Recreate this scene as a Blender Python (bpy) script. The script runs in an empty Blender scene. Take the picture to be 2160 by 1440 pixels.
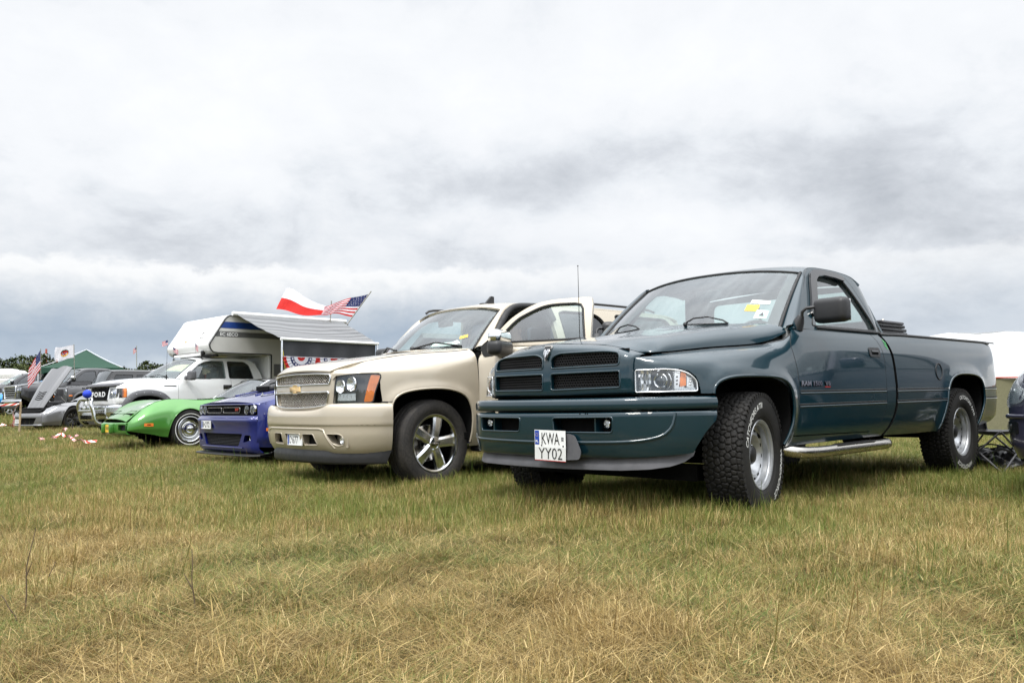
import bpy, bmesh, math, random
import numpy as np
from mathutils import Vector, Matrix
from mathutils.geometry import tessellate_polygon
R=math.radians; PI=math.pi
scene=bpy.context.scene
COL=scene.collection
rng=np.random.default_rng(7); random.seed(7)

# ------------------------------------------------------------------ camera
CH=.7425; TH=.074; ROLL=-.0135
cd=bpy.data.cameras.new('camera'); cam=bpy.data.objects.new('camera',cd); COL.objects.link(cam)
cd.lens=30.0; cd.sensor_width=36.0; cd.clip_start=.05; cd.clip_end=4000
_cr,_sr=math.cos(ROLL),math.sin(ROLL)
_r=Vector((1,0,0)); _u=Vector((0,-math.sin(TH),math.cos(TH))); _f=Vector((0,math.cos(TH),math.sin(TH)))
_r1=_cr*_r+_sr*_u; _u1=-_sr*_r+_cr*_u
m=Matrix((_r1,_u1,-_f)).transposed().to_4x4(); m.translation=Vector((0,0,CH)); cam.matrix_world=m
scene.camera=cam
scene.view_settings.view_transform='Standard'; scene.view_settings.look='None'
scene.view_settings.exposure=0.12; scene.view_settings.gamma=1.0
try:
    scene.cycles.max_bounces=7; scene.cycles.transparent_max_bounces=14; scene.cycles.diffuse_bounces=3
    scene.cycles.glossy_bounces=4; scene.cycles.caustics_reflective=False; scene.cycles.caustics_refractive=False
    scene.cycles.sample_clamp_indirect=6.0
except Exception: pass

# ------------------------------------------------------------------ node helper
class NT:
    def __init__(s,tree): s.t=tree; s.n=tree.nodes; s.l=tree.links
    def new(s,typ,**kw):
        nd=s.n.new(typ)
        for k,v in kw.items():
            if k=='ins':
                for i,val in v.items():
                    if hasattr(val,'is_output') : s.l.new(val,nd.inputs[i])
                    else: nd.inputs[i].default_value=val
            else: setattr(nd,k,v)
        return nd
    def math(s,op,a,b=None,c=None,clamp=False):
        nd=s.n.new('ShaderNodeMath'); nd.operation=op; nd.use_clamp=clamp
        for i,v in enumerate((a,b,c)):
            if v is None: continue
            if hasattr(v,'is_output'): s.l.new(v,nd.inputs[i])
            else: nd.inputs[i].default_value=v
        return nd.outputs[0]
    def mix(s,f,a,b,typ='MIX'):
        nd=s.n.new('ShaderNodeMix'); nd.data_type='RGBA'; nd.blend_type=typ
        for i,v in ((0,f),(6,a),(7,b)):
            if hasattr(v,'is_output'): s.l.new(v,nd.inputs[i])
            else: nd.inputs[i].default_value=v if i==0 or len(v)==4 else (*v,1)
        return nd.outputs[2]
    def noise(s,vec,scale,detail=4,rough=.55,dist=0.,dim='3D'):
        nd=s.n.new('ShaderNodeTexNoise'); nd.noise_dimensions=dim
        if vec is not None: s.l.new(vec,nd.inputs['Vector'])
        nd.inputs['Scale'].default_value=scale; nd.inputs['Detail'].default_value=detail
        nd.inputs['Roughness'].default_value=rough; nd.inputs['Distortion'].default_value=dist
        return nd.outputs['Fac']
    def ramp(s,fac,stops,interp='LINEAR'):
        nd=s.n.new('ShaderNodeValToRGB'); e=nd.color_ramp.elements; nd.color_ramp.interpolation=interp
        while len(e)>1: e.remove(e[-1])
        e[0].position=stops[0][0]; e[0].color=(*stops[0][1],1) if len(stops[0][1])==3 else stops[0][1]
        for p,c in stops[1:]:
            x=e.new(p); x.color=(*c,1) if len(c)==3 else c
        s.l.new(fac,nd.inputs[0]); return nd.outputs[0]
    def mrange(s,v,a,b,c=0.,d=1.,smooth=False):
        nd=s.n.new('ShaderNodeMapRange'); nd.interpolation_type='SMOOTHSTEP' if smooth else 'LINEAR'
        s.l.new(v,nd.inputs[0])
        for i,x in enumerate((a,b,c,d)): nd.inputs[i+1].default_value=x
        return nd.outputs[0]

# ------------------------------------------------------------------ sky and sun
SUN_EL=R(58); SUN_AZ=R(205)      # azimuth clockwise from +Y: behind the camera, a little to the left
w=bpy.data.worlds.new("World"); scene.world=w; w.use_nodes=True
T=NT(w.node_tree); T.n.clear()
sky=T.new('ShaderNodeTexSky',sky_type='NISHITA',sun_disc=False,sun_elevation=SUN_EL,sun_rotation=SUN_AZ)
tc=T.new('ShaderNodeTexCoord'); nrm=T.new('ShaderNodeVectorMath',operation='NORMALIZE'); T.l.new(tc.outputs['Generated'],nrm.inputs[0])
D=nrm.outputs[0]
sx=T.new('ShaderNodeSeparateXYZ'); T.l.new(D,sx.inputs[0]); DX,DY,DZ=sx.outputs
# cloud layer seen in perspective: direction projected on a high plane
zz=T.math('ADD',T.math('MAXIMUM',DZ,0.0),.42)
cx=T.new('ShaderNodeCombineXYZ'); T.l.new(T.math('DIVIDE',DX,zz),cx.inputs[0]); T.l.new(T.math('DIVIDE',DY,zz),cx.inputs[1])
big=T.noise(cx.outputs[0],1.5,5,.58,.5); med=T.noise(cx.outputs[0],4.2,10,.60,.35); fine=T.noise(cx.outputs[0],13,8,.62,.2)
def blob(px,py,sw,sh,amp):
    "soft patch of thicker or thinner cloud at one direction of the sky"
    dx=(px-1080)/1800; dz=(853-py)/1800; L=math.sqrt(1+dx*dx+dz*dz); c=(dx/L,1/L,dz/L)
    a=T.math('POWER',T.math('DIVIDE',T.math('SUBTRACT',DX,c[0]),sw/1800),2)
    b=T.math('POWER',T.math('DIVIDE',T.math('SUBTRACT',DY,c[1]),sw/1800),2)
    d=T.math('POWER',T.math('DIVIDE',T.math('SUBTRACT',DZ,c[2]),sh/1800),2)
    s=T.math('ADD',T.math('ADD',a,b),d)
    return T.math('MULTIPLY',T.math('POWER',2.718,T.math('MULTIPLY',s,-.5)),amp)
dens=T.math('ADD',T.math('MULTIPLY',T.math('SUBTRACT',big,.5),.9),T.math('ADD',T.math('MULTIPLY',T.math('SUBTRACT',med,.5),.95),T.math('MULTIPLY',T.math('SUBTRACT',fine,.5),.42)))
for bl in [(1010,330,190,75,.34),(1180,395,120,50,.30),(1640,330,260,80,.36),(1830,430,210,60,.30),(1520,430,90,30,.12),(1400,300,120,50,.10),
           (1300,470,230,45,-.30),(1330,380,90,40,-.22),(1600,480,160,35,-.22),(700,250,300,90,-.16),(1250,200,500,120,-.20),(250,230,300,110,-.10),
           (250,490,520,62,.09),(760,500,260,45,.06),(1150,560,200,35,.04),(330,400,380,60,.07),(1960,560,260,70,.10),(1500,140,400,120,-.08),(2100,300,200,200,.06)]:
    dens=T.math('ADD',dens,blob(*bl))
body=T.ramp(T.mrange(dens,-.42,.54),[(0,(.95,.965,.985)),(.36,(.885,.905,.935)),(.54,(.80,.83,.87)),(.70,(.68,.71,.755)),(.88,(.57,.60,.645)),(1,(.50,.53,.575))])
# bank of cumulus low over the horizon, noise-edged top, bluish underside
azv=T.new('ShaderNodeCombineXYZ'); T.l.new(T.math('MULTIPLY',T.math('ARCTAN2',DX,DY),1.0),azv.inputs[0]); T.l.new(T.math('MULTIPLY',DZ,1.6),azv.inputs[1])
lump=T.noise(azv.outputs[0],24,9,.60,.15); lump2=T.noise(azv.outputs[0],4.0,3,.5)
el=T.math('ADD',DZ,T.math('ADD',T.math('MULTIPLY',T.math('SUBTRACT',lump,.5),.046),T.math('MULTIPLY',T.math('SUBTRACT',lump2,.5),.035)))
lowc=T.ramp(T.mrange(el,0.,.25),[(0,(.62,.68,.74)),(.17,(.60,.67,.745)),(.245,(.43,.51,.615)),(.33,(.38,.46,.565)),(.42,(.52,.58,.655)),(.50,(.72,.755,.80)),(.575,(.91,.92,.93)),(.64,(.96,.965,.97)),(1,(.96,.965,.97))])
bandw=T.mrange(el,.150,.163,1,0,True)
above=T.math('MULTIPLY',T.mrange(el,.25,.165,0,1,True),T.mrange(T.math('ARCTAN2',DX,DY),-.1,.45,.10,.03,True)); body=T.mix(above,body,(.40,.43,.48))
rightfade=T.mrange(T.math('ARCTAN2',DX,DY),-.15,.25,1,.45,True)
cloud=T.mix(T.math('MULTIPLY',bandw,rightfade),body,lowc)
soft=T.mix(.55,lowc,(.68,.72,.77)); cloud=T.mix(T.math('MULTIPLY',T.mrange(el,.10,.06,0,1,True),.5),cloud,T.mix(.5,soft,cloud))
# overcast sky gets brighter towards the zenith
zen=T.mrange(DZ,.42,.95,1.0,3.1,True)
back=T.mrange(DY,.70,-.3,1.0,1.5,True); zen=T.math('MULTIPLY',zen,back)
cloud=T.mix(1.0,cloud,T.new('ShaderNodeCombineXYZ',ins={0:zen,1:zen,2:zen}).outputs[0],'MULTIPLY')
bg1=T.new('ShaderNodeBackground',ins={'Color':sky.outputs[0],'Strength':.08}); bg2=T.new('ShaderNodeBackground',ins={'Color':cloud,'Strength':1.0})
mx=T.new('ShaderNodeMixShader',ins={0:.95,1:bg1.outputs[0],2:bg2.outputs[0]}); out=T.new('ShaderNodeOutputWorld'); T.l.new(mx.outputs[0],out.inputs[0])
sd=bpy.data.lights.new('sun','SUN'); sd.energy=2.2; sd.angle=R(12); sd.color=(1,.965,.91)
sun=bpy.data.objects.new('sun',sd); COL.objects.link(sun)
sdir=Vector((math.sin(SUN_AZ)*math.cos(SUN_EL),math.cos(SUN_AZ)*math.cos(SUN_EL),math.sin(SUN_EL)))
sun.rotation_euler=sdir.to_track_quat('Z','Y').to_euler()
# ------------------------------------------------------------------ materials
MATS={}
def base(name):
    mt=bpy.data.materials.new(name); mt.use_nodes=True; t=NT(mt.node_tree); t.n.clear()
    o=t.new('ShaderNodeOutputMaterial'); b=t.new('ShaderNodeBsdfPrincipled'); t.l.new(b.outputs[0],o.inputs[0]); MATS[name]=mt
    return mt,t,b,o
def objco(t): return t.new('ShaderNodeTexCoord').outputs['Object']
def bump(t,b,h,s,d=.01):
    bn=t.new('ShaderNodeBump',ins={'Strength':s,'Distance':d,'Height':h}); t.l.new(bn.outputs[0],b.inputs['Normal'])
def plain(name,col,rough=.5,metal=0.,coat=0.,var=.12,scale=9.,bstr=0.,spec=None,bscale=60.):
    mt,t,b,o=base(name); co=objco(t)
    n=t.noise(co,scale,4,.6); c2=tuple(max(0,c*(1-var)) for c in col); c1=tuple(min(1,c*(1+var)) for c in col)
    t.l.new(t.mix(t.mrange(n,.3,.7),c2,c1),b.inputs['Base Color'])
    t.l.new(t.mrange(t.noise(co,scale*3,3),.3,.7,max(.02,rough*.85),min(1,rough*1.15)),b.inputs['Roughness'])
    b.inputs['Metallic'].default_value=metal; b.inputs['Coat Weight'].default_value=coat; b.inputs['Coat Roughness'].default_value=.05
    if spec is not None: b.inputs['Specular IOR Level'].default_value=spec
    if bstr: bump(t,b,t.noise(co,bscale,4,.6),bstr,.004)
    return mt
def paint(name,col,metal=.55,rough=.34,drops=.0,dirt=.12,coat=1.,dirtcol=(.16,.14,.11),wav=.05):
    mt,t,b,o=base(name); co=objco(t)
    n=t.noise(co,2.3,4,.6); sx=t.new('ShaderNodeSeparateXYZ',ins={0:co})
    low=t.mrange(sx.outputs[2],.95,.25,0,1,True)
    dm=t.math('MULTIPLY',t.math('ADD',t.math('MULTIPLY',low,.75),.18),t.mrange(n,.25,.8,.2,1)); dm=t.math('MULTIPLY',dm,dirt)
    flake=t.noise(co,900,1,.5)
    c=t.mix(t.mrange(flake,.3,.7),tuple(x*.93 for x in col),tuple(min(1,x*1.07) for x in col))
    c=t.mix(dm,c,dirtcol); t.l.new(c,b.inputs['Base Color'])
    b.inputs['Metallic'].default_value=metal
    t.l.new(t.math('ADD',t.mrange(n,.3,.7,rough*.9,rough*1.1),t.math('MULTIPLY',dm,.5)),b.inputs['Roughness'])
    b.inputs['Coat Weight'].default_value=coat; b.inputs['Specular IOR Level'].default_value=.12
    sp=t.noise(co,38,2,.5); b.inputs['Coat IOR'].default_value=1.6
    t.l.new(t.math('ADD',t.mrange(sp,.35,.75,.02,.07),t.math('MULTIPLY',dm,.35)),b.inputs['Coat Roughness'])
    h=t.math('MULTIPLY',t.noise(co,1.6,2,.5),wav)
    bn=t.new('ShaderNodeBump',ins={'Strength':.6,'Distance':.02,'Height':h})
    if drops>0:
        v=t.new('ShaderNodeTexVoronoi',ins={'Vector':co,'Scale':95.,'Randomness':1.}); v.feature='F1'
        dr=t.mrange(v.outputs['Distance'],.0,.32,1,0,True)
        geo=t.new('ShaderNodeNewGeometry'); g=t.new('ShaderNodeSeparateXYZ',ins={0:geo.outputs['Normal']})
        up=t.mrange(g.outputs[2],.55,.95,0,1,True)
        nn=t.mrange(t.noise(co,3.1,3,.6),.3,.62,.0,1)
        b2=t.new('ShaderNodeBump',ins={'Strength':drops,'Distance':.0025,'Height':t.math('MULTIPLY',t.math('MULTIPLY',dr,up),nn),'Normal':bn.outputs[0]})
        t.l.new(b2.outputs[0],b.inputs['Coat Normal']); t.l.new(b2.outputs[0],b.inputs['Normal'])
    else:
        t.l.new(bn.outputs[0],b.inputs['Coat Normal']); t.l.new(bn.outputs[0],b.inputs['Normal'])
    return mt
def glass(name,tint=(.80,.88,.86),haze=.06,hazecol=(.6,.65,.66),rough=.0,boost=1.0,streak=False):
    mt,t,b,o=base(name); t.n.remove(b); co=objco(t)
    tr=t.new('ShaderNodeBsdfTransparent',ins={'Color':(*tint,1)}); gl=t.new('ShaderNodeBsdfGlossy',ins={'Roughness':max(rough,.01),'Color':(.95,.97,1,1)})
    df=t.new('ShaderNodeBsdfDiffuse',ins={'Color':(*hazecol,1)})
    hz=t.mrange(t.noise(co,3.5,5,.65),.3,.75,haze*.4,haze*1.6)
    if streak:
        mp=t.new('ShaderNodeMapping',ins={'Vector':co,'Rotation':(0,0,.5),'Scale':(1.2,14,1.2)})
        hz=t.math('ADD',hz,t.mrange(t.noise(mp.outputs[0],1.2,3,.6),.45,.8,0,haze*1.5))
    m1=t.new('ShaderNodeMixShader',ins={0:hz,1:tr.outputs[0],2:df.outputs[0]})
    geo=t.new('ShaderNodeNewGeometry'); dp=t.new('ShaderNodeVectorMath',operation='DOT_PRODUCT'); t.l.new(geo.outputs['Normal'],dp.inputs[0]); t.l.new(geo.outputs['Incoming'],dp.inputs[1])
    k=t.math('POWER',t.math('SUBTRACT',1.0,t.math('ABSOLUTE',dp.outputs['Value'])),5.0); fx=t.math('MULTIPLY',t.math('ADD',t.math('MULTIPLY',k,.93),.07),boost,clamp=True)
    m2=t.new('ShaderNodeMixShader',ins={0:fx,1:m1.outputs[0],2:gl.outputs[0]}); t.l.new(m2.outputs[0],o.inputs[0]); return mt
def rubber(name,col=(.022,.021,.02),dust=.35):
    mt,t,b,o=base(name); co=objco(t)
    n=t.noise(co,7,5,.65); n2=t.noise(co,55,4,.6)
    c=t.mix(t.math('MULTIPLY',t.mrange(n,.35,.75),dust),col,(.12,.105,.085)); t.l.new(t.mix(t.mrange(n2,.3,.7),c,tuple(x*.7 for x in col)),b.inputs['Base Color'])
    b.inputs['Roughness'].default_value=.72; b.inputs['Specular IOR Level'].default_value=.35; bump(t,b,n2,.25,.003); return mt
def chrome(name,col=(.78,.79,.80),rough=.07,var=.06):
    mt,t,b,o=base(name); co=objco(t); n=t.noise(co,12,4,.6)
    t.l.new(t.mix(t.mrange(n,.35,.7),col,tuple(x*.86 for x in col)),b.inputs['Base Color']); b.inputs['Metallic'].default_value=1.
    t.l.new(t.mrange(n,.3,.7,rough,rough+var),b.inputs['Roughness']); return mt
def fabric(name,col,stripes=None,trans=.3):
    mt,t,b,o=base(name); co=objco(t); n=t.noise(co,26,4,.6)
    c=t.mix(t.mrange(n,.3,.7),tuple(x*.88 for x in col),tuple(min(1,x*1.07) for x in col))
    t.l.new(c,b.inputs['Base Color']); b.inputs['Roughness'].default_value=.85
    tl=t.new('ShaderNodeBsdfTranslucent',ins={'Color':c}); mx=t.new('ShaderNodeMixShader',ins={0:trans,1:b.outputs[0],2:tl.outputs[0]}); t.l.new(mx.outputs[0],o.inputs[0])
    bump(t,b,t.noise(co,90,3),.15,.003); return mt
M={}
M['teal']=paint('teal_paint',(.0006,.020,.031),metal=.10,rough=.30,drops=.55,dirt=.07)
M['beige']=paint('beige_paint',(.50,.44,.345),metal=.35,rough=.42,drops=.0,dirt=.25,dirtcol=(.22,.19,.15))
M['blue']=paint('blue_paint',(.002,.010,.135),metal=.22,rough=.30,drops=.3,dirt=.12)
M['green']=paint('green_paint',(.062,.225,.035),metal=.25,rough=.35,dirt=.05)
M['white']=paint('white_paint',(.72,.73,.73),metal=.0,rough=.4,dirt=.10)
M['grey']=paint('grey_paint',(.17,.17,.175),metal=.5,rough=.32,dirt=.1)
M['charcoal']=paint('charcoal_paint',(.035,.035,.038),metal=.4,rough=.35,dirt=.12)
M['jeepgrey']=paint('slate_paint',(.075,.075,.08),metal=.2,rough=.4,dirt=.15)
M['navy']=paint('navy_paint',(.012,.014,.045),metal=.4,rough=.33,drops=.2,dirt=.25)
M['cyan']=paint('bright_blue_paint',(.01,.20,.46),metal=.3,rough=.35,dirt=.05)
M['black']=plain('black_plastic',(.016,.016,.017),.45,bstr=.15,bscale=220)
M['softblack']=plain('dark_recess',(.006,.006,.006),.9,spec=.1)
M['trim']=plain('grey_textured_plastic',(.085,.085,.092),.6,bstr=.2,bscale=160,var=.25,scale=5)
M['gasket']=plain('window_rubber',(.012,.012,.012),.6)
M['gloss']=plain('gloss_black',(.008,.008,.009),.16,coat=.6)
M['interior']=plain('interior_grey',(.30,.31,.30),.8,var=.1)
M['seat']=plain('seat_cloth',(.11,.115,.125),.9,bstr=.2)
M['tanseat']=plain('seat_beige',(.30,.27,.22),.8)
M['tyre']=rubber('tyre_rubber',(.010,.0095,.009),.16); M['tyre2']=rubber('tyre_rubber_dusty',(.03,.028,.027),.5)
M['chrome']=chrome('chrome',rough=.10); M['silver']=plain('silver_wheel_paint',(.42,.43,.44),.38,metal=.7,var=.2,scale=14); M['steel']=chrome('brushed_steel',(.66,.63,.58),.16,.15)
M['alu']=chrome('lamp_reflector',(.95,.96,.97),.18,.1)
M['wshield']=glass('windshield_glass',(.66,.78,.75),.055,(.50,.57,.57),boost=1.3,streak=True)
M['glass']=glass('side_glass',(.70,.84,.80),.07,boost=1.7)
M['darkglass']=glass('tinted_glass',(.10,.11,.12),.04,(.1,.1,.1),boost=1.3)
M['lens']=glass('lamp_lens',(.93,.94,.94),.02,boost=1.2)
M['smokelens']=glass('smoked_lens',(.55,.56,.58),.02,boost=1.3)
M['orange']=plain('amber_lens',(.75,.20,.03),.25,coat=.8,var=.2)
M['red']=plain('red_lens',(.45,.02,.015),.2,coat=.8)
M['platewhite']=plain('plate_white',(.74,.75,.74),.45,var=.05,scale=20); M['plateblue']=plain('plate_blue',(.01,.05,.33),.45); M['ink']=plain('black_ink',(.012,.012,.012),.5)
M['letter']=plain('white_lettering',(.70,.70,.67),.6,var=.1); M['yellow']=plain('yellow_sticker',(.80,.50,.05),.5); M['gold']=plain('gold_emblem',(.72,.50,.22),.3,metal=.7)
M['sticker']=plain('pale_sticker',(.72,.74,.70),.5); M['greensticker']=plain('green_tinted_sticker',(.45,.62,.55),.5); M['monster']=plain('lime_sticker',(.10,.45,.15),.5)
M['primer']=plain('chipped_primer',(.55,.55,.53),.7)
M['redcloth']=fabric('red_cloth',(.62,.035,.03),trans=.45); M['whitecloth']=fabric('white_cloth',(.80,.79,.84),trans=.45); M['navycloth']=fabric('navy_cloth',(.03,.04,.14),trans=.3)
M['greencloth']=fabric('green_cloth',(.022,.072,.045),trans=.25); M['tarpwhite']=fabric('white_tarpaulin',(.60,.61,.61),trans=.35); M['olive']=fabric('olive_canvas',(.20,.19,.11),trans=.15)
M['greycloth']=fabric('grey_shade_net',(.045,.047,.052),trans=.15); M['blackbag']=plain('black_nylon',(.012,.012,.014),.35,bstr=.3,bscale=40); M['redtent']=fabric('orange_red_cloth',(.70,.10,.04),trans=.3); M['cream']=fabric('cream_cloth',(.80,.66,.42),trans=.3)
M['wood']=plain('pale_wood',(.38,.28,.17),.7,var=.25,scale=20); M['strap']=plain('yellow_strap',(.70,.55,.05),.6)
M['camperwhite']=plain('camper_gelcoat',(.74,.74,.73),.35,coat=.3,var=.06,scale=2); M['campergrey']=plain('camper_side_panel',(.50,.49,.46),.5,var=.06,scale=2); M['bluestripe']=plain('blue_stripe',(.01,.045,.22),.4); M['greystripe']=plain('grey_stripe',(.10,.10,.10),.5)
M['foam']=plain('blue_foam',(.01,.04,.48),.7,bstr=.1); M['skin']=plain('skin',(.42,.24,.17),.55,var=.1); M['hair']=plain('hair',(.10,.06,.035),.8); M['shirt']=plain('shirt_cloth',(.10,.11,.13),.9)
M['straw']=plain('dry_stalk',(.09,.06,.035),.8,var=.3,scale=30); M['brick']=plain('chimney_red',(.35,.09,.07),.9); M['concrete']=plain('chimney_white',(.52,.52,.52),.9)
M['awn']=None
def awning_mat():
    mt,t,b,o=base('striped_awning_cloth'); co=objco(t); s=t.new('ShaderNodeSeparateXYZ',ins={0:t.new('ShaderNodeUVMap').outputs[0]})
    n=t.noise(co,1.2,3,.5); v=t.math('ADD',s.outputs[1],t.math('MULTIPLY',n,.012))
    wv=t.math('FRACT',t.math('MULTIPLY',v,7.0)); c=t.ramp(wv,[(0,(.23,.235,.24)),(.30,(.26,.265,.27)),(.50,(.22,.225,.23)),(.60,(.19,.195,.20)),(.63,(.09,.09,.095)),(.68,(.095,.095,.10)),(.71,(.20,.205,.21)),(.84,(.19,.195,.20)),(.87,(.12,.12,.125)),(.90,(.12,.12,.125)),(.94,(.22,.225,.23)),(1,(.24,.245,.25))]); t.l.new(c,b.inputs['Base Color']); b.inputs['Roughness'].default_value=.8
    tl=t.new('ShaderNodeBsdfTranslucent',ins={'Color':c}); mx=t.new('ShaderNodeMixShader',ins={0:.25,1:b.outputs[0],2:tl.outputs[0]}); t.l.new(mx.outputs[0],o.inputs[0]); return mt
M['awn']=awning_mat()
# ------------------------------------------------------------------ geometry helpers
def unit(v): return v/np.maximum(np.linalg.norm(v,axis=-1,keepdims=True),1e-12)
class MB:
    "collects shapes and links them as ONE mesh object with several material slots"
    def __init__(s): s.V=[];s.F=[];s.N=[];s.MI=[];s.mats=[];s.nv=0;s.UV=[]
    def mi(s,m):
        m=M[m] if isinstance(m,str) else m
        if m not in s.mats: s.mats.append(m)
        return s.mats.index(m)
    def add(s,verts,faces,mat,normals=None,smooth=True,angle=None,uv=None):
        "normals: per vertex; otherwise averaged over faces closer than angle (degrees)"
        verts=np.asarray(verts,float).reshape(-1,3); faces=[tuple(int(i) for i in f) for f in faces]
        if not len(faces): return s
        i=s.mi(mat); off=s.nv; s.V.append(verts); s.nv+=len(verts)
        if normals is not None:
            nl=[normals[k] for f in faces for k in f]
        else:
            FN=[]
            for f in faces:
                p=verts[list(f)]; n=np.zeros(3)
                for a in range(len(f)): n+=np.cross(p[a]-p[0],p[(a+1)%len(f)]-p[0])
                l=np.linalg.norm(n); FN.append(n/l if l>1e-14 else np.array((0,0,1.)))
            if not smooth: nl=[FN[j] for j,f in enumerate(faces) for k in f]
            else:
                if angle is None: angle=50
                ca=math.cos(R(angle)); vf={}
                for j,f in enumerate(faces):
                    for k in f: vf.setdefault(k,[]).append(j)
                nl=[]
                for j,f in enumerate(faces):
                    a=FN[j]
                    for k in f:
                        n=np.zeros(3)
                        for q in vf[k]:
                            if FN[q]@a>ca: n+=FN[q]
                        l=np.linalg.norm(n); nl.append(n/l if l>1e-9 else a)
        s.N.extend(nl)
        if uv is not None: s.UV.extend([uv[k] for f in faces for k in f])
        else: s.UV.extend([(0,0)]*sum(len(f) for f in faces))
        s.F.extend([tuple(k+off for k in f) for f in faces]); s.MI.extend([i]*len(faces)); return s
    def merge(s,o,xf=None):
        base_=s.nv; V=np.concatenate(o.V) if o.V else np.zeros((0,3)); N=np.array(o.N) if o.N else np.zeros((0,3)); F=o.F
        if xf is not None:
            A=np.array(xf)[:3,:3]; V=V@A.T+np.array(xf)[:3,3]; Ai=np.linalg.inv(A).T; N=unit(N@Ai.T)
            flip=np.linalg.det(A)<0
        else: flip=False
        UV=list(o.UV)
        if flip:
            F2=[];N2=[];U2=[];k=0
            for f in F:
                n=len(f); F2.append(tuple(reversed(f))); N2.extend(N[k:k+n][::-1]); U2.extend(UV[k:k+n][::-1]); k+=n
            F=F2;N=N2;UV=U2
        mp=[s.mi(m) for m in o.mats]
        s.V.append(V); s.nv+=len(V); s.N.extend(list(N)); s.F.extend([tuple(k+base_ for k in f) for f in F]); s.MI.extend([mp[i] for i in o.MI]); s.UV.extend(UV); return s
    def mirror(s):
        o=MB(); o.V=list(s.V);o.F=list(s.F);o.N=list(s.N);o.MI=list(s.MI);o.mats=list(s.mats);o.nv=s.nv;o.UV=list(s.UV)
        return s.merge(o,Matrix.Scale(-1,4,Vector((0,1,0))))
    def build(s,name,parent=None,loc=None,rot=None):
        me=bpy.data.meshes.new(name); V=np.concatenate(s.V) if s.V else np.zeros((0,3))
        me.from_pydata(V.tolist(),[],s.F)
        for m_ in s.mats: me.materials.append(m_)
        me.polygons.foreach_set('material_index',s.MI); me.polygons.foreach_set('use_smooth',[True]*len(s.F))
        uvl=me.uv_layers.new(name='UVMap'); uvl.data.foreach_set('uv',np.array(s.UV,float).ravel())
        me.update()
        try: me.normals_split_custom_set([tuple(n) for n in s.N])
        except Exception as e: print('normals',name,e)
        o=bpy.data.objects.new(name,me); COL.objects.link(o)
        if parent: o.parent=parent
        if loc is not None: o.location=loc
        if rot is not None: o.rotation_euler=rot
        return o
    # ---- primitives
    def box(s,c,d,mat,bev=.0,rot=None,seg=2):
        bm=bmesh.new(); bmesh.ops.create_cube(bm,size=1.)
        for v in bm.verts: v.co=Vector((v.co.x*d[0],v.co.y*d[1],v.co.z*d[2]))
        if bev>0: bmesh.ops.bevel(bm,geom=list(bm.edges),offset=min(bev,min(d)*.49),segments=seg,profile=.5,affect='EDGES')
        m_=Matrix.Translation(Vector(c))
        if rot is not None: m_=m_@(rot.to_4x4() if isinstance(rot,Matrix) else Matrix.Rotation(rot[2],4,'Z')@Matrix.Rotation(rot[1],4,'Y')@Matrix.Rotation(rot[0],4,'X'))
        bm.transform(m_); bm.normal_update(); bm.verts.index_update()
        s.add([v.co[:] for v in bm.verts],[[v.index for v in f.verts] for f in bm.faces],mat,angle=40 if bev else 10); bm.free(); return s
    def grid(s,P,mat,closeu=False,closev=False,flip=False,uv=True,angle=75,N=None):
        P=np.asarray(P,float); nu,nv=P.shape[:2]; F=[]
        for i in range(nu-(0 if closeu else 1)):
            for j in range(nv-(0 if closev else 1)):
                a=i*nv+j; b=((i+1)%nu)*nv+j; c=((i+1)%nu)*nv+(j+1)%nv; d=i*nv+(j+1)%nv
                F.append((a,d,c,b) if flip else (a,b,c,d))
        UV=[(j/max(1,nv-1),i/max(1,nu-1)) for i in range(nu) for j in range(nv)]
        return s.add(P.reshape(-1,3),F,mat,normals=None if N is None else np.asarray(N).reshape(-1,3),angle=angle,uv=UV)
    def lathe(s,prof,mat,c=(0,0,0),seg=48,axis='y',flip=False,angle=35,a0=0,a1=2*PI):
        full=abs(a1-a0-2*PI)<1e-6; n=seg if full else seg+1; A=np.linspace(a0,a1,seg+1)[:n]; prof=np.array(prof,float)
        P=np.zeros((n,len(prof),3))
        for k,a in enumerate(A):
            h=prof[:,0]; r=prof[:,1]
            if axis=='y': P[k]=np.stack([r*math.cos(a),h,r*math.sin(a)],1)
            elif axis=='x': P[k]=np.stack([h,r*math.cos(a),r*math.sin(a)],1)
            else: P[k]=np.stack([r*math.cos(a),r*math.sin(a),h],1)
        return s.grid(P+np.array(c,float),mat,closeu=full,flip=flip,angle=angle)
    def tube(s,path,r,mat,seg=8,close=False,cap=True,ry=None,up=(0,0,1)):
        P=np.array(path,float); n=len(P); rr=np.ones(n)*r if np.isscalar(r) else np.array(r,float); rings=[]
        T_=np.zeros_like(P)
        for i in range(n):
            a=P[(i-1)%n] if (close or i>0) else P[i]; b=P[(i+1)%n] if (close or i<n-1) else P[i]; T_[i]=b-a
        T_=unit(T_); U=np.array(up,float)
        if abs(T_[0]@U)>.95: U=np.array((1.,0,0)) if abs(T_[0][0])<.9 else np.array((0,1.,0))
        for i in range(n):
            x=np.cross(U,T_[i]); x/=max(np.linalg.norm(x),1e-9); y=np.cross(T_[i],x); U=y
            A=np.arange(seg)*2*PI/seg; k=1. if ry is None else ry
            rings.append(P[i]+rr[i]*(np.cos(A)[:,None]*x+k*np.sin(A)[:,None]*y))
        s.grid(np.array(rings),mat,closeu=close,closev=True,angle=80,flip=True)
        if cap and not close:
            for e,fl in ((0,False),(n-1,True)):
                vs=np.array(rings[e]); f=list(range(seg)); s.add(vs,[f if fl else f[::-1]],mat,smooth=False)
        return s
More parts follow.
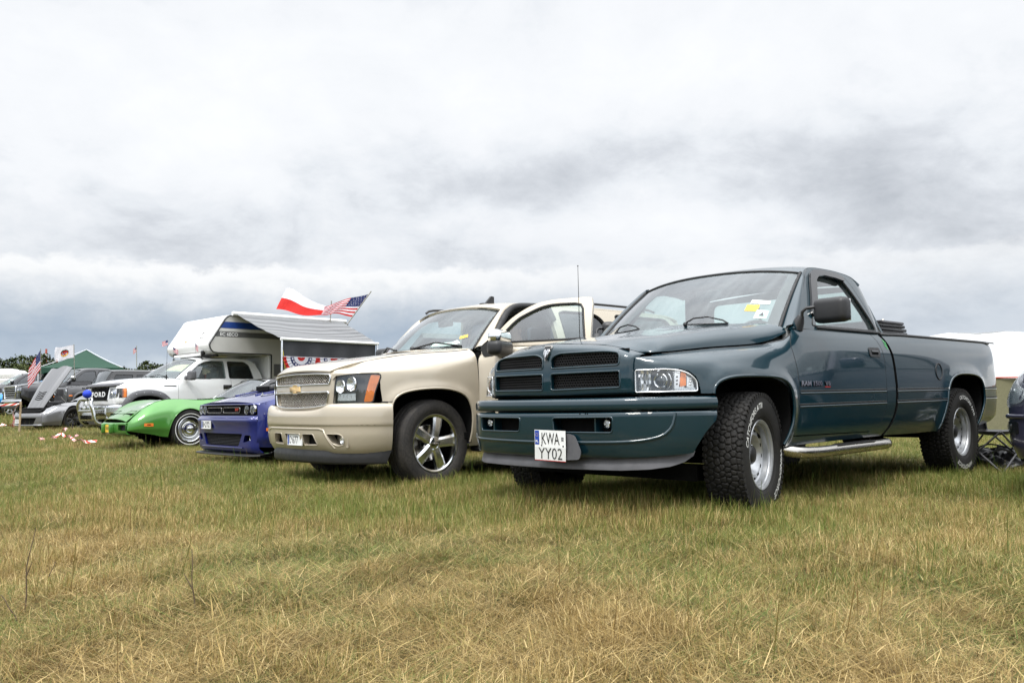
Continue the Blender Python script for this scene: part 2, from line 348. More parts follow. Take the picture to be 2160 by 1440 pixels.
    def sphere(s,c,r,mat,nu=16,nv=10,sc=(1,1,1)):
        th=np.linspace(0,PI,nv+1); ph=np.arange(nu)*2*PI/nu
        P=np.array([[(math.sin(t)*math.cos(p)*r*sc[0],math.sin(t)*math.sin(p)*r*sc[1],math.cos(t)*r*sc[2]) for t in th] for p in ph])+np.array(c)
        return s.grid(P,mat,closeu=True,angle=170,flip=True)
    def prism(s,poly,axis,a,b,mat,bev=.0,angle=25,holes=()):
        "2-D outline extruded from a to b along an axis (x: poly is (y,z); y: (x,z); z: (x,y))"
        polys=[list(poly)]+[list(h) for h in holes]; fl=[Vector((p[0],p[1],0)) for q in polys for p in q]
        tri=tessellate_polygon([[Vector((p[0],p[1],0)) for p in q] for q in polys])
        def m3(p,h): return {'x':(h,p[0],p[1]),'y':(p[0],h,p[1]),'z':(p[0],p[1],h)}[axis]
        sg=lambda t: (fl[t[1]]-fl[t[0]]).cross(fl[t[2]]-fl[t[0]]).z>0
        tri=[t if sg(t) else t[::-1] for t in tri]; odd=-1 if axis=='y' else 1
        lo=[m3(p,a) for p in fl]; hi=[m3(p,b) for p in fl]; up=(b>a)==(odd>0)
        s.add(hi,[t if up else t[::-1] for t in tri],mat,smooth=False); s.add(lo,[t[::-1] if up else t for t in tri],mat,smooth=False)
        k=0
        for qi,q in enumerate(polys):
            n=len(q); ar=sum(q[i][0]*q[(i+1)%n][1]-q[(i+1)%n][0]*q[i][1] for i in range(n)); ccw=(ar>0)==(qi==0)
            V=[m3(p,a) for p in q]+[m3(p,b) for p in q]; F=[]
            for i in range(n):
                j=(i+1)%n; f=(i,j,j+n,i+n); F.append(f if (ccw==up) else f[::-1])
            s.add(V,F,mat,angle=angle); k+=n
        return s
def pchip(x,Y,q):
    x=np.asarray(x,float); Y=np.asarray(Y,float); q=np.asarray(q,float); sh=Y.shape[1:]; Y=Y.reshape(len(x),-1)
    h=np.diff(x)[:,None]; d=np.diff(Y,axis=0)/h; m_=np.zeros_like(Y); m_[0]=d[0]; m_[-1]=d[-1]
    if len(x)>2:
        a,b=d[:-1],d[1:]; w1=2*h[1:]+h[:-1]; w2=h[1:]+2*h[:-1]; ok=a*b>0
        den=np.where(ok,w1/np.where(ok,a,1)+w2/np.where(ok,b,1),1); m_[1:-1]=np.where(ok,(w1+w2)/den,0)
    i=np.clip(np.searchsorted(x,q,side='right')-1,0,len(x)-2); t=((q-x[i])/(x[i+1]-x[i]))[:,None]; hh=(x[i+1]-x[i])[:,None]
    r=(2*t**3-3*t**2+1)*Y[i]+(t**3-2*t**2+t)*hh*m_[i]+(-2*t**3+3*t**2)*Y[i+1]+(t**3-t**2)*hh*m_[i+1]
    return r.reshape((len(q),)+sh)
def tab(pts):
    "smooth 1-D table"
    xs=np.array([p[0] for p in pts],float); ys=np.array([p[1] for p in pts],float); o=np.argsort(xs); xs=xs[o]; ys=ys[o]
    return lambda q: float(pchip(xs,ys,np.array([np.clip(q,xs[0],xs[-1])]))[0])
class Net:
    "smooth surface through a net of control points"
    def __init__(s,ctrl,nu=160,nv=60,hint=None,smooth=4,disp=None):
        C=np.array(ctrl,float)
        def chord(A): d=np.linalg.norm(np.diff(A,axis=0),axis=2).mean(1); return np.concatenate([[0],np.cumsum(np.maximum(d,1e-4))])
        u=chord(C); A=pchip(u,C,np.linspace(0,u[-1],nu)); A=A.transpose(1,0,2); v=chord(A); A=pchip(v,A,np.linspace(0,v[-1],nv)).transpose(1,0,2)
        for _ in range(smooth):
            B=A.copy(); B[1:-1]=.25*(A[:-2]+2*A[1:-1]+A[2:]); A=B; B=A.copy(); B[:,1:-1]=.25*(A[:,:-2]+2*A[:,1:-1]+A[:,2:]); A=B
        s.P=A; s.LU=u[-1]; s.LV=v[-1]; s.sign=1.; s._n()
        if hint is not None and (s.N.reshape(-1,3).mean(0)@np.array(hint,float))<0: s.sign=-1.; s._n()
        if disp is not None: s.P=s.P+s.N*disp(s.P)[...,None]; s._n()
    def _n(s):
        s.N=unit(np.cross(np.gradient(s.P,axis=0),np.gradient(s.P,axis=1)))*s.sign
    def f(s,u,v):
        u=np.clip(np.asarray(u,float),0,1)*(s.P.shape[0]-1); v=np.clip(np.asarray(v,float),0,1)*(s.P.shape[1]-1)
        i=np.minimum(u.astype(int),s.P.shape[0]-2); j=np.minimum(v.astype(int),s.P.shape[1]-2); a=(u-i)[...,None]; b=(v-j)[...,None]
        g=lambda A:(1-a)*((1-b)*A[i,j]+b*A[i,j+1])+a*((1-b)*A[i+1,j]+b*A[i+1,j+1])
        return g(s.P),unit(g(s.N))
    def inv(s,a,b,ax=(0,2)):
        Q=s.P[...,list(ax)]; d=((Q-np.array([a,b]))**2).sum(-1); k=int(np.argmin(d)); i,j=divmod(k,s.P.shape[1])
        u,v=i/(s.P.shape[0]-1),j/(s.P.shape[1]-1); e=2e-3
        for _ in range(4):
            p=s.f(u,v)[0][list(ax)]; pu=s.f(min(u+e,1),v)[0][list(ax)]; pm=s.f(max(u-e,0),v)[0][list(ax)]
            qu=s.f(u,min(v+e,1))[0][list(ax)]; qm=s.f(u,max(v-e,0))[0][list(ax)]
            J=np.array([(pu-pm)/(min(u+e,1)-max(u-e,0)),(qu-qm)/(min(v+e,1)-max(v-e,0))]).T
            if abs(np.linalg.det(J))<1e-4: break
            du=np.linalg.solve(J,np.array([a,b])-p); du=np.clip(du,-.05,.05); u=min(max(u+du[0],0),1); v=min(max(v+du[1],0),1)
        return u,v
    def sub(s,i0,i1):
        o=Net.__new__(Net); o.P=s.P[i0:i1]; o.N=s.N[i0:i1]; o.sign=s.sign; o.LU=s.LU*(i1-i0)/s.P.shape[0]; o.LV=s.LV; return o
    def at(s,a,b,ax=(0,2),off=0.):
        u,v=s.inv(a,b,ax); p,n=s.f(u,v); return p+n*off,n
def dens(poly,step=.03,closed=True):
    out=[]; n=len(poly)
    for i in range(n if closed else n-1):
        a=np.array(poly[i],float); b=np.array(poly[(i+1)%n],float); k=max(1,int(np.linalg.norm(b-a)/step))
        for t in range(k): out.append(tuple(a+(b-a)*t/k))
    if not closed: out.append(tuple(poly[-1]))
    return out
def rnd(poly,r,seg=4):
    "round the corners of a polygon; r a number or one per corner"
    out=[]; n=len(poly)
    for i in range(n):
        p=np.array(poly[i],float); a=np.array(poly[i-1],float); b=np.array(poly[(i+1)%n],float); rr=r if np.isscalar(r) else r[i]
        da=a-p; db=b-p; la,lb=np.linalg.norm(da),np.linalg.norm(db); k=min(rr,la*.48,lb*.48)
        if k<1e-4: out.append(tuple(p)); continue
        A=p+da/la*k; B=p+db/lb*k
        for t in np.linspace(0,1,seg+1): out.append(tuple((1-t)**2*A+2*t*(1-t)*p+t*t*B))
    return out
def smoothpoly(pts,n=40,closed=False):
    P=np.array(pts,float); d=np.concatenate([[0],np.cumsum(np.linalg.norm(np.diff(P,axis=0),axis=1))])
    # catmull-rom
    out=[]; q=np.linspace(0,d[-1],n)
    for s_ in q:
        i=min(max(np.searchsorted(d,s_,side='right')-1,0),len(P)-2); t=(s_-d[i])/max(d[i+1]-d[i],1e-9)
        p0=P[max(i-1,0)]; p1=P[i]; p2=P[i+1]; p3=P[min(i+2,len(P)-1)]
        out.append(tuple(.5*((2*p1)+(-p0+p2)*t+(2*p0-5*p1+4*p2-p3)*t*t+(-p0+3*p1-3*p2+p3)*t**3)))
    return out
def panel(B,net,outline,mat,holes=(),ax=(0,2),step=.05,thick=.012,off=0.,uvspace=False,rimmat=None,dstep=.03):
    "sheet of metal: the outline (given in two of the car's axes) cut out of the net, with its thickness"
    polys=[]
    for q in [outline]+list(holes):
        q=dens(q,dstep); polys.append([(net.inv(a,b,ax) if not uvspace else (a,b)) for a,b in q])
    LU,LV=net.LU,net.LV
    flat=[Vector((u*LU,v*LV,0)) for q in polys for u,v in q]; tri=tessellate_polygon([[Vector((u*LU,v*LV,0)) for u,v in q] for q in polys])
    bm=bmesh.new(); vs=[bm.verts.new(p) for p in flat]
    for t in tri:
        a,b,c=(flat[i] for i in t); cr=(b-a).cross(c-a).z
        if abs(cr)<1e-12: continue
        t=t if cr>0 else t[::-1]
        try: bm.faces.new([vs[i] for i in t])
        except ValueError: pass
    xs=[p.x for p in flat]; ys=[p.y for p in flat]
    for lo,hi,no in ((min(xs),max(xs),(1,0,0)),(min(ys),max(ys),(0,1,0))):
        k=max(1,int((hi-lo)/step))
        for i in range(1,k):
            c=lo+(hi-lo)*i/k+1e-5
            bmesh.ops.bisect_plane(bm,geom=bm.verts[:]+bm.edges[:]+bm.faces[:],dist=1e-6,plane_co=(c*no[0],c*no[1],0),plane_no=no)
    bm.verts.index_update(); bm.faces.index_update()
    U=np.array([(v.co.x/LU,v.co.y/LV) for v in bm.verts]); P,N=net.f(U[:,0],U[:,1]); P=P+N*off
    F=[[v.index for v in f.verts] for f in bm.faces]
    # orient with the normals
    f0=F[len(F)//2]; nn=np.cross(P[f0[1]]-P[f0[0]],P[f0[2]]-P[f0[0]]); fl=(nn@N[f0[0]])<0
    if fl: F=[f[::-1] for f in F]
    B.add(P,F,mat,normals=N)
    if thick:
        E=[];
        for e in bm.edges:
            if len(e.link_faces)==1:
                f=e.link_faces[0]; a,b=e.verts
                idx=[v.index for v in f.verts]; ia=idx.index(a.index)
                if idx[(ia+1)%len(idx)]!=b.index: a,b=b,a
                E.append((a.index,b.index))
        V=[];FF=[];NN=[]
        for a,b in E:
            if fl: a,b=b,a
            d=P[b]-P[a]; o_=np.cross(d,N[a]); l=np.linalg.norm(o_)
            if l<1e-9: continue
            o_/=l; k=len(V); V+=[P[a],P[b],P[b]-N[b]*thick,P[a]-N[a]*thick]; FF.append((k,k+3,k+2,k+1)); NN+=[o_]*4
        if V: B.add(V,FF,rimmat or mat,normals=np.array(NN))
    bm.free(); return B
def strip(B,net,path,width,mat,ax=(0,2),off=.002,thick=.004,round_=True):
    "thin raised bead that follows the surface along a path"
    pts=dens(path,.03,closed=False); L=[]
    for a,b in pts:
        p,n=net.at(a,b,ax); L.append((p,n))
    P=[];
    for i,(p,n) in enumerate(L):
        d=L[min(i+1,len(L)-1)][0]-L[max(i-1,0)][0]; d=d/max(np.linalg.norm(d),1e-9); s_=np.cross(d,n); s_/=max(np.linalg.norm(s_),1e-9)
        P.append([p-n*.002-s_*width/2,p+n*(off+thick*.7)-s_*width*.35,p+n*(off+thick),p+n*(off+thick*.7)+s_*width*.35,p-n*.002+s_*width/2])
    return B.grid(np.array(P),mat,flip=True,angle=80)
_tc={}
def text_geo(txt,bold=0.,shear=0.,space=1.):
    k=(txt,bold,shear,space)
    if k not in _tc:
        cu=bpy.data.curves.new('lettering','FONT'); cu.body=txt; cu.size=1.; cu.offset=bold; cu.shear=shear; cu.space_character=space; cu.resolution_u=3
        ob=bpy.data.objects.new('lettering',cu); me=bpy.data.meshes.new_from_object(ob)
        V=np.array([v.co[:] for v in me.vertices]); F=[tuple(p.vertices) for p in me.polygons]
        bpy.data.objects.remove(ob); bpy.data.meshes.remove(me); bpy.data.curves.remove(cu)
        V[:,0]-=V[:,0].min(); V[:,1]-=V[:,1].min(); _tc[k]=(V[:,:2],F)
    V,F=_tc[k]; return V.copy(),F
def text(B,txt,mat,fn,w=None,h=None,bold=0.,shear=0.,space=1.):
    "fn maps (s,t) in metres to (point,normal); the word is scaled to w x h, origin at its lower left"
    V,F=text_geo(txt,bold,shear,space); sx_=(w/V[:,0].max()) if w else None; sy_=(h/V[:,1].max()) if h else None
    if sx_ is None: sx_=sy_
    if sy_ is None: sy_=sx_
    P=[];N=[]
    for a,b in V: p,n=fn(a*sx_,b*sy_); P.append(p); N.append(n)
    P=np.array(P);N=np.array(N)
    f=F[0]; fl=np.cross(P[f[1]]-P[f[0]],P[f[2]]-P[f[0]])@N[f[0]]<0
    return B.add(P,[q[::-1] for q in F] if fl else F,mat,normals=N)
def flatfn(o,x,y):
    o=np.array(o,float);x=unit(np.array(x,float));y=unit(np.array(y,float)); n=np.cross(x,y)
    return lambda s,t:(o+x*s+y*t,n)
# ------------------------------------------------------------------ things
def thing(name,label,cat,loc=(0,0,0),rot=(0,0,0),group=None):
    o=bpy.data.objects.new(name,None); COL.objects.link(o); o.location=loc; o.rotation_euler=rot; o.empty_display_size=.2
    o['label']=label; o['category']=cat
    if group: o['group']=group
    return o
def tag(o,label,cat,group=None,kind=None):
    o['label']=label; o['category']=cat
    if group: o['group']=group
    if kind: o['kind']=kind
    return o
def car(name,label,cat,O,phi,rake=0.):
    return thing(name,label,cat,O,(0,rake,math.atan2(-math.cos(phi),-math.sin(phi))))
def gz(x,y):
    "height of the field"
    d=np.maximum(0,np.asarray(y,float)-9-.25*np.maximum(0,np.asarray(x,float)+2)); h=.00075*np.minimum(d,16)**2+.024*np.maximum(0,np.minimum(d,26)-16)
    return h
# ------------------------------------------------------------------ wheels (axle along +y, outer face at +y)
def tyre_builder(Rt,rr,w,tread='road',seg=96,mat='tyre',letters=None,whitewall=None):
    B=MB(); h=w/2
    side=[(-.36*w,rr-.004),(-.43*w,rr+.012),(-.49*w,rr+(Rt-rr)*.30),(-.50*w,rr+(Rt-rr)*.50),(-.485*w,rr+(Rt-rr)*.74),(-.455*w,rr+(Rt-rr)*.90)]
    if tread=='at':
        nt=620; na=44; a=np.linspace(0,2*PI,nt,endpoint=False); y=np.linspace(-.455*w,.455*w,na); A,Y=np.meshgrid(a,y,indexing='ij')
        r0=Rt-.012*(np.abs(Y)/(.455*w))**4-.006; nr=62; nc=7; rg=np.random.default_rng(3)
        jx=rg.uniform(.2,.8,(nr,nc)); jy=rg.uniform(.25,.75,(nr,nc)); gx=A/(2*PI)*nr; gy=(Y+.5*w)/w*nc
        best=np.full(A.shape,9.); sec=np.full(A.shape,9.)
        for di in (-1,0,1,):
            for dj in (-1,0,1):
                ci=np.floor(gx).astype(int)+di; cj=np.clip(np.floor(gy).astype(int)+dj,0,nc-1); same=(np.floor(gy).astype(int)+dj==cj)
                px=ci+jx[ci%nr,cj]+.35*(cj%2); py=cj+jy[ci%nr,cj]; d=np.hypot((gx-px),(gy-py)*.9); d=np.where(same,d,9.)
                sec=np.where(d<best,best,np.minimum(sec,d)); best=np.minimum(best,d)
        edge=sec-best; lug=np.clip((edge-.07)/.13,0,1); lug=lug*lug*(3-2*lug)
        sh=(np.abs(Y)>.40*w)
        r=r0+.010*lug-.001*(1-lug)+.002*np.sin(A*300)*lug*.3
        # shoulder blocks run down the wall
        P=np.stack([r*np.cos(A),Y,r*np.sin(A)],-1); n_=unit(np.cross(np.gradient(P,axis=0),np.gradient(P,axis=1)))
        n_=np.where(((n_*np.stack([np.cos(A),0*A,np.sin(A)],-1)).sum(-1,keepdims=True))<0,-n_,n_)
        Pc=np.concatenate([P,P[:1]]); Nc=np.concatenate([n_,n_[:1]]); B.grid(Pc,mat,N=Nc,flip=True)
        for sgn in (-1,1):
            pr=[(-sgn*a_*1.0,b_) for a_,b_ in side]; lug_e=[(sgn*.455*w,Rt-.014)]
            pts=[(sgn*abs(a_),b_) for a_,b_ in side]+[(sgn*.462*w,Rt-.010)]
            B.lathe(pts,mat,seg=seg,flip=(sgn<0),angle=60)
            for k in range(nr):   # side lugs
                an=(k+.5)/nr*2*PI; c_,s_=math.cos(an),math.sin(an); rr_=Rt-.020; B.box((rr_*c_,sgn*.462*w,rr_*s_),(.030,.012,.024),mat,rot=Matrix.Rotation(-an,4,'Y'))
    else:
        top=[(-.40*w,Rt-.010),(-.34*w,Rt-.003)]
        gro=[]
        for g in (-.2,0.,.2): gro+=[((g-.028)*w,Rt),((g-.020)*w,Rt-.008),((g+.020)*w,Rt-.008),((g+.028)*w,Rt)]
        prof=side+top+gro+[(-a,b) for a,b in top[::-1]]+[(-a,b) for a,b in side[::-1]]
        B.lathe(prof,mat,seg=seg,flip=True,angle=38)
    for rr_ in ((rr+(Rt-rr)*.86),(rr+(Rt-rr)*.18)):   # raised rings of the wall
        f=(rr_-rr)/(Rt-rr); yy=np.interp(f,[0,.09,.3,.5,.74,.9],[.36*w,.43*w,.49*w,.50*w,.485*w,.455*w]); B.lathe([(yy-.004,rr_-.004),(yy+.0025,rr_-.001),(yy+.0025,rr_+.001),(yy-.004,rr_+.005)],mat,seg=seg,flip=False)
    def wall(r):
        f=(r-rr)/(Rt-rr); return float(np.interp(f,[0,.09,.3,.5,.74,.9],[.36*w,.43*w,.49*w,.50*w,.485*w,.455*w]))
    if whitewall:
        a,b=whitewall; B.lathe([(wall(a)-.002,a),(wall(a)+.003,a+.001),(wall((a+b)/2)+.0035,(a+b)/2),(wall(b)+.003,b-.001),(wall(b)-.002,b)],'letter',seg=seg,flip=True)
    if letters:
        for txt,ac,rl,hh,ww in letters:     # centre angle (clockwise from 12, seen from outside), radius of baseline, height, arc length
            def fn(s,t,ac=ac,rl=rl,ww=ww):
                th=ac+(s-ww/2)/(rl+.015); r_=rl+t; return np.array((-math.sin(th)*r_,wall(r_)+.0022,math.cos(th)*r_)),np.array((0,1.,0))
            text(B,txt,'letter',fn,w=ww,h=hh,bold=.02,shear=.25,space=1.05)
    return B
def spokes(B,n,r0,r1,w0,w1,y0,y1,dep,mat,a0=0.,ridge=.006,twin=0.):
    for k in range(n):
        for tw in ((-twin,twin) if twin else (0,)):
            a=a0+k*2*PI/n+tw; c=np.array((math.cos(a),0,math.sin(a))); t=np.array((-math.sin(a),0,math.cos(a))); Y=np.array((0,1.,0)); rows=[]
            for q in np.linspace(0,1,7):
                r=r0+(r1-r0)*q; w_=w0+(w1-w0)*q**1.5; y=y0+(y1-y0)*q+.006*math.sin(PI*q)
                rows.append([c*r-t*w_+Y*(y-dep),c*r-t*w_+Y*(y-ridge),c*r-t*w_*.55+Y*y,c*r+t*w_*.55+Y*y,c*r+t*w_+Y*(y-ridge),c*r+t*w_+Y*(y-dep)])
            B.grid(np.array(rows),mat,flip=True,angle=25)
class RimMB(MB):
    def lathe(s,prof,mat,flip=False,**k): return MB.lathe(s,prof,mat,flip=True,**k)
def rim_builder(style,rr,w):
    B=RimMB(); o=w*.40
    if style=='steel':
        B.lathe([(o-.10,rr-.02),(o+.0,rr-.014),(o+.006,rr-.004),(o+.008,rr+.004),(o+.004,rr+.007),(o-.006,rr+.004)],'silver',seg=72,flip=False)
        B.lathe([(o-.004,rr-.012),(o-.018,rr-.018),(o-.020,rr-.030),(o-.052,rr-.034),(o-.060,rr-.044),(o-.055,rr-.060),(o-.050,rr-.078),(o-.044,rr-.090),(o-.050,rr-.099),(o-.075,rr-.115),(o-.098,rr-.135),(o-.104,rr-.150),(o-.104,.0)],'silver',seg=72,flip=False,angle=32)
        for k in range(14):
            a=k*2*PI/14+.1; B.box(((rr-.062)*math.cos(a),o-.0535,(rr-.062)*math.sin(a)),(.013,.008,.024),'softblack',bev=.003,rot=Matrix.Rotation(-a,4,'Y'))
        B.lathe([(o-.106,.078),(o-.080,.074),(o-.062,.060),(o-.054,.056),(o-.046,.050),(o-.040,.030),(o-.038,0)],'black',seg=40,flip=False,angle=30)
        for k in range(6):
            a=k*2*PI/6; B.lathe([(-.02,.011),(.012,.011),(.018,.007),(.019,0)],'chrome',c=(.064*math.cos(a),o-.082,.064*math.sin(a)),seg=8)
    elif style=='five':
        B.lathe([(-o*.9,rr-.012),(o-.03,rr-.022),(o+.0,rr-.020),(o+.006,rr-.010),(o+.010,rr-.003),(o+.010,rr+.004),(o+.004,rr+.008),(o-.006,rr+.006)],'chrome',seg=84,flip=False)
        B.lathe([(-o*.5,rr-.02),(-o*.5,.0)],'softblack',seg=40,flip=False); B.lathe([(-.012,.165),(-.010,.168),(-.008,.165),(-.008,.07)],'steel',seg=40)
        spokes(B,5,.052,rr-.014,.044,.056,o-.004,o-.010,.05,'alu',a0=R(31),ridge=.012)
        for k in range(5):
            a=R(31)+k*2*PI/5
            for s_ in (-1,1):
                aa=a+s_*.20; c=np.array((math.cos(aa),0,math.sin(aa)))
                B.tube([c*.085+np.array((0,o-.035,0)),c*(rr-.03)*1.0+np.array((0,o-.040,0))],.010,'steel',seg=6)
        B.lathe([(o-.06,.085),(o-.03,.078),(o-.006,.062),(o+.004,.055),(o+.006,.045),(o+.002,.043),(o+.004,.030),(o+.006,0)],'chrome',seg=40)
        B.prism([(-.024,-.006),(-.008,-.006),(-.008,-.013),(.008,-.013),(.008,-.006),(.024,-.006),(.024,.006),(.008,.006),(.008,.013),(-.008,.013),(-.008,.006),(-.024,.006)],'y',o+.004,o+.0085,'steel')
        for k in range(6):
            a=k*2*PI/6+.3; B.lathe([(o-.05,.011),(o-.014,.011),(o-.010,.006),(o-.010,0)],'chrome',c=(.071*math.cos(a),0,.071*math.sin(a)),seg=8)
    elif style=='cap':
        B.lathe([(o-.02,rr-.012),(o+.004,rr-.006),(o+.010,rr+.001),(o+.008,rr+.008),(o+.0,rr+.010)],'chrome',seg=64)
        B.lathe([(o-.0,rr-.010),(o-.016,rr-.016),(o-.018,rr-.030),(o-.030,rr-.036),(o-.036,rr-.050)],'silver',seg=64)
        B.lathe([(o-.036,rr-.050),(o-.022,rr-.055),(o-.012,rr-.062),(o-.016,rr-.072),(o-.028,rr-.080),(o-.024,rr-.092),(o-.006,rr-.100),(o-.004,rr-.106),(o-.012,rr-.112),(o-.010,.070),(o+.004,.062),(o+.020,.050),(o+.028,.030),(o+.030,0)],'chrome',seg=64,angle=28)
    elif style=='black':
        B.lathe([(-o*.9,rr-.012),(o-.02,rr-.016),(o+.004,rr-.008),(o+.008,rr),(o+.002,rr+.006)],'gloss',seg=64); B.lathe([(-o*.5,rr-.02),(-o*.5,.0)],'softblack',seg=32)
        spokes(B,10,.045,rr-.012,.009,.012,o-.02,o-.004,.03,'gloss',ridge=.003,twin=.10); B.lathe([(o-.05,.06),(o-.018,.055),(o-.014,.03),(o-.012,0)],'gloss',seg=24)
        B.lathe([(-.01,.17),(-.006,.17),(-.006,.05)],'steel',seg=32)
    else:
        m_={'alloy':'silver','chromealloy':'chrome','offroad':'gloss'}[style]
        B.lathe([(-o*.9,rr-.012),(o-.02,rr-.016),(o+.004,rr-.008),(o+.008,rr),(o+.002,rr+.006)],m_,seg=56); B.lathe([(-o*.5,rr-.02),(-o*.5,.0)],'softblack',seg=32)
        spokes(B,6,.05,rr-.012,.03,.036,o-.012,o-.008,.04,m_,ridge=.01); B.lathe([(o-.06,.07),(o-.02,.062),(o-.006,.04),(o-.004,0)],m_,seg=28)
    return B
def wheels(carobj,places,Rt,rr,w,style,tread='road',tmat='tyre',letters=None,whitewall=None,seg=96):
    "places: (x,y,steer,letter turn); one tyre and one rim mesh shared by the car's wheels"
    tb=tyre_builder(Rt,rr,w,tread,seg,tmat,letters,whitewall); rb=rim_builder(style,rr,w); tm=rm=None
    for x,y,st,turn in places:
        wh=bpy.data.objects.new('wheel',None); COL.objects.link(wh); wh.parent=carobj; wh.location=(x,y,Rt); wh.empty_display_size=.1
        wh.rotation_euler=(0,0,(0 if y>0 else PI)+st)
        if tm is None: t_=tb.build('tyre',wh); r_=rb.build('rim',wh); tm,rm=t_.data,r_.data
        else:
            t_=bpy.data.objects.new('tyre',tm); COL.objects.link(t_); t_.parent=wh; r_=bpy.data.objects.new('rim',rm); COL.objects.link(r_); r_.parent=wh
        t_.rotation_euler=(0,turn,0); r_.rotation_euler=(0,turn,0)
# ------------------------------------------------------------------ the teal pickup (x forward, y to its left, z up, origin under the front axle)
def plate_small(B,o,x,y,w,h,l1,l2=None,blue=True):
    "number plate with dark lettering; o lower left corner"
    X=unit(np.array(x,float));Y=unit(np.array(y,float));N=np.cross(X,Y); o=np.array(o,float)
    def q(a,b,c,d,z0,z1,m_):
        P=[o+X*a+Y*b,o+X*c+Y*b,o+X*c+Y*d,o+X*a+Y*d]; V=[p+N*z0 for p in P]+[p+N*z1 for p in P]
        B.add(V,[(4,5,6,7),(0,1,5,4),(1,2,6,5),(2,3,7,6),(3,0,4,7),(3,2,1,0)],m_,smooth=False)
    q(0,0,w,h,-.004,.002,'platewhite')
    for a,b,c,d in ((0,0,w,.005),(0,h-.005,w,h),(0,.005,.005,h-.005),(w-.005,.005,w,h-.005)): q(a,b,c,d,.002,.0045,'platewhite')
    return q
def build_ram():
    car_=car('pickup_truck','dark teal single-cab pickup truck with honeycomb grille and white-lettered off-road tyres, nearest to the camera','pickup truck',(.9008,6.2132,0),.80965,.0103)
    WB=3.57
    # ---- side net: stations from the nose corner back to the tail
    zc=[.43,.50,.62,.715,.80,.93]; base_in=[.055,.028,.008,.0,.0,.004]
    def st(x,Y,z6,z7,z8,y6,y7,y8,lean=0.,zz=None):
        row=[(x,Y-d,z) for z,d in zip(zc,base_in)]
        if zz: row[5]=(x,Y-.006,zz)
        row+=[(x-lean*.3,y6,z6),(x-lean*.7,y7,z7),(x-lean,y8,z8)]; return row
    S=[st(.822,.632,.975,1.02,1.035,.632,.630,.628,.015,.91),
       st(.800,.690,.975,1.02,1.037,.688,.680,.655,.03,.91),
       st(.765,.760,.978,1.022,1.040,.752,.730,.672,.04,.91),
       st(.700,.838,.982,1.028,1.048,.822,.780,.690,.04,.91),
       st(.610,.905,.988,1.038,1.058,.880,.815,.705,.03,.91),
       st(.50,.955,.992,1.046,1.068,.925,.850,.722,.02,.91),
       st(.36,.988,.998,1.055,1.080,.955,.880,.742),
       st(.15,1.003,1.010,1.070,1.098,.970,.900,.768),
       st(-.1,1.006,1.022,1.086,1.113,.975,.915,.795),
       st(-.35,1.000,1.045,1.110,1.134,.975,.925,.825),
       st(-.50,.998,1.07,1.15,1.20,.975,.945,.885),
       st(-.62,.998,1.08,1.175,1.245,.982,.955,.918),
       st(-1.2,.998,1.08,1.185,1.25,.985,.962,.925),
       st(-2.0,.998,1.08,1.185,1.25,.985,.962,.925),
       st(-2.6,.998,1.08,1.185,1.255,.985,.966,.935),
       st(-3.6,1.004,1.08,1.185,1.256,.988,.968,.935),
       st(-4.3,.995,1.08,1.185,1.257,.985,.965,.932),
       st(-4.60,.978,1.08,1.185,1.258,.965,.948,.918),
       st(-4.74,.935,1.08,1.185,1.258,.925,.908,.885),
       st(-4.785,.86,1.08,1.185,1.258,.85,.84,.83)]
    fa=[(.488,.80),(.478,.838),(.43,.876),(.325,.899),(.15,.907),(-.08,.905),(-.24,.893),(-.34,.860),(-.395,.80),(-.412,.70),(-.405,.60),(-.37,.52),(-.33,.45)]
    ra=[(-3.03,.43),(-3.10,.55),(-3.165,.68),(-3.20,.78),(-3.25,.85),(-3.33,.90),(-3.47,.932),(-3.66,.94),(-3.88,.932),(-4.03,.905),(-4.11,.85),(-4.145,.77),(-4.14,.66),(-4.09,.56),(-4.02,.43)]
    faP=np.array(smoothpoly(fa,60)); raP=np.array(smoothpoly(ra,60))
    def disp(P):
        q=P[...,[0,2]]; out=np.zeros(P.shape[:2])
        for A in (faP,raP):
            d=np.full(P.shape[:2],9.)
            for a in A: d=np.minimum(d,np.hypot(q[...,0]-a[0],q[...,1]-a[1]))
            out+=.022*np.exp(-(d/.055)**2)
        return out*np.clip((.97-0*q[...,0]),0,1)
    side=Net(S,420,90,hint=(0,1,0),smooth=5,disp=disp)
    k_=int(np.argmin(np.abs(side.P[:,50,0]-.40))); snose=side.sub(0,k_)
    # ---- body: cab corner, sills, backing, bed
    B=MB(); g=.004
    dr_f=smoothpoly([(-.60,1.245),(-.505,1.13),(-.500,1.05),(-.520,.92),(-.522,.80),(-.505,.62),(-.46,.505)],24)   # front edge of the door
    dr_b=smoothpoly([(-1.655,.485),(-1.80,.53),(-1.895,.62),(-1.93,.72),(-1.938,.82),(-1.943,1.04),(-1.905,1.16),(-1.83,1.249)],24)
    gapf=smoothpoly([(-1.90,.44),(-2.01,.53),(-2.08,.63),(-2.105,.76),(-2.110,.83),(-2.09,1.05),(-2.05,1.15),(-1.985,1.25)],20)
    # cab corner between door and bed, with the sill
    sill=[(-.38,.435)]+[(x-g,z) for x,z in reversed(dr_f) if z<.60][:0]+[(-.415,.50),(-.46-g,.50-g),(-1.655,.478)]+[(x-g,z) for x,z in dr_b[1:-1]]+[(-1.835,1.25),(-1.975,1.25)]+gapf[::-1][1:]
    panel(B,side,sill,'teal')
    # backing behind the shut lines
    back=[(.45,.93),(-.34,.93),(-.44,.75),(-.44,.46),(-2.0,.45),(-3.0,.45),(-3.25,.93),(-4.2,.93),(-4.2,.5),(-4.6,.6),(-4.7,1.2),(-.62,1.2),(.45,1.0)]
    panel(B,side,back,'softblack',off=-.02,thick=0,step=.12)
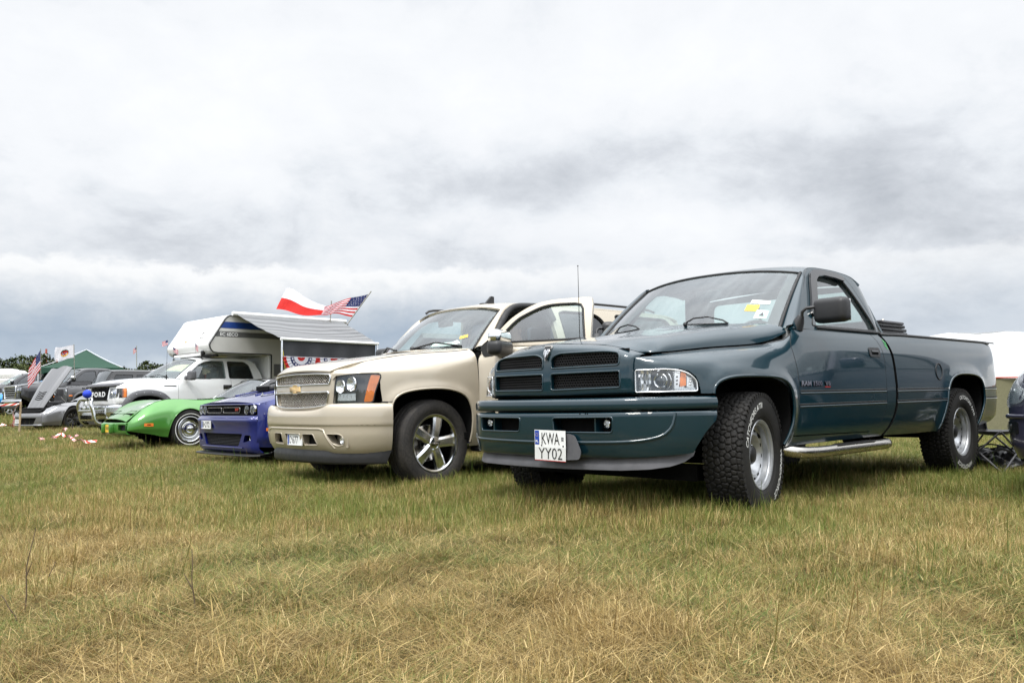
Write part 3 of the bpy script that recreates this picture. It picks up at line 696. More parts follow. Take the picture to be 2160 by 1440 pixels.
    m_=MB(); m_.merge(B); B.mirror()
    # front cross structure and floor
    B.box((-1.0,0,.55),(2.0,1.80,.10),'softblack'); B.box((.45,0,.62),(.65,1.3,.40),'softblack',bev=.02)
    for y in (-.45,.45): B.box((-2.2,y,.50),(5.2,.08,.14),'softblack')
    B.box((.30,0,.30),(.12,1.5,.10),'softblack'); B.lathe([(-.8,.05),(.8,.05)],'softblack',c=(0,0,.38),seg=12,axis='y')
    B.lathe([(-.8,.06),(-.14,.06),(-.12,.14),(.12,.14),(.14,.06),(.8,.06)],'softblack',c=(-WB,0,.40),seg=20,axis='y')
    B.box((-3.4,.55,.48),(1.0,.06,.05),'softblack'); B.tube([(-2.2,-.35,.42),(-3.3,-.35,.40),(-4.2,-.5,.5),(-4.6,-.5,.42)],.035,'softblack')
    # wheel housings
    for cx,arch in ((0,faP),(-WB,raP)):
        for sy in (-1,1):
            P=[[(x,sy*y,z-.006) for x,z in arch] for y in (.985,.80,.55)]; B.grid(np.array(P),'softblack',flip=(sy<0),angle=80)
            P=[[(x,sy*.55,z) for x,z in arch],[(x,sy*.55,.40) for x,z in arch]]; B.grid(np.array(P),'softblack',flip=(sy<0))
            B.box((cx-.05 if cx==0 else cx,sy*.53,.66),(1.0,.03,.56),'softblack')
    # cowl under the windscreen
    B.grid(np.array([[(-.30-.33*(abs(t))**2.2-dx,t*.86,1.278-.045*abs(t)-dz) for t in np.linspace(-1,1,21)] for dx,dz in ((-.03,0),(.05,-.004),(.16,.02))]),'black',flip=True)
    B.build('body',car_)
    # ---- fenders
    hood_line=[(.806,1.030),(.62,1.056),(.36,1.078),(.15,1.096),(-.1,1.111),(-.35,1.131),(-.475,1.163),(-.565,1.205)]
    lampcut=rnd([(.812,.812),(.815,.955),(.62,.955),(.545,.945),(.500,.90),(.485,.812)],[.005,.01,.02,.03,.03,.01])
    for sy,nm in ((1,'fender'),(-1,'fender')):
        Bf=MB()
        arch=[(x,z) for x,z in faP]
        out_=[(.818,.80),(.818,1.030)]+hood_line+[(x+g,z) for x,z in dr_f if z<1.20]+[(-.44,.47),(-.36,.435)]+[(x,z) for x,z in arch[::-1]]
        # the front end wraps towards the grille: cut in (y,z) there
        front=[(.634,.805),(.634,1.030),(.72,1.036),(.80,1.045),(.852,1.02),(.905,.98),(.945,.96),(.945,.952),(.64,.952),(.64,.952),(.64,.955)]
        rest=[(.70,.800),(.70,.953),(.70,1.046)]+[p for p in hood_line if p[0]<.69]+[(x+g,z) for x,z in dr_f if z<1.20]+[(-.46,.50),(-.42,.435),(-.345,.435)]+[(x,z) for x,z in arch[::-1] if z>.45]+[(.53,.80)]
        lamp_rest=rnd([(.705,.795),(.705,.954),(.60,.950),(.545,.940),(.503,.90),(.490,.85),(.488,.803)],[0,0,.0,.02,.02,.01,.01])
        # upper strip in front of x=.70, above the lamp
        panel(Bf,side,[(.70,.954)]+[(.70,1.046)]+[p for p in hood_line if p[0]<.69]+[(x+g,z) for x,z in dr_f if z<1.20]+[(-.46,.50),(-.42,.435),(-.345,.435)]+[(x,z) for x,z in arch[::-1] if z>.45]+[(.560,.802),(.565,.86),(.580,.905),(.615,.938),(.66,.953)],'teal',step=.035)
        panel(Bf,snose,[(.636,.954),(.636,1.028),(.70,1.034),(.7635,1.042),(.815,.996),(.828,.954)],'teal',ax=(1,2),thick=.01)
        # lip of the wheel arch
        strip(Bf,side,[(x+.004,z-.004) for x,z in hood_line[1:]],.012,'gasket',off=-.001,thick=.003)
        strip(Bf,side,[(x,z) for x,z in dr_f if z<1.20],.010,'gasket',off=-.003,thick=.003)
        A=[side.at(x,z,off=.0) for x,z in faP if z>.44]
        Bf.tube([p-n*.004 for p,n in A],.011,'teal',seg=8)
        # fillet panel where the fender turns under the lamp
        if sy<0:
            X_=MB(); X_.merge(Bf,Matrix.Scale(-1,4,Vector((0,1,0)))); Bf=X_
        Bf.build(nm,car_)
    # ---- grille shell
    gx0,gk=.915,.205
    rows=[(.800,-.02),(.806,.006),(.825,.012),(.90,.012),(1.0,.008),(1.06,.0),(1.10,-.012),(1.122,-.035),(1.132,-.065),(1.138,-.10)]
    ys=[-.634,-.632,-.62,-.59,-.52,-.40,-.25,-.12,0,.12,.25,.40,.52,.59,.62,.632,.634]
    def shell(y,z,dx):
        a=abs(y); x=gx0-gk*a*a+dx; zt=z-max(0,z-1.0)*((a/.634)**3)*.62
        if a>.60: x=min(x,gx0-gk*.36+dx-.012)-((a-.60)/.034)**2*.03
        if a>=.633: x-=.05
        hump=.028*math.exp(-(y/.11)**2)*max(0,(z-1.02)/.12); return (x+hump*.2,y,zt+hump*.45)
    nose=Net([[shell(y,z,dx) for z,dx in rows] for y in ys],190,70,hint=(1,0,0),smooth=2)
    Bg=MB(); holes=[]
    UR=rnd([(.036,.982),(.555,.986),(.552,1.062),(.46,1.076),(.10,1.078),(.036,1.052)],[.018,.02,.035,.1,.05,.03]); LR=rnd([(.036,.842),(.560,.848),(.558,.950),(.036,.948)],[.02,.015,.015,.02])
    quad=[UR,LR,[(-a,b) for a,b in UR],[(-a,b) for a,b in LR]]
    panel(Bg,nose,[(-.6335,.803),(.6335,.803),(.6335,1.04),(.632,1.058),(.60,1.088),(.50,1.108),(.30,1.127),(0,1.148),(-.30,1.127),(-.50,1.108),(-.60,1.088),(-.632,1.058),(-.6335,1.04)],'teal',holes=quad,ax=(1,2),step=.03,thick=.03)
    # bevelled inner frames
    for q in quad:
        L=[nose.at(a,b,(1,2)) for a,b in dens(q,.02)]; Bg.tube([p-n*.001 for p,n in L],.0065,'teal',seg=8,close=True)
    gr=Bg.build('grille',car_)
    # honeycomb mesh
    Bh=MB(); hexr=.0115
    for q in quad:
        qa=np.array(q); y0,z0=qa.min(0); y1,z1=qa.max(0); pitch=hexr*math.sqrt(3); row=hexr*1.5; V=[];F=[];NN=[]
        def inside(p):
            c=False; n=len(q)
            for i in range(n):
                a,b=q[i],q[i-1]
                if (a[1]>p[1])!=(b[1]>p[1]) and p[0]<(b[0]-a[0])*(p[1]-a[1])/(b[1]-a[1]+1e-12)+a[0]: c=not c
            return c
        j=0; z=z0-.01
        while z<z1+.01:
            y=y0-.01+(pitch/2 if j%2 else 0)
            while y<y1+.01:
                if inside((y,z)):
                    k0=len(V)
                    x=gx0-gk*y*y-.018
                    for rr_,dx in ((hexr*1.02,-.012),(hexr*1.0,.0),(hexr*.80,.0),(hexr*.76,-.016)):
                        for t in range(6):
                            a=PI/6+t*PI/3; V.append((x+dx,y+rr_*math.cos(a),z+rr_*math.sin(a)))
                    for r_ in range(1,3):
                        for t in range(6): F.append((k0+r_*6+t,k0+r_*6+(t+1)%6,k0+(r_+1)*6+(t+1)%6,k0+(r_+1)*6+t))
                y+=pitch
            z+=row; j+=1
        Bh.add(V,[f[::-1] for f in F],'black',smooth=False)
    Bh.grid(np.array([[(gx0-gk*y*y-.060,y,z) for z in (.82,1.09)] for y in np.linspace(-.58,.58,13)]),'softblack')
    Bh.build('grille_mesh',gr)
    # emblem: shield with a horned head
    Be=MB(); o=nose.at(0,1.085,(1,2))[0]; ez=1.085; ex=o[0]+.002
    shield=[(-.026,.046),(.026,.046),(.030,.030),(.024,.0),(.012,-.028),(0,-.046),(-.012,-.028),(-.024,.0),(-.030,.030)]
    def pl(poly,x0,x1,m_,s=1.): 
        tilt=.35
        V=[];n=len(poly)
        for xx in (x0,x1): V+=[(ex+xx-b*s*tilt,a*s,ez+b*s) for a,b in poly]
        tri=tessellate_polygon([[Vector((a,b,0)) for a,b in poly]]); F=[]
        for t in tri:
            a,b,c=(Vector((*poly[i],0)) for i in t); t=t if (b-a).cross(c-a).z>0 else t[::-1]; F.append(tuple(i+n for i in t))
        ar=sum(poly[i][0]*poly[(i+1)%n][1]-poly[(i+1)%n][0]*poly[i][1] for i in range(n))
        for i in range(n): f=(i,(i+1)%n,(i+1)%n+n,i+n); F.append(f if ar>0 else f[::-1])
        Be.add(V,F,m_,smooth=False)
    pl(shield,-.004,.006,'steel',1.12); pl(shield,.006,.009,'gloss',.98)
    pl([(-.007,.018),(.007,.018),(.010,.004),(.006,-.020),(0,-.030),(-.006,-.020),(-.010,.004)],.009,.014,'chrome')
    for s_ in (-1,1):
        H=[(s_*.006,.026),(s_*.018,.026),(s_*.023,.012),(s_*.020,-.006),(s_*.013,-.014),(s_*.012,-.006),(s_*.015,.006),(s_*.011,.015),(s_*.005,.015)]
        pl(H if s_>0 else H,.009,.014,'chrome')
    Be.build('hood_emblem',gr)
    # ---- hood
    hl=tab([(.82,.628),(.70,.690),(.61,.705),(.5,.722),(.36,.742),(.15,.768),(-.1,.795),(-.35,.825),(-.47,.848),(-.60,.880)]); hz=tab([(.82,1.036),(.70,1.048),(.5,1.068),(.36,1.080),(.15,1.098),(-.1,1.113),(-.35,1.134),(-.47,1.165),(-.60,1.215)])
    zcn=tab([(.82,1.142),(.6,1.172),(.4,1.200),(.2,1.228),(0,1.254),(-.3,1.284),(-.6,1.30)])
    H=[]
    for i,x in enumerate([.815,.74,.66,.55,.40,.2,0,-.2,-.42,-.60]):
        yh,zh,zc_=hl(x),hz(x)+.002,zcn(x); row=[]
        for t,k in [(1,0),(.99,.26),(.955,.56),(.89,.78),(.78,.90),(.55,.965),(.25,.99),(.10,1.0),(0,1.0)]:
            y=yh*t; z=zh+(zc_-zh)*k; 
            if t<.3: z+=.010*math.exp(-(y/.09)**2)
            xx=x
            if i>=8: xx=x+(.27*(1-t*t))*(1 if i==9 else .45)
            if i<=2:      # the nose of the hood continues the curve of the grille shell
                sh=np.array(shell(min(y,.626),1.138,-.106)); kk=(1,.62,.25)[i]; f=np.array((sh[0]-(-.004,.085,.17)[i]-(.0 if t<.97 else .012*(i==0)),y if i else min(y,.626),sh[2]+(0.002,.014,.028)[i])); q=np.array((xx,y,z)); q=f*kk+q*(1-kk); xx,y,z=q
            row.append((xx,y,z))
        H.append([(a,-b,c) for a,b,c in row]+[r for r in row[::-1]][1:])
    hood=Net(H,150,150,hint=(0,0,1),smooth=4)
    Bh=MB(); panel(Bh,hood,[(.0,.003),(1,.003),(1,.997),(.0,.997)],'teal',uvspace=True,step=.05,thick=.02,dstep=.02)
    Bh.build('hood',car_)
    # crease lines and antenna
    # ---- headlamps
    for sy in (1,-1):
        Bl=MB(); yz=rnd([(.642,.816),(.642,.950),(.80,.951),(.855,.944),(.893,.922),(.918,.88),(.923,.816)],[.01,.012,.02,.02,.02,.02,.012])
        # housing bowl behind, lens in front
        def on(y,z,off=0.): return snose.at(y,z,(1,2),off)
        panel(Bl,snose,yz,'lens',ax=(1,2),off=.004,thick=.012,step=.03)
        panel(Bl,snose,yz,'alu',ax=(1,2),off=-.045,thick=0,step=.05)
        L=[on(a,b,.002)[0] for a,b in dens(yz,.02)]; Bl.tube(L,.0045,'alu',seg=6,close=True)
        # inner corner reflector: facets
        rg=np.random.default_rng(4)
        for iy in range(5):
            for iz in range(6):
                y=.652+.015*iy; z=.826+.0205*iz; p,n=on(y+.007,z+.01,-.03); q=[p+np.array((rg.uniform(-.006,.006),a,b)) for a,b in ((-.0075,-.010),(.0075,-.010),(.0075,.010),(-.0075,.010))]
                Bl.add(q,[(0,1,2,3)],'alu',smooth=False)
        # projector
        p,n=on(.775,.884,-.02); X=unit(np.array((1.,.25,0))); Rm=Vector(X).to_track_quat('X','Z').to_matrix().to_4x4(); Rm.translation=Vector(p-X*.01)
        Pj=MB(); Pj.lathe([(-.03,.066),(-.012,.066),(-.008,.062),(-.014,.058)],'chrome',axis='x',seg=28); Pj.lathe([(-.014,.060),(-.018,.047)],'gloss',axis='x',seg=28); Pj.lathe([(-.016,.048),(.006,.046),(.010,.041),(.004,.034)],'chrome',axis='x',seg=28); Pj.lathe([(.004,.034),(.012,.028),(.017,.016),(.019,0)],'smokelens',axis='x',seg=24,flip=True); Pj.lathe([(-.012,.034),(-.012,0)],'steel',axis='x',seg=20)
        Bl.merge(Pj,Rm)
        panel(Bl,snose,rnd([(.724,.824),(.724,.944),(.838,.944),(.838,.824)],.012),'gloss',ax=(1,2),off=-.036,thick=0)
        for k in range(3):
            p,n=on(.853,.862+.022*k,-.018); Bl.sphere(p,.0055,'gloss',8,6)
        panel(Bl,snose,[(.842,.826),(.842,.944),(.862,.942),(.866,.884),(.858,.826)],'alu',ax=(1,2),off=-.024,thick=.01)
        panel(Bl,snose,rnd([(.864,.846),(.866,.938),(.886,.925),(.888,.850)],.006),'orange',ax=(1,2),off=-.018,thick=.01)
        panel(Bl,snose,rnd([(.890,.840),(.890,.915),(.908,.892),(.917,.840)],.008),'alu',ax=(1,2),off=-.020,thick=.01)
        for k in range(3): p,n=on(.903,.856+.018*k,-.016); Bl.sphere(p,.007,'chrome',8,6)
        panel(Bl,snose,[(.842,.822),(.842,.836),(.918,.838),(.920,.822)],'chrome',ax=(1,2),off=-.012,thick=.006)
        for k in range(12):
            a,_=on(.846+.0062*k,.822,-.010); b,_=on(.846+.0062*k,.836,-.010); Bl.tube([a,b],.0015,'alu',seg=5)
        if sy<0: X_=MB(); X_.merge(Bl,Matrix.Scale(-1,4,Vector((0,1,0)))); Bl=X_
        Bl.build('headlight',car_)
    # dark gap under lamps and grille
    Bx=MB()
    # ---- bumper
    def bplan(y):
        a=abs(y); return 1.035-.17*a*a if a<.6 else float(np.interp(a,[.6,.70,.78,.85,.91,.955,.985,.995],[.9738,.925,.860,.785,.70,.62,.55,.485]))
    yb=[0,.12,.25,.38,.5,.6,.68,.75,.81,.86,.90,.935,.96,.98,.992,.996]; yb=[-a for a in yb[::-1]][:-1]+yb
    def brow(rows_,shr=0.):
        net=[]
        for y in yb:
            a=abs(y); t=min(1,max(0,(a-.55)/.45)); row=[]
            for z,dx in rows_:
                row.append((bplan(y)+dx*(1-t*.85)-t*0.0,y+(np.sign(y)*dx*t*.9),z))
            net.append(row)
        return Net(net,240,50,hint=(1,0,0),smooth=1)
    up=brow([(.785,-.10),(.787,-.05),(.782,-.015),(.770,.0),(.745,.006),(.725,.004),(.712,-.006),(.708,-.03)])
    lo=brow([(.700,-.05),(.701,-.012),(.696,.0),(.680,.004),(.62,.004),(.56,.002),(.50,-.004),(.46,-.014),(.428,-.028),(.420,-.045),(.420,-.07)])
    Bb=MB(); panel(Bb,up,[(.0,0),(1,0),(1,1),(0,1)],'teal',uvspace=True,step=.04,thick=.012)
    endcut=lambda s: [(s*.996,.698),(s*.996,.64),(s*.985,.60),(s*.962,.54),(s*.94,.485),(s*.925,.452),(s*.90,.446)]
    rec=[rnd([(.155,.578),(.585,.578),(.590,.672),(.145,.668)],.022)]; rec.append([(-a,b) for a,b in rec[0]])
    outl=endcut(1)+[(.75,.432),(.5,.424),(0,.422),(-.5,.424),(-.75,.432)]+endcut(-1)[::-1]+[(-.7,.6985),(0,.6985),(.7,.6985)]
    panel(Bb,lo,outl,'teal',holes=rec,ax=(1,2),step=.035,thick=.02)
    for q in rec:
        L=[lo.at(a,b,(1,2)) for a,b in dens(q,.02)]; Bb.tube([p-n*.002 for p,n in L],.006,'teal',seg=8,close=True)
        # recess walls and back
        P=np.array([[p-n*.005 for p,n in L],[p-n*.09 for p,n in L]]); 
        Bb.grid(P,'teal',closev=True,angle=60,flip=True); Bb.grid(P,'teal',closev=True,angle=60)
        s_=1 if q[0][0]>0 else -1
        Bb.grid(np.array([[(bplan(y)-.085,y,z) for z in (.57,.68)] for y in np.linspace(s_*.13,s_*.60,6)]),'softblack',flip=s_<0)
        Bb.box((bplan(.46)-.05,s_*.455,.625),(.07,.012,.09),'teal')
    # character crease of the lower part
    cr=smoothpoly([(-.878,.69),(-.868,.62),(-.835,.565),(-.76,.535),(-.62,.522),(-.3,.516),(0,.514),(.3,.516),(.62,.522),(.76,.535),(.835,.565),(.868,.62),(.878,.69)],60)
    strip(Bb,lo,cr,.020,'teal',ax=(1,2),off=.001,thick=.005)
    for a,b,w_,h_ in ((.705,.690,.06,.010),(.775,.692,.014,.010)):
        rg=np.random.default_rng(int(a*1000)); poly=[(a+w_*(t-.5)+rg.uniform(-.002,.002),b+h_*rg.uniform(.25,.6)) for t in np.linspace(0,1,9)]+[(a+w_*(t-.5),b-h_*rg.uniform(.1,.6)) for t in np.linspace(1,0,9)]
        panel(Bb,lo,poly,'primer',ax=(1,2),off=.0012,thick=0)
    for y in (.36,.40,.415): p,n=lo.at(y,.692,(1,2),.001); Bb.sphere(p,.004,'softblack',8,6)
    bo=Bb.build('bumper',car_)
    for s_ in (-1,1):
        F_=MB(); F_.lathe([(-.04,.028),(-.004,.030),(.0,.028),(.003,.024)],'chrome',axis='x',seg=20); F_.lathe([(.0,.027),(.006,.016),(.008,0)],'lens',axis='x',seg=20,flip=True)
        F_.lathe([(-.03,.006),(-.018,.016),(-.006,.024)],'alu',axis='x',seg=14); F_.box((-.03,0,.036),(.02,.02,.02),'softblack')
        o_=F_.build('fog_light',bo,loc=(bplan(.52)-.028,s_*.525,.632))
    # air dam
    ad=brow([(.465,-.075),(.43,-.070),(.40,-.058),(.37,-.046),(.350,-.043),(.345,-.05)])
    Ba=MB(); cut=[(.900,.458),(.896,.43),(.876,.398),(.83,.373),(.75,.360),(.6,.353),(.3,.349),(0,.348)]; cut=[(a,b) for a,b in cut]
    outl=[(0,.455)]+[(.45,.455)]+cut+[(-a,b) for a,b in cut[::-1]][1:]+[(-.45,.455)]
    panel(Ba,ad,outl,'trim',ax=(1,2),step=.04,thick=.008); Ba.build('air_dam',car_)
    # plate, bent, on its bracket
    Bp=MB(); o=np.array((1.050,.0,.405)); X=np.array((-.05,1.,-.03)); Y=np.array((.02,.0,1.)); 
    X=unit(X);N0=np.array((1.,.05,0))
    def pt(s,t):
        k=min(t,.085); bend=.0
        # the lower part leans back and sideways a little
        x=1.062-(.10*(.085-t) if t<.085 else 0)-.10*s*.25; y=.012+s*1.0-(.12*(.085-t) if t<.085 else 0); z=.402+t-.02*s
        return np.array((x,y,z)),unit(np.array((1,.05,0.)))
    def quadp(s0,t0,s1,t1,off,m_):
        V=[];Nn=[]
        ts=[t0]+([.085] if t0<.085<t1 else [])+[t1]
        P=np.array([[pt(s,t)[0]+np.array((off,0,0)) for s in (s0,s1)] for t in ts]); Bp.grid(P,m_,flip=True,angle=5)
    W_,H_=.262,.192
    quadp(0,0,W_,H_,0,'platewhite'); 
    Bp.grid(np.array([[pt(s,t)[0]-np.array((.004,0,0)) for s in (0,W_)] for t in (0,.085,H_)]),'steel')
    quadp(.004,.100,.040,H_-.004,.0015,'plateblue')
    text(Bp,'KWA','ink',lambda s,t:(pt(.062+s,.104+t)[0]+np.array((.002,0,0)),np.array((1.,0,0))),w=.150,h=.072,bold=.0)
    text(Bp,'YY02','ink',lambda s,t:(pt(.034+s,.012+t)[0]+np.array((.002,0,0)),np.array((1.,0,0))),w=.200,h=.070,bold=-.005)
    text(Bp,'PL','platewhite',lambda s,t:(pt(.011+s,.112+t)[0]+np.array((.003,0,0)),np.array((1.,0,0))),w=.023,h=.017,bold=.03)
    for k in range(12):
        a=k*PI/6; c=(.022+.010*math.cos(a),.162+.010*math.sin(a)); quadp(c[0]-.0013,c[1]-.0013,c[0]+.0013,c[1]+.0013,.003,'yellow')
    for s0,t0 in ((.228,.128),(.228,.141)): quadp(s0,t0,s0+.008,t0+.010,.002,'trim'); quadp(s0+.010,t0,s0+.018,t0+.010,.002,'trim')
    for s0 in (.060,.240): p=pt(s0,.096)[0]; Bp.sphere(p,.0065,'ink',8,6,(.4,1,1))
    quadp(0,0,W_,.004,.001,'redcloth')
    Bp.prism(rnd([(.262,.575),(.335,.56),(.385,.46),(.37,.415),(.255,.408)],.02),'x',1.035,1.041,'trim')
    Bp.build('number_plate',car_)
    # ---- door
    for sy in (1,-1):
        Bd=MB(); do=[(x-g,z) for x,z in dr_f]+[(-.48,.492)]+[(x+g,z) for x,z in dr_b]+[(-1.2,1.252)]
        do=[(x-g,z) for x,z in dr_f]+[(x+g,z) for x,z in dr_b]
        panel(Bd,side,do,'teal',step=.045)
        for z,x0,x1 in ((.805,-.535,-1.93),(.712,-.52,-1.925)): strip(Bd,side,[(x0,z),(x1,z)],.014,'gasket',off=-.001,thick=.003); strip(Bd,side,[(x0,z-.016),(x1,z-.016)],.014,'teal',off=0,thick=.004)
        strip(Bd,side,dr_b,.010,'gasket',off=-.003,thick=.003)
        # badge
        base_=lambda x0: (lambda s,t: (side.at(x0-s,.838+t,off=.006)))
        for m_,o_,dx,dz in (('gloss',.003,-.007,-.006),('gloss',.003,.005,-.004),('chrome',.009,0,0)):  # shifted black copies imitate a shadow behind the chrome letters
            text(Bd,'RAM 1500',m_,lambda s,t: side.at(-.545-s+dx,.840+t+dz,off=o_),w=.30,h=.034,bold=.03); text(Bd,'V6',m_,lambda s,t: side.at(-.885-s+dx,.840+t+dz,off=o_),w=.085,h=.034,bold=.05)
        panel(Bd,side,[(-.885,.828),(-.965,.828),(-.965,.834),(-.885,.834)],'red',off=.008,thick=.004)
        # window channel strip at the belt
        if sy<0: X_=MB(); X_.merge(Bd,Matrix.Scale(-1,4,Vector((0,1,0)))); Bd=X_
        d_=Bd.build('door',car_)
        Bk=MB(); panel(Bk,side,rnd([(-1.675,1.062),(-1.87,1.062),(-1.868,1.135),(-1.675,1.135)],.025),'black',holes=[rnd([(-1.712,1.077),(-1.835,1.077),(-1.835,1.108),(-1.712,1.108)],.012)],off=.006,thick=.012,step=.03)
        panel(Bk,side,rnd([(-1.70,1.07),(-1.85,1.07),(-1.85,1.125),(-1.70,1.125)],.01),'softblack',off=.001,thick=0)
        panel(Bk,side,rnd([(-1.715,1.098),(-1.832,1.098),(-1.832,1.112),(-1.715,1.112)],.005),'gloss',off=.010,thick=.006)
        if sy<0: X_=MB(); X_.merge(Bk,Matrix.Scale(-1,4,Vector((0,1,0)))); Bk=X_
        Bk.build('handle',d_)
    # trim grooves and panel lines on cab corner
    # ---- bed
    Bb=MB(); bedo=[(x-.046,z) for x,z in gapf]+[(-2.015,1.253)]
    bedo=[(x-.046,z) for x,z in gapf]+[(-3.3,1.255),(-4.785,1.257),(-4.785,.80),(-4.775,.70),(-4.72,.60),(-4.62,.52),(-4.45,.47),(-4.05,.43)]+[(x,z) for x,z in raP[::-1] if z>.44]+[(-3.02,.43),(-2.6,.43)]
    # fuel door ring
    fx,fz,fr=-3.055,.955,.070; ringo=[(fx+fr*math.cos(a),fz+fr*math.sin(a)) for a in np.linspace(0,2*PI,28,endpoint=False)]; ringi=[(fx+(fr-.005)*math.cos(a),fz+(fr-.005)*math.sin(a)) for a in np.linspace(0,2*PI,28,endpoint=False)]
    panel(Bb,side,bedo,'teal',holes=[ringo],step=.05,rimmat='softblack'); Bb.tube([side.at(a,b,off=.001)[0] for a,b in ringo],.006,'gasket',seg=6,close=True)
    A=[side.at(x,z) for x,z in raP if z>.44]; Bb.tube([p-n*.004 for p,n in A],.011,'teal',seg=8)
    for z,segs in ((.805,((-2.14,-3.20),(-4.16,-4.76))),(.712,((-2.13,-3.18),(-4.16,-4.74)))):
        for x0,x1 in segs: strip(Bb,side,[(x0,z),(x1,z)],.014,'gasket',off=-.001,thick=.003); strip(Bb,side,[(x0,z-.016),(x1,z-.016)],.014,'teal',off=0,thick=.004)
    Bb.grid(np.array([[(x,y,1.2525+dz) for x in np.linspace(-2.02,-4.77,12)] for y,dz in ((.80,-.02),(.80,.016),(.925,.016),(.938,.0))]),'black',angle=30)
    Bb.tube([side.at(x,1.254,off=-.002)[0]+np.array((0,0,.006)) for x in np.linspace(-2.03,-4.70,20)],.012,'black')
    panel(Bb,side,[(-2.05,1.24),(-4.7,1.24),(-4.6,.60),(-4.16,.60),(-4.2,.95),(-3.16,.95),(-3.1,.46),(-2.1,.46)],'softblack',off=-.03,thick=0,step=.1)
    m2=MB(); m2.merge(Bb); Bb.mirror()
    Bb.box((-3.38,0,.62),(2.72,1.6,.03),'softblack'); 
    for x in (-2.04,-4.72): Bb.box((x,0,.93),(.03,1.72,.64),'teal')
    for y in (-.80,.80): Bb.box((-3.38,y,.95),(2.70,.02,.60),'softblack')
    bed=Bb.build('cargo_bed',car_)
    Bf=MB(); panel(Bf,side,ringi,'teal',step=.03,off=.001); Bf.build('fuel_door',bed)
    Bq=MB(); Bq.box((-4.80,0,.62),(.10,1.50,.14),'chrome',bev=.02); Bq.box((-4.83,.0,.70),(.14,1.66,.03),'black',bev=.01)
    Bq.build('rear_bumper',car_)
    for s_ in (-1,1):
        Bt=MB(); Bt.box((-4.775,s_*.84,.96),(.05,.10,.34),'red',bev=.015); Bt.box((-4.79,s_*.86,.78),(.07,.09,.13),'black',bev=.01); Bt.build('tail_light',car_)
    # folded tonneau cover lying over the front of the bed
    Bt=MB()
    for k,(x0,x1,z) in enumerate(((-2.26,-2.78,1.285),(-2.26,-2.78,1.317),(-2.26,-2.76,1.349),(-2.28,-2.74,1.378))):
        Bt.box(((x0+x1)/2,0,z),(abs(x1-x0),1.70-.01*k,.026),'black',bev=.006)
        for y in (-.83,.83): Bt.box(((x0+x1)/2-.01,y,z),(abs(x1-x0)-.02,.02,.016),'trim',bev=.003)
    Bt.sphere((-2.40,.80,1.397),.012,'steel',10,6); Bt.build('tonneau_cover',car_)
    # ---- cab upper part
    def yc(z,x=-1.3): t=(z-1.25)/.52; return .925-.155*t-.035*t*t-.02*max(0,t)**4
    wtop=1.728
    cab_out=[(-.600,1.246),(-.735,1.335),(-.90,1.480),(-1.060,1.625),(-1.165,1.712),(-1.26,1.752),(-1.42,1.768),(-1.70,1.768),(-1.90,1.755),(-2.03,1.725),(-2.098,1.665),(-2.148,1.56),(-2.198,1.43),(-2.225,1.33),(-2.232,1.246)]
    cab_out=smoothpoly(cab_out[:9],40)[:-1]+smoothpoly(cab_out[8:],24)
    win=[(-.90,1.276),(-.99,1.38),(-1.10,1.53),(-1.19,1.655),(-1.25,1.702),(-1.36,1.718),(-1.52,1.718),(-1.68,1.712),(-1.755,1.690),(-1.81,1.60),(-1.88,1.48),(-1.955,1.35),(-1.985,1.276)]
    win=rnd(win,.03,3)
    CN=Net([[(x,yc(z)-.03*max(0,(-.85-x)*0)-(.10*max(0,(-1.95-x)/.28)**2),z) for z in np.linspace(1.22,1.80,12)] for x in np.linspace(-.55,-2.26,30)],200,80,hint=(0,1,0),smooth=1)
    Bc=MB(); panel(Bc,CN,cab_out,'teal',holes=[win],step=.04,thick=.045)
    for q,rr_,m_ in ((win,.009,'gasket'),):
        L=[CN.at(a,b) for a,b in dens(q,.03)]; Bc.tube([p-n*.004 for p,n in L],rr_,m_,seg=6,close=True)
    # door upper-frame shut line, drawn by a bead
    fr=[(-.66,1.262),(-.80,1.37),(-.955,1.50),(-1.10,1.63),(-1.19,1.705),(-1.28,1.738),(-1.42,1.748),(-1.70,1.746),(-1.80,1.730),(-1.86,1.68),(-1.91,1.56),(-1.97,1.42),(-2.01,1.30),(-2.02,1.25)]
    strip(Bc,CN,smoothpoly(fr[:],60)[26:],.007,'gasket',off=-.002,thick=.003)
    fr2=[(-.70,1.262),(-.84,1.38),(-.985,1.50),(-1.12,1.62),(-1.20,1.69),(-1.30,1.728),(-1.45,1.736),(-1.70,1.732)]
    # window visor
    vz=[(-.93,1.36),(-1.03,1.50),(-1.12,1.62),(-1.19,1.695),(-1.28,1.733),(-1.45,1.742),(-1.68,1.736),(-1.765,1.705),(-1.745,1.672),(-1.60,1.690),(-1.42,1.696),(-1.32,1.684),(-1.24,1.645),(-1.15,1.54),(-1.05,1.40),(-.985,1.335)]
    panel(Bc,CN,rnd(vz,.02,3),'darkglass' if False else 'gloss',off=.022,thick=.018,step=.05)
    mm=MB(); mm.merge(Bc); Bc.mirror()
    # roof
    xr=[-1.115,-1.16,-1.24,-1.40,-1.6,-1.8,-1.93,-2.0,-2.035,-2.055]; zr=[1.762,1.782,1.800,1.818,1.823,1.815,1.796,1.770,1.742,1.712]; ze=[1.700,1.728,1.752,1.768,1.770,1.762,1.744,1.718,1.698,1.680]
    RR=[]
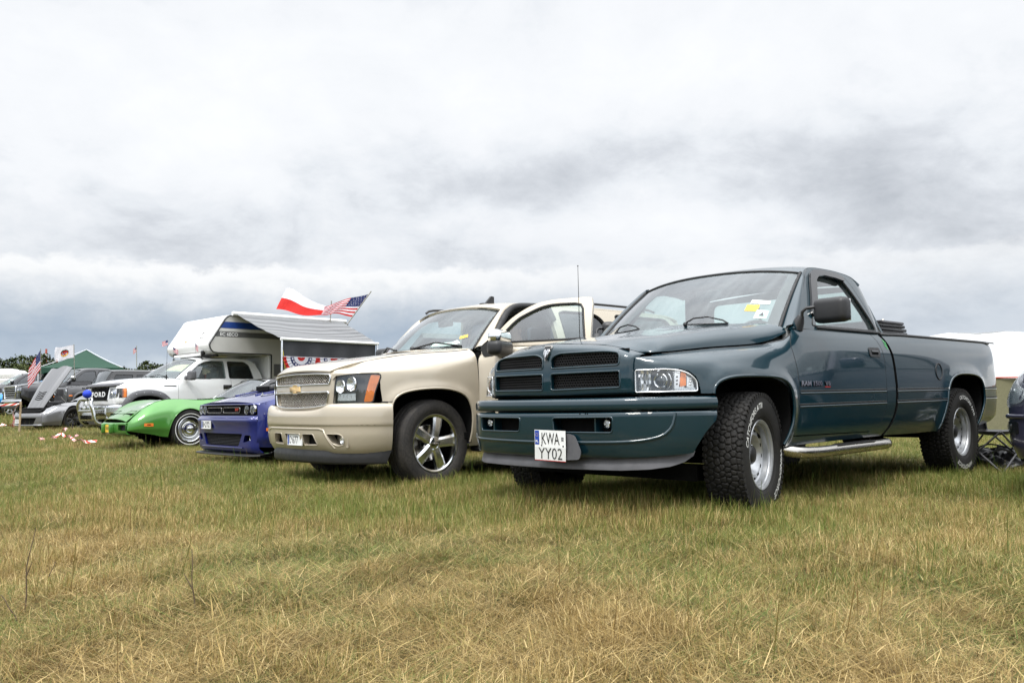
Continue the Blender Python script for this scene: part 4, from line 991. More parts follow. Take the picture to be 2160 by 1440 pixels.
    for i,(x,z,e) in enumerate(zip(xr,zr,ze)):
        row=[]
        for t in (1,.985,.95,.88,.75,.5,.25,0):
            ye=yc(e)+.002; y=ye*t; k=1-(t**6)*1.0; zz=e+(z-e)*(1-t**3.2)
            xx=x+ (.10*(1-t*t) if i==0 else .08*(1-t*t) if i==1 else .04*(1-t*t) if i==2 else 0)
            row.append((xx,y,zz))
        RR.append(row+[(a,-b,c) for a,b,c in row[::-1][1:]])
    roofn=Net(RR,120,120,hint=(0,0,1),smooth=2); panel(Bc,roofn,[(0,0),(1,0),(1,1),(0,1)],'teal',uvspace=True,step=.05,thick=.02)
    # back panel of the cab with its window
    Q=lambda y,z: (-2.222+(z-1.25)*.33 if z>1.25 else -2.222,y,z)
    bo_=[(-.86,.95),(.86,.95),(.88,1.25),(.80,1.50),(.70,1.68),(.0,1.715),(-.70,1.68),(-.80,1.50),(-.88,1.25)]; bw=rnd([(-.76,1.30),(.76,1.30),(.68,1.650),(-.68,1.650)],.08,5)
    BN=Net([[Q(y,z) for z in (.9,1.1,1.25,1.4,1.6,1.78)] for y in np.linspace(-.95,.95,9)],60,40,hint=(-1,0,0),smooth=0)
    panel(Bc,BN,bo_,'teal',holes=[bw],ax=(1,2),step=.1,thick=.03); 
    panel(Bc,BN,bo_,'interior',holes=[bw],ax=(1,2),step=.1,thick=0,off=-.04)
    panel(Bc,CN,cab_out,'interior',holes=[win],step=.1,thick=0,off=-.05); X_=MB(); X_.merge(Bc) if False else None
    L=[BN.at(a,b,(1,2),-.01)[0] for a,b in dens(bw,.04)]; Bc.tube(L,.014,'gasket',seg=6,close=True)
    # A-pillar outer skin between windscreen and side
    cabup=Bc.build('cab',car_)
    # windscreen
    def wb(t): a=abs(t); return np.array((-.335-.20*a**2-.06*a**6,t*.835,1.296-.050*a*a))
    def wt(t): a=abs(t); return np.array((-1.015-.085*a**2-.025*a**6,t*.735,1.758-.058*a**2.4))
    def ws(t,q): p=wb(t)*(1-q)+wt(t)*q; n=np.array((.6,0,.8)); return p+n*.028*math.sin(PI*q)*(1-.5*t*t)
    ts=np.linspace(-1,1,31); WN=Net([[ws(t,q) for q in np.linspace(0,1,9)] for t in ts],130,60,hint=(1,0,1),smooth=0)
    Bw=MB(); panel(Bw,WN,[(.012,.0),(.988,.0),(.988,1),(.012,1)],'wshield',uvspace=True,step=.08,thick=0)
    wso=Bw.build('windshield',car_)
    Bw=MB(); # black border (frit) behind the edge, and the seal
    fo=[(.0,.0),(1,.0),(1,1),(0,1)]; fi=rnd([(.045,.055),(.945,.055),(.94,.945),(.05,.945)],.02,4); panel(Bw,WN,fo,'gasket',holes=[fi],uvspace=True,off=-.006,thick=0,step=.06)
    for s_ in (.004,.996):
        L=[WN.f(s_,q)[0]+WN.f(s_,q)[1]*.004 for q in np.linspace(0,1,14)]; Bw.tube(L,.013,'gasket',seg=8)
    L=[WN.f(q,.998)[0]+WN.f(q,.998)[1]*.003 for q in np.linspace(0,1,24)]; Bw.tube(L,.008,'gasket',seg=8)
    Bw.build('window_seal',wso)
    # pillars: painted skin from windscreen edge to side frame
    for s_ in (-1,1):
        Bp=MB(); e1=[]; e2=[]
        for q in np.linspace(-.02,1.0,16):
            p=ws(1,q) if q>=0 else wb(1)+(wb(1)-ws(1,.05))*.4; e1.append(p*np.array((1,s_,1)))
            i=q*len(cab_out)*.0
            # matching point on the front edge of the side frame
            z=p[2]+.004; pts=[c for c in cab_out if c[0]>-1.3]; zs=[c[1] for c in pts]; x=float(np.interp(z+.035,zs,[c[0] for c in pts])); e2.append(np.array((x,s_*(yc(z+.035)+.0),z+.035)))
        P=[]
        for a,b in zip(e1,e2):
            mid=(a+b)/2+np.array((.025,s_*.020,.012)); P.append([a,a*.5+mid*.5+np.array((.004,s_*.002,.003)),mid,b*.5+mid*.5+np.array((.0,s_*.006,.002)),b])
        Bp.grid(np.array(P),'teal',flip=(s_>0),angle=80)
        Bp.build('windshield_pillar',car_)
    # side and rear glass
    for s_ in (1,-1):
        Bg=MB(); panel(Bg,CN,win,'glass',off=-.022,thick=0,step=.15)
        if s_<0: X_=MB(); X_.merge(Bg,Matrix.Scale(-1,4,Vector((0,1,0)))); Bg=X_
        Bg.build('side_window',car_)
    Bg=MB(); panel(Bg,BN,bw,'glass',ax=(1,2),off=-.01,thick=0,step=.2)
    for y in (-.22,.22): Bg.box((-2.150,y,1.475),(.02,.022,.34),'gasket',rot=(0,.32,0))
    Bg.build('rear_window',car_)
    # belt moulding
    for s_ in (-1,1):
        Bs=MB(); L=[CN.at(x,1.262,off=.004)[0]*np.array((1,s_,1)) for x in np.linspace(-.95,-2.0,12)]; Bs.tube(L,.012,'gasket',seg=6)
        Bs.build('belt_moulding',car_)
    # ---- interior
    Bi=MB(); Bi.box((-1.78,0,1.00),(.16,1.50,.62),'seat',bev=.06,rot=(0,-.2,0),seg=3); Bi.box((-1.48,0,.80),(.56,1.50,.20),'seat',bev=.06,seg=3)
    Bi.box((-.86,0,1.12),(.46,1.62,.24),'interior',bev=.06,seg=3); Bi.box((-.62,0,1.235),(.30,1.50,.05),'interior',bev=.02)
    Bi.box((-1.3,0,.62),(1.6,1.7,.02),'softblack')
    panel(Bi,roofn,[(.04,.03),(.96,.03),(.96,.97),(.04,.97)],'interior',uvspace=True,off=-.045,thick=0,step=.1)
    for s_ in (-1,1):
        Bi.box((-1.35,s_*.86,1.08),(1.5,.04,.34),'interior',bev=.01)
        L=[np.array((x,s_*(yc(z)-.06),z)) for x,z in [(-.72,1.28),(-.93,1.46),(-1.13,1.64),(-1.22,1.71)]]; Bi.tube(L,.030,'interior',seg=6)
    Bi.build('interior',car_)
    for s_ in (-.36,.36):
        Bv=MB(); Bv.box((-1.80,s_,1.36),(.09,.26,.13),'seat',bev=.045,seg=3); Bv.tube([(-1.79,s_,1.22),(-1.79,s_,1.34)],.012,'steel'); Bv.build('headrest',car_)
    Bv=MB(); c=np.array((-1.12,.38,1.19)); ax_=unit(np.array((-.85,0,.5))); e1=np.array((0,1.,0)); e2=np.cross(ax_,e1)
    Bv.tube([c+.19*(math.cos(a)*e1+math.sin(a)*e2) for a in np.linspace(0,2*PI,28,endpoint=False)],.014,'gasket',close=True)
    for a in (0,PI,-PI/2): Bv.tube([c,c+.19*(math.cos(a)*e1+math.sin(a)*e2)],.012,'gasket')
    Bv.sphere(c,.06,'gasket',12,8,(.5,1,1)); Bv.build('steering_wheel',car_)
    Bv=MB(); Bv.box((-.98,0,1.60),(.02,.24,.07),'gasket',bev=.02,seg=3); Bv.build('rear_view_mirror',car_)
    Bv=MB(); Bv.prism([(-.72,1.273),(-.48,1.275),(-.45,1.282),(-.70,1.340)],'y',-.52,-.12,'sticker'); Bv.build('paper_sheet',car_)
    # stickers on the glass
    def stick(t0,q0,t1,q1,m_,name,txt=None,mark=None):
        Bk=MB(); panel(Bk,WN,[(t0,q0),(t1,q0),(t1,q1),(t0,q1)],m_,uvspace=True,off=-.003,thick=0,step=.05)
        panel(Bk,WN,[(t0,q0),(t1,q0),(t1,q1),(t0,q1)],m_,uvspace=True,off=.0015,thick=0,step=.05)
        if txt: 
            w_=(t1-t0); text(Bk,txt,'ink',lambda s,t:WN.f(t0+w_*.18+s,q0+(q1-q0)*.3+t),w=w_*.62,h=(q1-q0)*.42,bold=.01)
            k=Bk
        if mark: panel(Bk,WN,[(t0+(t1-t0)*.3,q0+(q1-q0)*.3),(t0+(t1-t0)*.75,q0+(q1-q0)*.3),(t0+(t1-t0)*.55,q0+(q1-q0)*.75)],'trim',uvspace=True,off=.003,thick=0,step=.05)
        Bk.build(name,wso)
    # ---- wipers


    def wp(u,v,off): p,n=WN.f(u,v); return p+n*off
    for (u0,v0),(u1,v1) in (((.62,.01),(.80,.03)),((.22,.01),(.37,.02))):
        Bw=MB(); mid=((u0+u1)/2,(v0+v1)/2+.055)
        Bw.tube([wp(u0,v0-.0,.03),wp(u0*.6+mid[0]*.4,v0*.4+mid[1]*.6,.05),wp(mid[0],mid[1],.045),wp(u1*.75+mid[0]*.25,v1*.6+mid[1]*.4,.03),wp(u1,v1,.012)],.0065,'black',seg=6)
        Bw.tube([wp(u0+.01,v0+.01,.012),wp(u1,v1,.012)],.006,'black',seg=6); Bw.sphere(wp(u0,v0,.02),.018,'black',12,8)
        Bw.build('wiper',car_)
    stick(.845,.365,.925,.425,'sticker','sticker','5 476')
    stick(.835,.245,.888,.345,'yellow','sticker',None); stick(.885,.135,.935,.270,'greensticker','sticker',None,True)
    # ---- mirrors
    for s_ in (1,-1):
        Bm=MB(); hd=MB(); hd.box((0,0,0),(.12,.250,.175),'black',bev=.042,seg=4)
        Bm.merge(hd,Matrix.Translation(Vector((-.77,1.135,1.362)))@Matrix.Rotation(R(-6),4,'Z'))
        Bm.box((-.835,1.13,1.362),(.006,.22,.15),'chrome',bev=.002)
        Bm.tube([(-.70,.945,1.31),(-.69,.955,1.36),(-.70,.98,1.385),(-.73,1.02,1.390),(-.75,1.05,1.390)],.012,'black',seg=8)
        Bm.tube([(-.70,.90,1.245),(-.70,.925,1.30),(-.70,.94,1.335)],[.055,.042,.026],'black',seg=12,ry=.8)
        if s_<0:      # this one is folded back along the door
            X_=MB(); X_.merge(Bm,Matrix.Scale(-1,4,Vector((0,1,0)))@Matrix.Translation(Vector((-.70,.95,0)))@Matrix.Rotation(R(62),4,'Z')@Matrix.Translation(Vector((.70,-.95,0)))); Bm=X_
        Bm.build('side_mirror',car_)
    # ---- side steps
    for s_ in (1,-1):
        Bt=MB(); P=[(-.42,.80,.44),(-.46,.90,.405),(-.56,.955,.385),(-.80,.975,.375),(-1.1,.98,.375),(-1.6,.98,.375),(-1.95,.965,.375),(-2.04,.90,.38),(-2.06,.80,.40)]
        P=smoothpoly([(a,b*s_,c) for a,b,c in P],40); Bt.tube(P,.040,'steel',seg=16)
        Bt.box((-1.35,s_*.985,.412),(.62,.055,.010),'black',bev=.004); Bt.box((-1.35,s_*.985,.418),(.58,.04,.006),'softblack',bev=.002); Bt.build('side_step',car_)
    # ---- antenna
    Ba=MB(); b0=np.array((-.30,-.80,1.16)); Ba.tube([b0,b0+np.array((.0,0,.05))],.010,'gasket'); Ba.tube([b0+np.array((0,0,.04)),b0+np.array((.0,.0,.45)),b0+np.array((.0,.0,.71))],[.0035,.003,.002],'gasket',seg=6); Ba.sphere(b0+np.array((0,0,.715)),.006,'gasket',8,6); Ba.build('antenna',car_)
    # green scratch-logo sticker on cab corner
    Bs=MB()
    for k in range(3): panel(Bs,side,[(-1.995-.016*k,1.21-.01*k),(-2.003-.016*k,1.21-.01*k),(-2.012-.016*k,1.155-.012*k),(-2.003-.016*k,1.145-.012*k)],'monster',off=.002,thick=0)
    Bs.build('small_sticker',car_)
    # yellow square reflex on fender
    wheels(car_,[(0,.875,R(11),0.),(0,-.875,R(11),0.4),(-WB,.875,0,R(-65)),(-WB,-.875,0,1.)],.402,.218,.262,'steel','at','tyre',letters=[('WINDFORCE',R(120),.300,.040,.36),('CATCHFORS A/TII',R(-40),.300,.036,.42),('CATCHFORS A/TII',R(215),.292,.034,.36)][:2])
    return car_
RAM=build_ram()
# ------------------------------------------------------------------ shared shell helpers for the other vehicles
def flipm(B,s):
    if s>0: return B
    X_=MB(); X_.merge(B,Matrix.Scale(-1,4,Vector((0,1,0)))); return X_
def ring(net,poly,off,close=True,ax=(0,2),step=.03): return [net.at(a,b,ax,off)[0] for a,b in dens(poly,step,closed=close)]
def arch_poly(cx,r,zb,ztop,n=40,sq=2.5,r2=None):
    "wheel opening: flattened arc from front bottom over the top to rear bottom"
    r2=r2 or r; P=[]
    zc=zb+.0
    for a in np.linspace(0,PI,n):
        c,s=math.cos(a),math.sin(a); e=2/sq; x=cx+(r if c>0 else r2)*abs(c)**e*(1 if c>0 else -1); z=zc+(ztop-zc)*abs(s)**e; P.append((x,z))
    return P
def flare(polys,amp=.02,wid=.055):
    A=[np.array(p) for p in polys]
    def f(P):
        q=P[...,[0,2]]; out=np.zeros(P.shape[:2])
        for L in A:
            d=np.full(P.shape[:2],9.)
            for a in L: d=np.minimum(d,np.hypot(q[...,0]-a[0],q[...,1]-a[1]))
            out+=amp*np.exp(-(d/wid)**2)
        return out
    return f
def housing(B,arch,y0,y1,zc,cx):
    for sy in (-1,1):
        P=[[(x,sy*y,z-.006) for x,z in arch] for y in (y0,(y0+y1)/2,y1)]; B.grid(np.array(P),'softblack',flip=(sy<0),angle=80)
        B.box((cx,sy*(y1-.02),zc+.12),(abs(arch[0][0]-arch[-1][0])+.06,.03,.62),'softblack')
def build_suv():
    c_=car('suv','beige full-size SUV with chrome mesh grille, gold bow-tie badge and its driver door wide open','SUV',(-1.324,8.577,0),.88)
    WB=2.86
    zc=[.36,.45,.60,.78,.92,1.04]; ins=[.06,.03,.005,.0,.0,.006]
    def st(x,Y,z6,z7,z8,y6,y7,y8,lean=0.): return [(x,Y-d,z) for z,d in zip(zc,ins)]+[(x-lean*.3,y6,z6),(x-lean*.7,y7,z7),(x-lean,y8,z8)]
    S=[st(.848,.575,1.045,1.062,1.07,.572,.568,.56,.012),st(.830,.64,1.048,1.068,1.08,.635,.625,.60,.03),st(.79,.72,1.055,1.08,1.095,.71,.69,.65,.05),st(.725,.80,1.062,1.095,1.118,.785,.745,.685,.05),
       st(.64,.865,1.072,1.115,1.145,.84,.785,.71,.04),st(.53,.92,1.085,1.135,1.168,.885,.815,.725,.02),st(.40,.965,1.098,1.155,1.19,.925,.845,.742),st(.2,.99,1.115,1.18,1.22,.95,.875,.765),
       st(-.05,1.0,1.13,1.20,1.243,.965,.90,.79),st(-.3,1.0,1.14,1.215,1.262,.975,.925,.815),st(-.5,.998,1.15,1.235,1.285,.98,.945,.865),st(-.65,.997,1.15,1.24,1.30,.983,.96,.925),
       st(-1.5,.997,1.15,1.24,1.30,.983,.96,.925),st(-2.4,.997,1.15,1.24,1.30,.983,.96,.925),st(-3.3,.99,1.15,1.24,1.30,.975,.95,.915),st(-3.75,.955,1.15,1.24,1.30,.94,.915,.88),st(-3.93,.88,1.15,1.24,1.30,.865,.84,.81),st(-3.99,.76,1.15,1.24,1.30,.75,.73,.70)]
    fa=smoothpoly([(.452,.44),(.458,.62),(.452,.76),(.405,.835),(.29,.880),(.06,.903),(-.15,.893),(-.31,.838),(-.385,.72),(-.40,.56),(-.392,.40)],50)
    ra=[(x-WB,z) for x,z in fa]
    side=Net(S,360,80,hint=(0,1,0),smooth=5,disp=flare([fa,ra],.016,.05)); k_=int(np.argmin(np.abs(side.P[:,50,0]-.34))); sn=side.sub(0,k_)
    B=MB(); g=.004
    hood_line=[(.672,1.128),(.60,1.15),(.45,1.178),(.2,1.218),(-.05,1.241),(-.3,1.26),(-.45,1.277)]
    # rear side with door cuts
    f_lip=[(-.475,1.30),(-.478,1.10),(-.485,.80),(-.50,.60),(-.515,.46)]
    bp_=[(-1.60,1.30),(-1.615,1.0),(-1.61,.7),(-1.58,.47)]
    rd_b=[(-2.50,1.30),(-2.50,1.18),(-2.46,1.02),(-2.40,.90),(-2.34,.74),(-2.30,.55),(-2.27,.47)]
    # sill
    panel(B,side,[(-.40,.365),(-.40,.44),(-.52,.455),(-2.26,.455),(-2.38,.365)],'beige')
    panel(B,side,[(x,z) for x,z in ra if z>.45][::-1]+[(-2.37,.37),(-2.27,.455)]+[(x-g,z) for x,z in rd_b[::-1]]+[(-3.0,1.30),(-3.985,1.30),(-3.985,.50),(-3.9,.40),(-3.30,.37)],'beige',step=.06)
    panel(B,side,[(-1.70,1.26),(-1.70,.47),(-2.25,.47),(-2.32,.9),(-2.46,1.1),(-2.46,1.26)],'softblack',off=-.03,thick=0,step=.2)
    B.mirror()
    # black opening of the driver door: pillar faces, floor
    B.box((-1.1,0,.46),(1.5,1.86,.06),'softblack'); B.box((-.52,.90,.85),(.03,.14,.80),'softblack'); B.box((-1.64,.90,.85),(.05,.13,.80),'beige'); B.box((-1.1,.93,.43),(1.1,.10,.05),'black',bev=.01)
    B.box((-.45,0,.80),(.10,1.85,.60),'softblack'); B.box((-2.2,0,.50),(3.2,1.7,.05),'softblack'); B.box((.55,0,.60),(.5,1.1,.5),'softblack')
    B.lathe([(-.7,.06),(.7,.06)],'softblack',c=(0,0,.40),seg=12,axis='y'); B.lathe([(-.7,.07),(.7,.07)],'softblack',c=(-WB,0,.40),seg=12,axis='y')
    housing(B,fa,.985,.58,.5,0.03); housing(B,ra,.985,.58,.5,-WB+.03)
    B.grid(np.array([[(-.22-.34*abs(t)**2.2-dx,t*.84,1.293-.02*abs(t)-dz) for t in np.linspace(-1,1,21)] for dx,dz in ((-.04,0),(.05,-.004),(.18,.02))]),'black',flip=True)
    B.build('body',c_)
    for s_ in (1,-1):
        F=MB()
        panel(F,side,[(.49,.782),(.530,.784),(.545,.90),(.552,1.039),(.62,1.040),(.70,1.038),(.70,1.116),(.672,1.125)]+hood_line[1:]+[(x+g,z) for x,z in f_lip]+[(-.50,.42),(-.41,.37),(-.392,.41)]+[(x,z) for x,z in fa[::-1] if z>.44],'beige',step=.035)
        panel(F,sn,[(.588,.985),(.628,1.019),(.80,1.037),(.815,1.038),(.798,1.06),(.752,1.094),(.692,1.116),(.648,1.094),(.602,1.078),(.585,1.064)],'beige',ax=(1,2),thick=.01)
        F.tube([p for p in ring(side,[q for q in fa],-.006,False)],.011,'beige',seg=8)
        strip(F,side,[(.54,.784),(.44,.784)],.009,'gasket',off=-.001,thick=.003); strip(F,side,[(x,z-.002) for x,z in hood_line],.009,'gasket',off=-.001,thick=.003); strip(F,side,f_lip,.010,'gasket',off=-.003,thick=.003)
        flipm(F,s_).build('fender',c_)
        if s_<0:
            Dd=MB(); panel(Dd,side,[(x-g,z) for x,z in f_lip]+[(x+g,z) for x,z in bp_[::-1]],'beige'); flipm(Dd,s_).build('door',c_)
        Rd=MB(); panel(Rd,side,[(x-g,z) for x,z in bp_]+[(x+g,z) for x,z in rd_b[::-1]],'beige'); flipm(Rd,s_).build('rear_door',c_)
    # hood
    hl=tab([(.86,.56),(.76,.64),(.672,.695),(.5,.725),(.2,.762),(-.05,.788),(-.3,.815),(-.5,.87)]); hz=tab([(.86,1.068),(.76,1.098),(.672,1.128),(.5,1.168),(.2,1.218),(-.05,1.243),(-.3,1.262),(-.5,1.286)])
    zt=tab([(.9,1.085),(.8,1.118),(.65,1.158),(.4,1.205),(.1,1.248),(-.2,1.280),(-.5,1.300)]); H=[]
    for i,x in enumerate([.86,.80,.70,.55,.35,.1,-.1,-.32,-.50]):
        row=[]
        for t,k in [(1,0),(.97,.28),(.90,.60),(.75,.86),(.55,.96),(.28,1.0),(0,1.0)]:
            y=hl(x)*t; z=hz(x)+(zt(x)-hz(x))*k; xx=x
            if i==0: xx=.905-.17*y*y; z=1.062+.02*(1-t*t)
            if i==1: xx=.865-.17*y*y; z=1.095+.020*(1-t*t)-.006*t
            if i==2: xx=.78-.12*y*y
            if i>=7: xx=x+.30*(1-t*t)*(1 if i==8 else .4)
            row.append((xx,y,z))
        H.append([(a,-b,c) for a,b,c in row]+row[::-1][1:])
    hn=Net(H,120,120,hint=(0,0,1),smooth=4); Bh=MB(); panel(Bh,hn,[(0,.004),(1,.004),(1,.996),(0,.996)],'beige',uvspace=True,step=.05,thick=.02,dstep=.02); Bh.build('hood',c_)
    # nose: body-coloured frame round two mesh grilles
    gx=lambda y:.905-.19*y*y
    ysn=[-.60,-.58,-.5,-.35,-.15,0,.15,.35,.5,.58,.60]
    nz=Net([[(gx(y)+dx-(.03 if abs(y)>.595 else 0),y,z) for z,dx in ((.70,-.02),(.73,.0),(.80,.004),(.90,.004),(1.0,.0),(1.045,-.006),(1.060,-.02),(1.064,-.045))] for y in ysn],140,50,hint=(1,0,0),smooth=1)
    up=rnd([(-.545,.952),(.555,.948),(.565,1.030),(.40,1.044),(0,1.050),(-.40,1.044),(-.560,1.030)],[.02,.02,.03,.1,.1,.1,.03]); lo_=rnd([(-.545,.880),(.545,.880),(.515,.762),(.30,.742),(0,.736),(-.30,.742),(-.515,.762)],[.02,.02,.03,.1,.1,.1,.03])
    Bg=MB(); panel(Bg,nz,[(-.595,.712),(.595,.712),(.595,1.058),(.4,1.062),(-.4,1.062),(-.595,1.058)],'beige',holes=[up,lo_],ax=(1,2),step=.04,thick=.03)
    for q in (up,lo_): Bg.tube(ring(nz,q,.003,True,(1,2)),.0085,'chrome',seg=8,close=True)
    gr=Bg.build('grille',c_)
    Bm=MB()
    for q in (up,lo_):
        qa=np.array(q); (y0,z0),(y1,z1)=qa.min(0),qa.max(0)
        def ins_(p):
            c=False; n=len(q)
            for i in range(n):
                a,b=q[i],q[i-1]
                if (a[1]>p[1])!=(b[1]>p[1]) and p[0]<(b[0]-a[0])*(p[1]-a[1])/(b[1]-a[1]+1e-12)+a[0]: c=not c
            return c
        pit=.036
        for dr in (-1,1):
            k=-40
            while k<60:
                y=y0+k*pit; L=[]; k+=1
                for t in np.arange(0,z1-z0+.012,.011):
                    p=(y+dr*t*1.25,z0-.005+t)
                    if ins_(p): L.append((gx(p[0])-.022+dr*.002+.004*math.sin(t*180+k*PI),p[0],p[1]))
                    elif len(L)>1: Bm.tube(L,.0028,'steel',seg=5,cap=False); L=[]
                    else: L=[]
                if len(L)>1: Bm.tube(L,.0028,'steel',seg=5,cap=False)
        Bm.grid(np.array([[(gx(y)-.06,y,z) for z in (z0,z1)] for y in np.linspace(-.56,.56,9)]),'softblack')
    Bm.build('grille_mesh',gr)
    Be=MB(); bt=[(a*1.2,b*1.2) for a,b in [(-.088,-.024),(-.034,-.024),(-.034,-.040),(.034,-.040),(.034,-.024),(.100,-.024),(.088,.024),(.034,.024),(.034,.040),(-.034,.040),(-.034,.024),(-.100,.024)]]
    Be.prism([(a,b+.914) for a,b in bt],'x',.905,.922,'chrome'); Be.prism([(a*.90,b*.82+.914) for a,b in bt],'x',.92,.928,'gold'); Be.build('bow_tie_emblem',gr)
    # lamps
    for s_ in (1,-1):
        L=MB(); yz=rnd([(.605,.772),(.626,.968),(.65,1.012),(.80,1.032),(.908,1.032),(.912,1.0),(.892,.86),(.885,.782),(.75,.766)],[.02,.03,.03,.05,.02,.02,.02,.02,.04])
        panel(L,sn,yz,'lens',ax=(1,2),off=.003,thick=.01,step=.03); panel(L,sn,yz,'trim',ax=(1,2),off=-.05,thick=0,step=.06); L.tube(ring(sn,yz,.001,True,(1,2)),.006,'gasket',seg=6,close=True)
        for (y,z,r_) in ((.672,.925,.062),(.765,.945,.066)):
            p,n=sn.at(y,z,(1,2),-.012); X=unit(np.array((1.,.15,0))); Rm=Vector(X).to_track_quat('X','Z').to_matrix().to_4x4(); Rm.translation=Vector(p); P_=MB()
            P_.lathe([(.0,r_),(.006,r_-.003),(-.012,r_*.75),(-.028,r_*.40),(-.034,.012),(-.008,.010),(-.004,0)],'alu',axis='x',seg=24,angle=20); L.merge(P_,Rm)
        for k in range(5):
            y0=.628+k*.033; a=[sn.at(y0+dy,z,(1,2),o)[0] for dy,z,o in ((0,.80,-.02),(.031,.80,-.028),(.031,.852,-.02),(0,.852,-.028))]; L.add(a,[(0,1,2,3),(3,2,1,0)],'alu',smooth=False)
        panel(L,sn,[(.622,.792),(.79,.796),(.79,.862),(.625,.860)],'chrome',ax=(1,2),off=-.034,thick=.005)
        panel(L,sn,rnd([(.842,.785),(.888,.788),(.910,1.022),(.874,1.026)],.01),'orange',ax=(1,2),off=-.004,thick=.012)
        flipm(L,s_).build('headlight',c_)
    # bumper
    def bpl(y):
        a=abs(y); return .975-.14*a*a if a<.6 else float(np.interp(a,[.6,.7,.8,.88,.94,.98,1.0],[.9246,.885,.82,.74,.65,.56,.46]))
    yb=[0,.12,.25,.38,.5,.6,.7,.78,.84,.89,.93,.96,.985,.998]; yb=[-a for a in yb[::-1]][:-1]+yb
    rows=[(.775,-.085),(.772,-.05),(.756,-.022),(.72,-.006),(.66,.0),(.585,.0),(.575,-.010),(.50,-.015),(.42,-.035),(.36,-.07),(.335,-.10)]
    ctrl=[]
    for y in yb:
        a=abs(y); t=min(1,max(0,(a-.5)/.5)); row=[]
        for i,(z,dx) in enumerate(rows):
            zz=z-.055*max(0,1-(a/.60)**4)*max(0,(z-.66)/.11); row.append((bpl(y)+dx*(1-t*.8),y+np.sign(y)*dx*t*.8,zz))
        ctrl.append(row)
    bn=Net(ctrl,220,60,hint=(1,0,0),smooth=1); Bb=MB()
    H0=[rnd([(-.30,.405),(-.16,.398),(-.165,.505),(-.32,.512)],.015),rnd([(-.12,.392),(.155,.392),(.175,.505),(-.135,.505)],.015),rnd([(.215,.398),(.44,.405),(.40,.505),(.22,.505)],.02),rnd([(.60,.510),(.735,.508),(.765,.48),(.760,.415),(.70,.400),(.645,.43)],.02)]
    H0=[[(-a,b) for a,b in q[::-1]] for q in (H0[2],H0[3])]+H0[1:]
    oc=[(.998,.78),(.999,.62),(.996,.50),(.985,.42),(.95,.36)]
    panel(Bb,bn,[(0,.338),(.9,.338)]+oc[::-1]+[(.80,.775),(.62,.773),(.5,.755),(.3,.722),(0,.718),(-.3,.722),(-.5,.755),(-.62,.773),(-.80,.775)]+[(-a,b) for a,b in oc]+[(-.9,.338)],'beige',holes=H0,ax=(1,2),step=.035,thick=.03)
    for i,q in enumerate(H0):
        L=ring(bn,q,-.003,True,(1,2),.02); P=np.array([L,[p-np.array((.07,0,0)) for p in L]]); Bb.grid(P,'beige',closev=True,angle=60); Bb.grid(P,'beige',closev=True,angle=60,flip=True)
        qa=np.array(q); cy=qa[:,0].mean(); Bb.box((bpl(cy)-.085,cy,qa[:,1].mean()),(.01,np.ptp(qa[:,0])+.03,np.ptp(qa[:,1])+.03),'softblack' if i in (0,2,3) else 'beige')
        Bb.tube([p+np.array((.002,0,0)) for p in L],.005,'beige',seg=6,close=True)
    # raised lower frame
    strip(Bb,bn,[(-.62,.40),(-.56,.54),(-.50,.552),(.50,.552),(.56,.54),(.66,.38)],.022,'beige',ax=(1,2),off=.001,thick=.006)
    strip(Bb,bn,[(-.95,.583),(.95,.583)],.006,'gasket',ax=(1,2),off=-.003,thick=.003)
    bo=Bb.build('bumper',c_)
    for s_ in (1,-1): F=MB(); F.lathe([(-.03,.034),(.0,.036),(.004,.030),(.002,0)],'lens',axis='x',seg=18); F.lathe([(-.005,.034),(-.03,.012)],'alu',axis='x',seg=14); F.build('fog_light',bo,loc=(bpl(.735)-.03,s_*.735,.452))
    Bc=MB(); cn=Net([[(bpl(y)-dx-.02,y*.955,z) for z,dx in ((.36,.05),(.30,.04),(.255,.045),(.24,.06))] for y in yb],120,20,hint=(1,0,0),smooth=0)
    panel(Bc,cn,[(.02,0),(.98,0),(.96,1),(.04,1)],'black',uvspace=True,step=.1,thick=.01); Bc.build('air_dam',c_)
    Bp=MB(); o=np.array((bpl(0)-.03,-.100,.398)); plate_small(Bp,o,(0,1,0),(0,0,1),.305,.100,'')
    X=np.array((1.,0,0)); fn=lambda s0,t0:(lambda s,t:(o+np.array((.0035,s0+s,t0+t)),X))
    Bp.prism([(o[1]+.004,o[2]+.004),(o[1]+.030,o[2]+.004),(o[1]+.030,o[2]+.096),(o[1]+.004,o[2]+.096)],'x',o[0]+.002,o[0]+.003,'plateblue')
    text(Bp,'C','ink',fn(.040,.016),w=.032,h=.068); text(Bp,'677','ink',fn(.105,.016),w=.115,h=.068); Bp.prism([(o[1]+.080,o[2]+.05),(o[1]+.092,o[2]+.05),(o[1]+.092,o[2]+.075),(o[1]+.080,o[2]+.075)],'x',o[0]+.002,o[0]+.003,'trim'); Bp.build('number_plate',c_)
    # ---- upper body
    def yc(z): t=(z-1.30)/.46; return .925-.125*t-.035*t*t
    CN=Net([[(x,yc(z)-.10*max(0,(-3.4-x)/.5)**2,z) for z in np.linspace(1.27,1.83,12)] for x in np.linspace(-.50,-3.98,50)],260,70,hint=(0,1,0),smooth=1)
    outl=smoothpoly([(-.60,1.295),(-.70,1.41),(-.82,1.55),(-.93,1.68),(-1.02,1.745),(-1.15,1.782),(-1.4,1.80),(-2.2,1.805),(-3.2,1.795),(-3.6,1.775),(-3.74,1.70),(-3.84,1.5),(-3.90,1.295)],80)
    door_win=smoothpoly([(-.66,1.31),(-.78,1.43),(-.90,1.57),(-1.02,1.68),(-1.14,1.728),(-1.35,1.745),(-1.57,1.745)],24)+[(-1.60,1.60),(-1.615,1.31)]
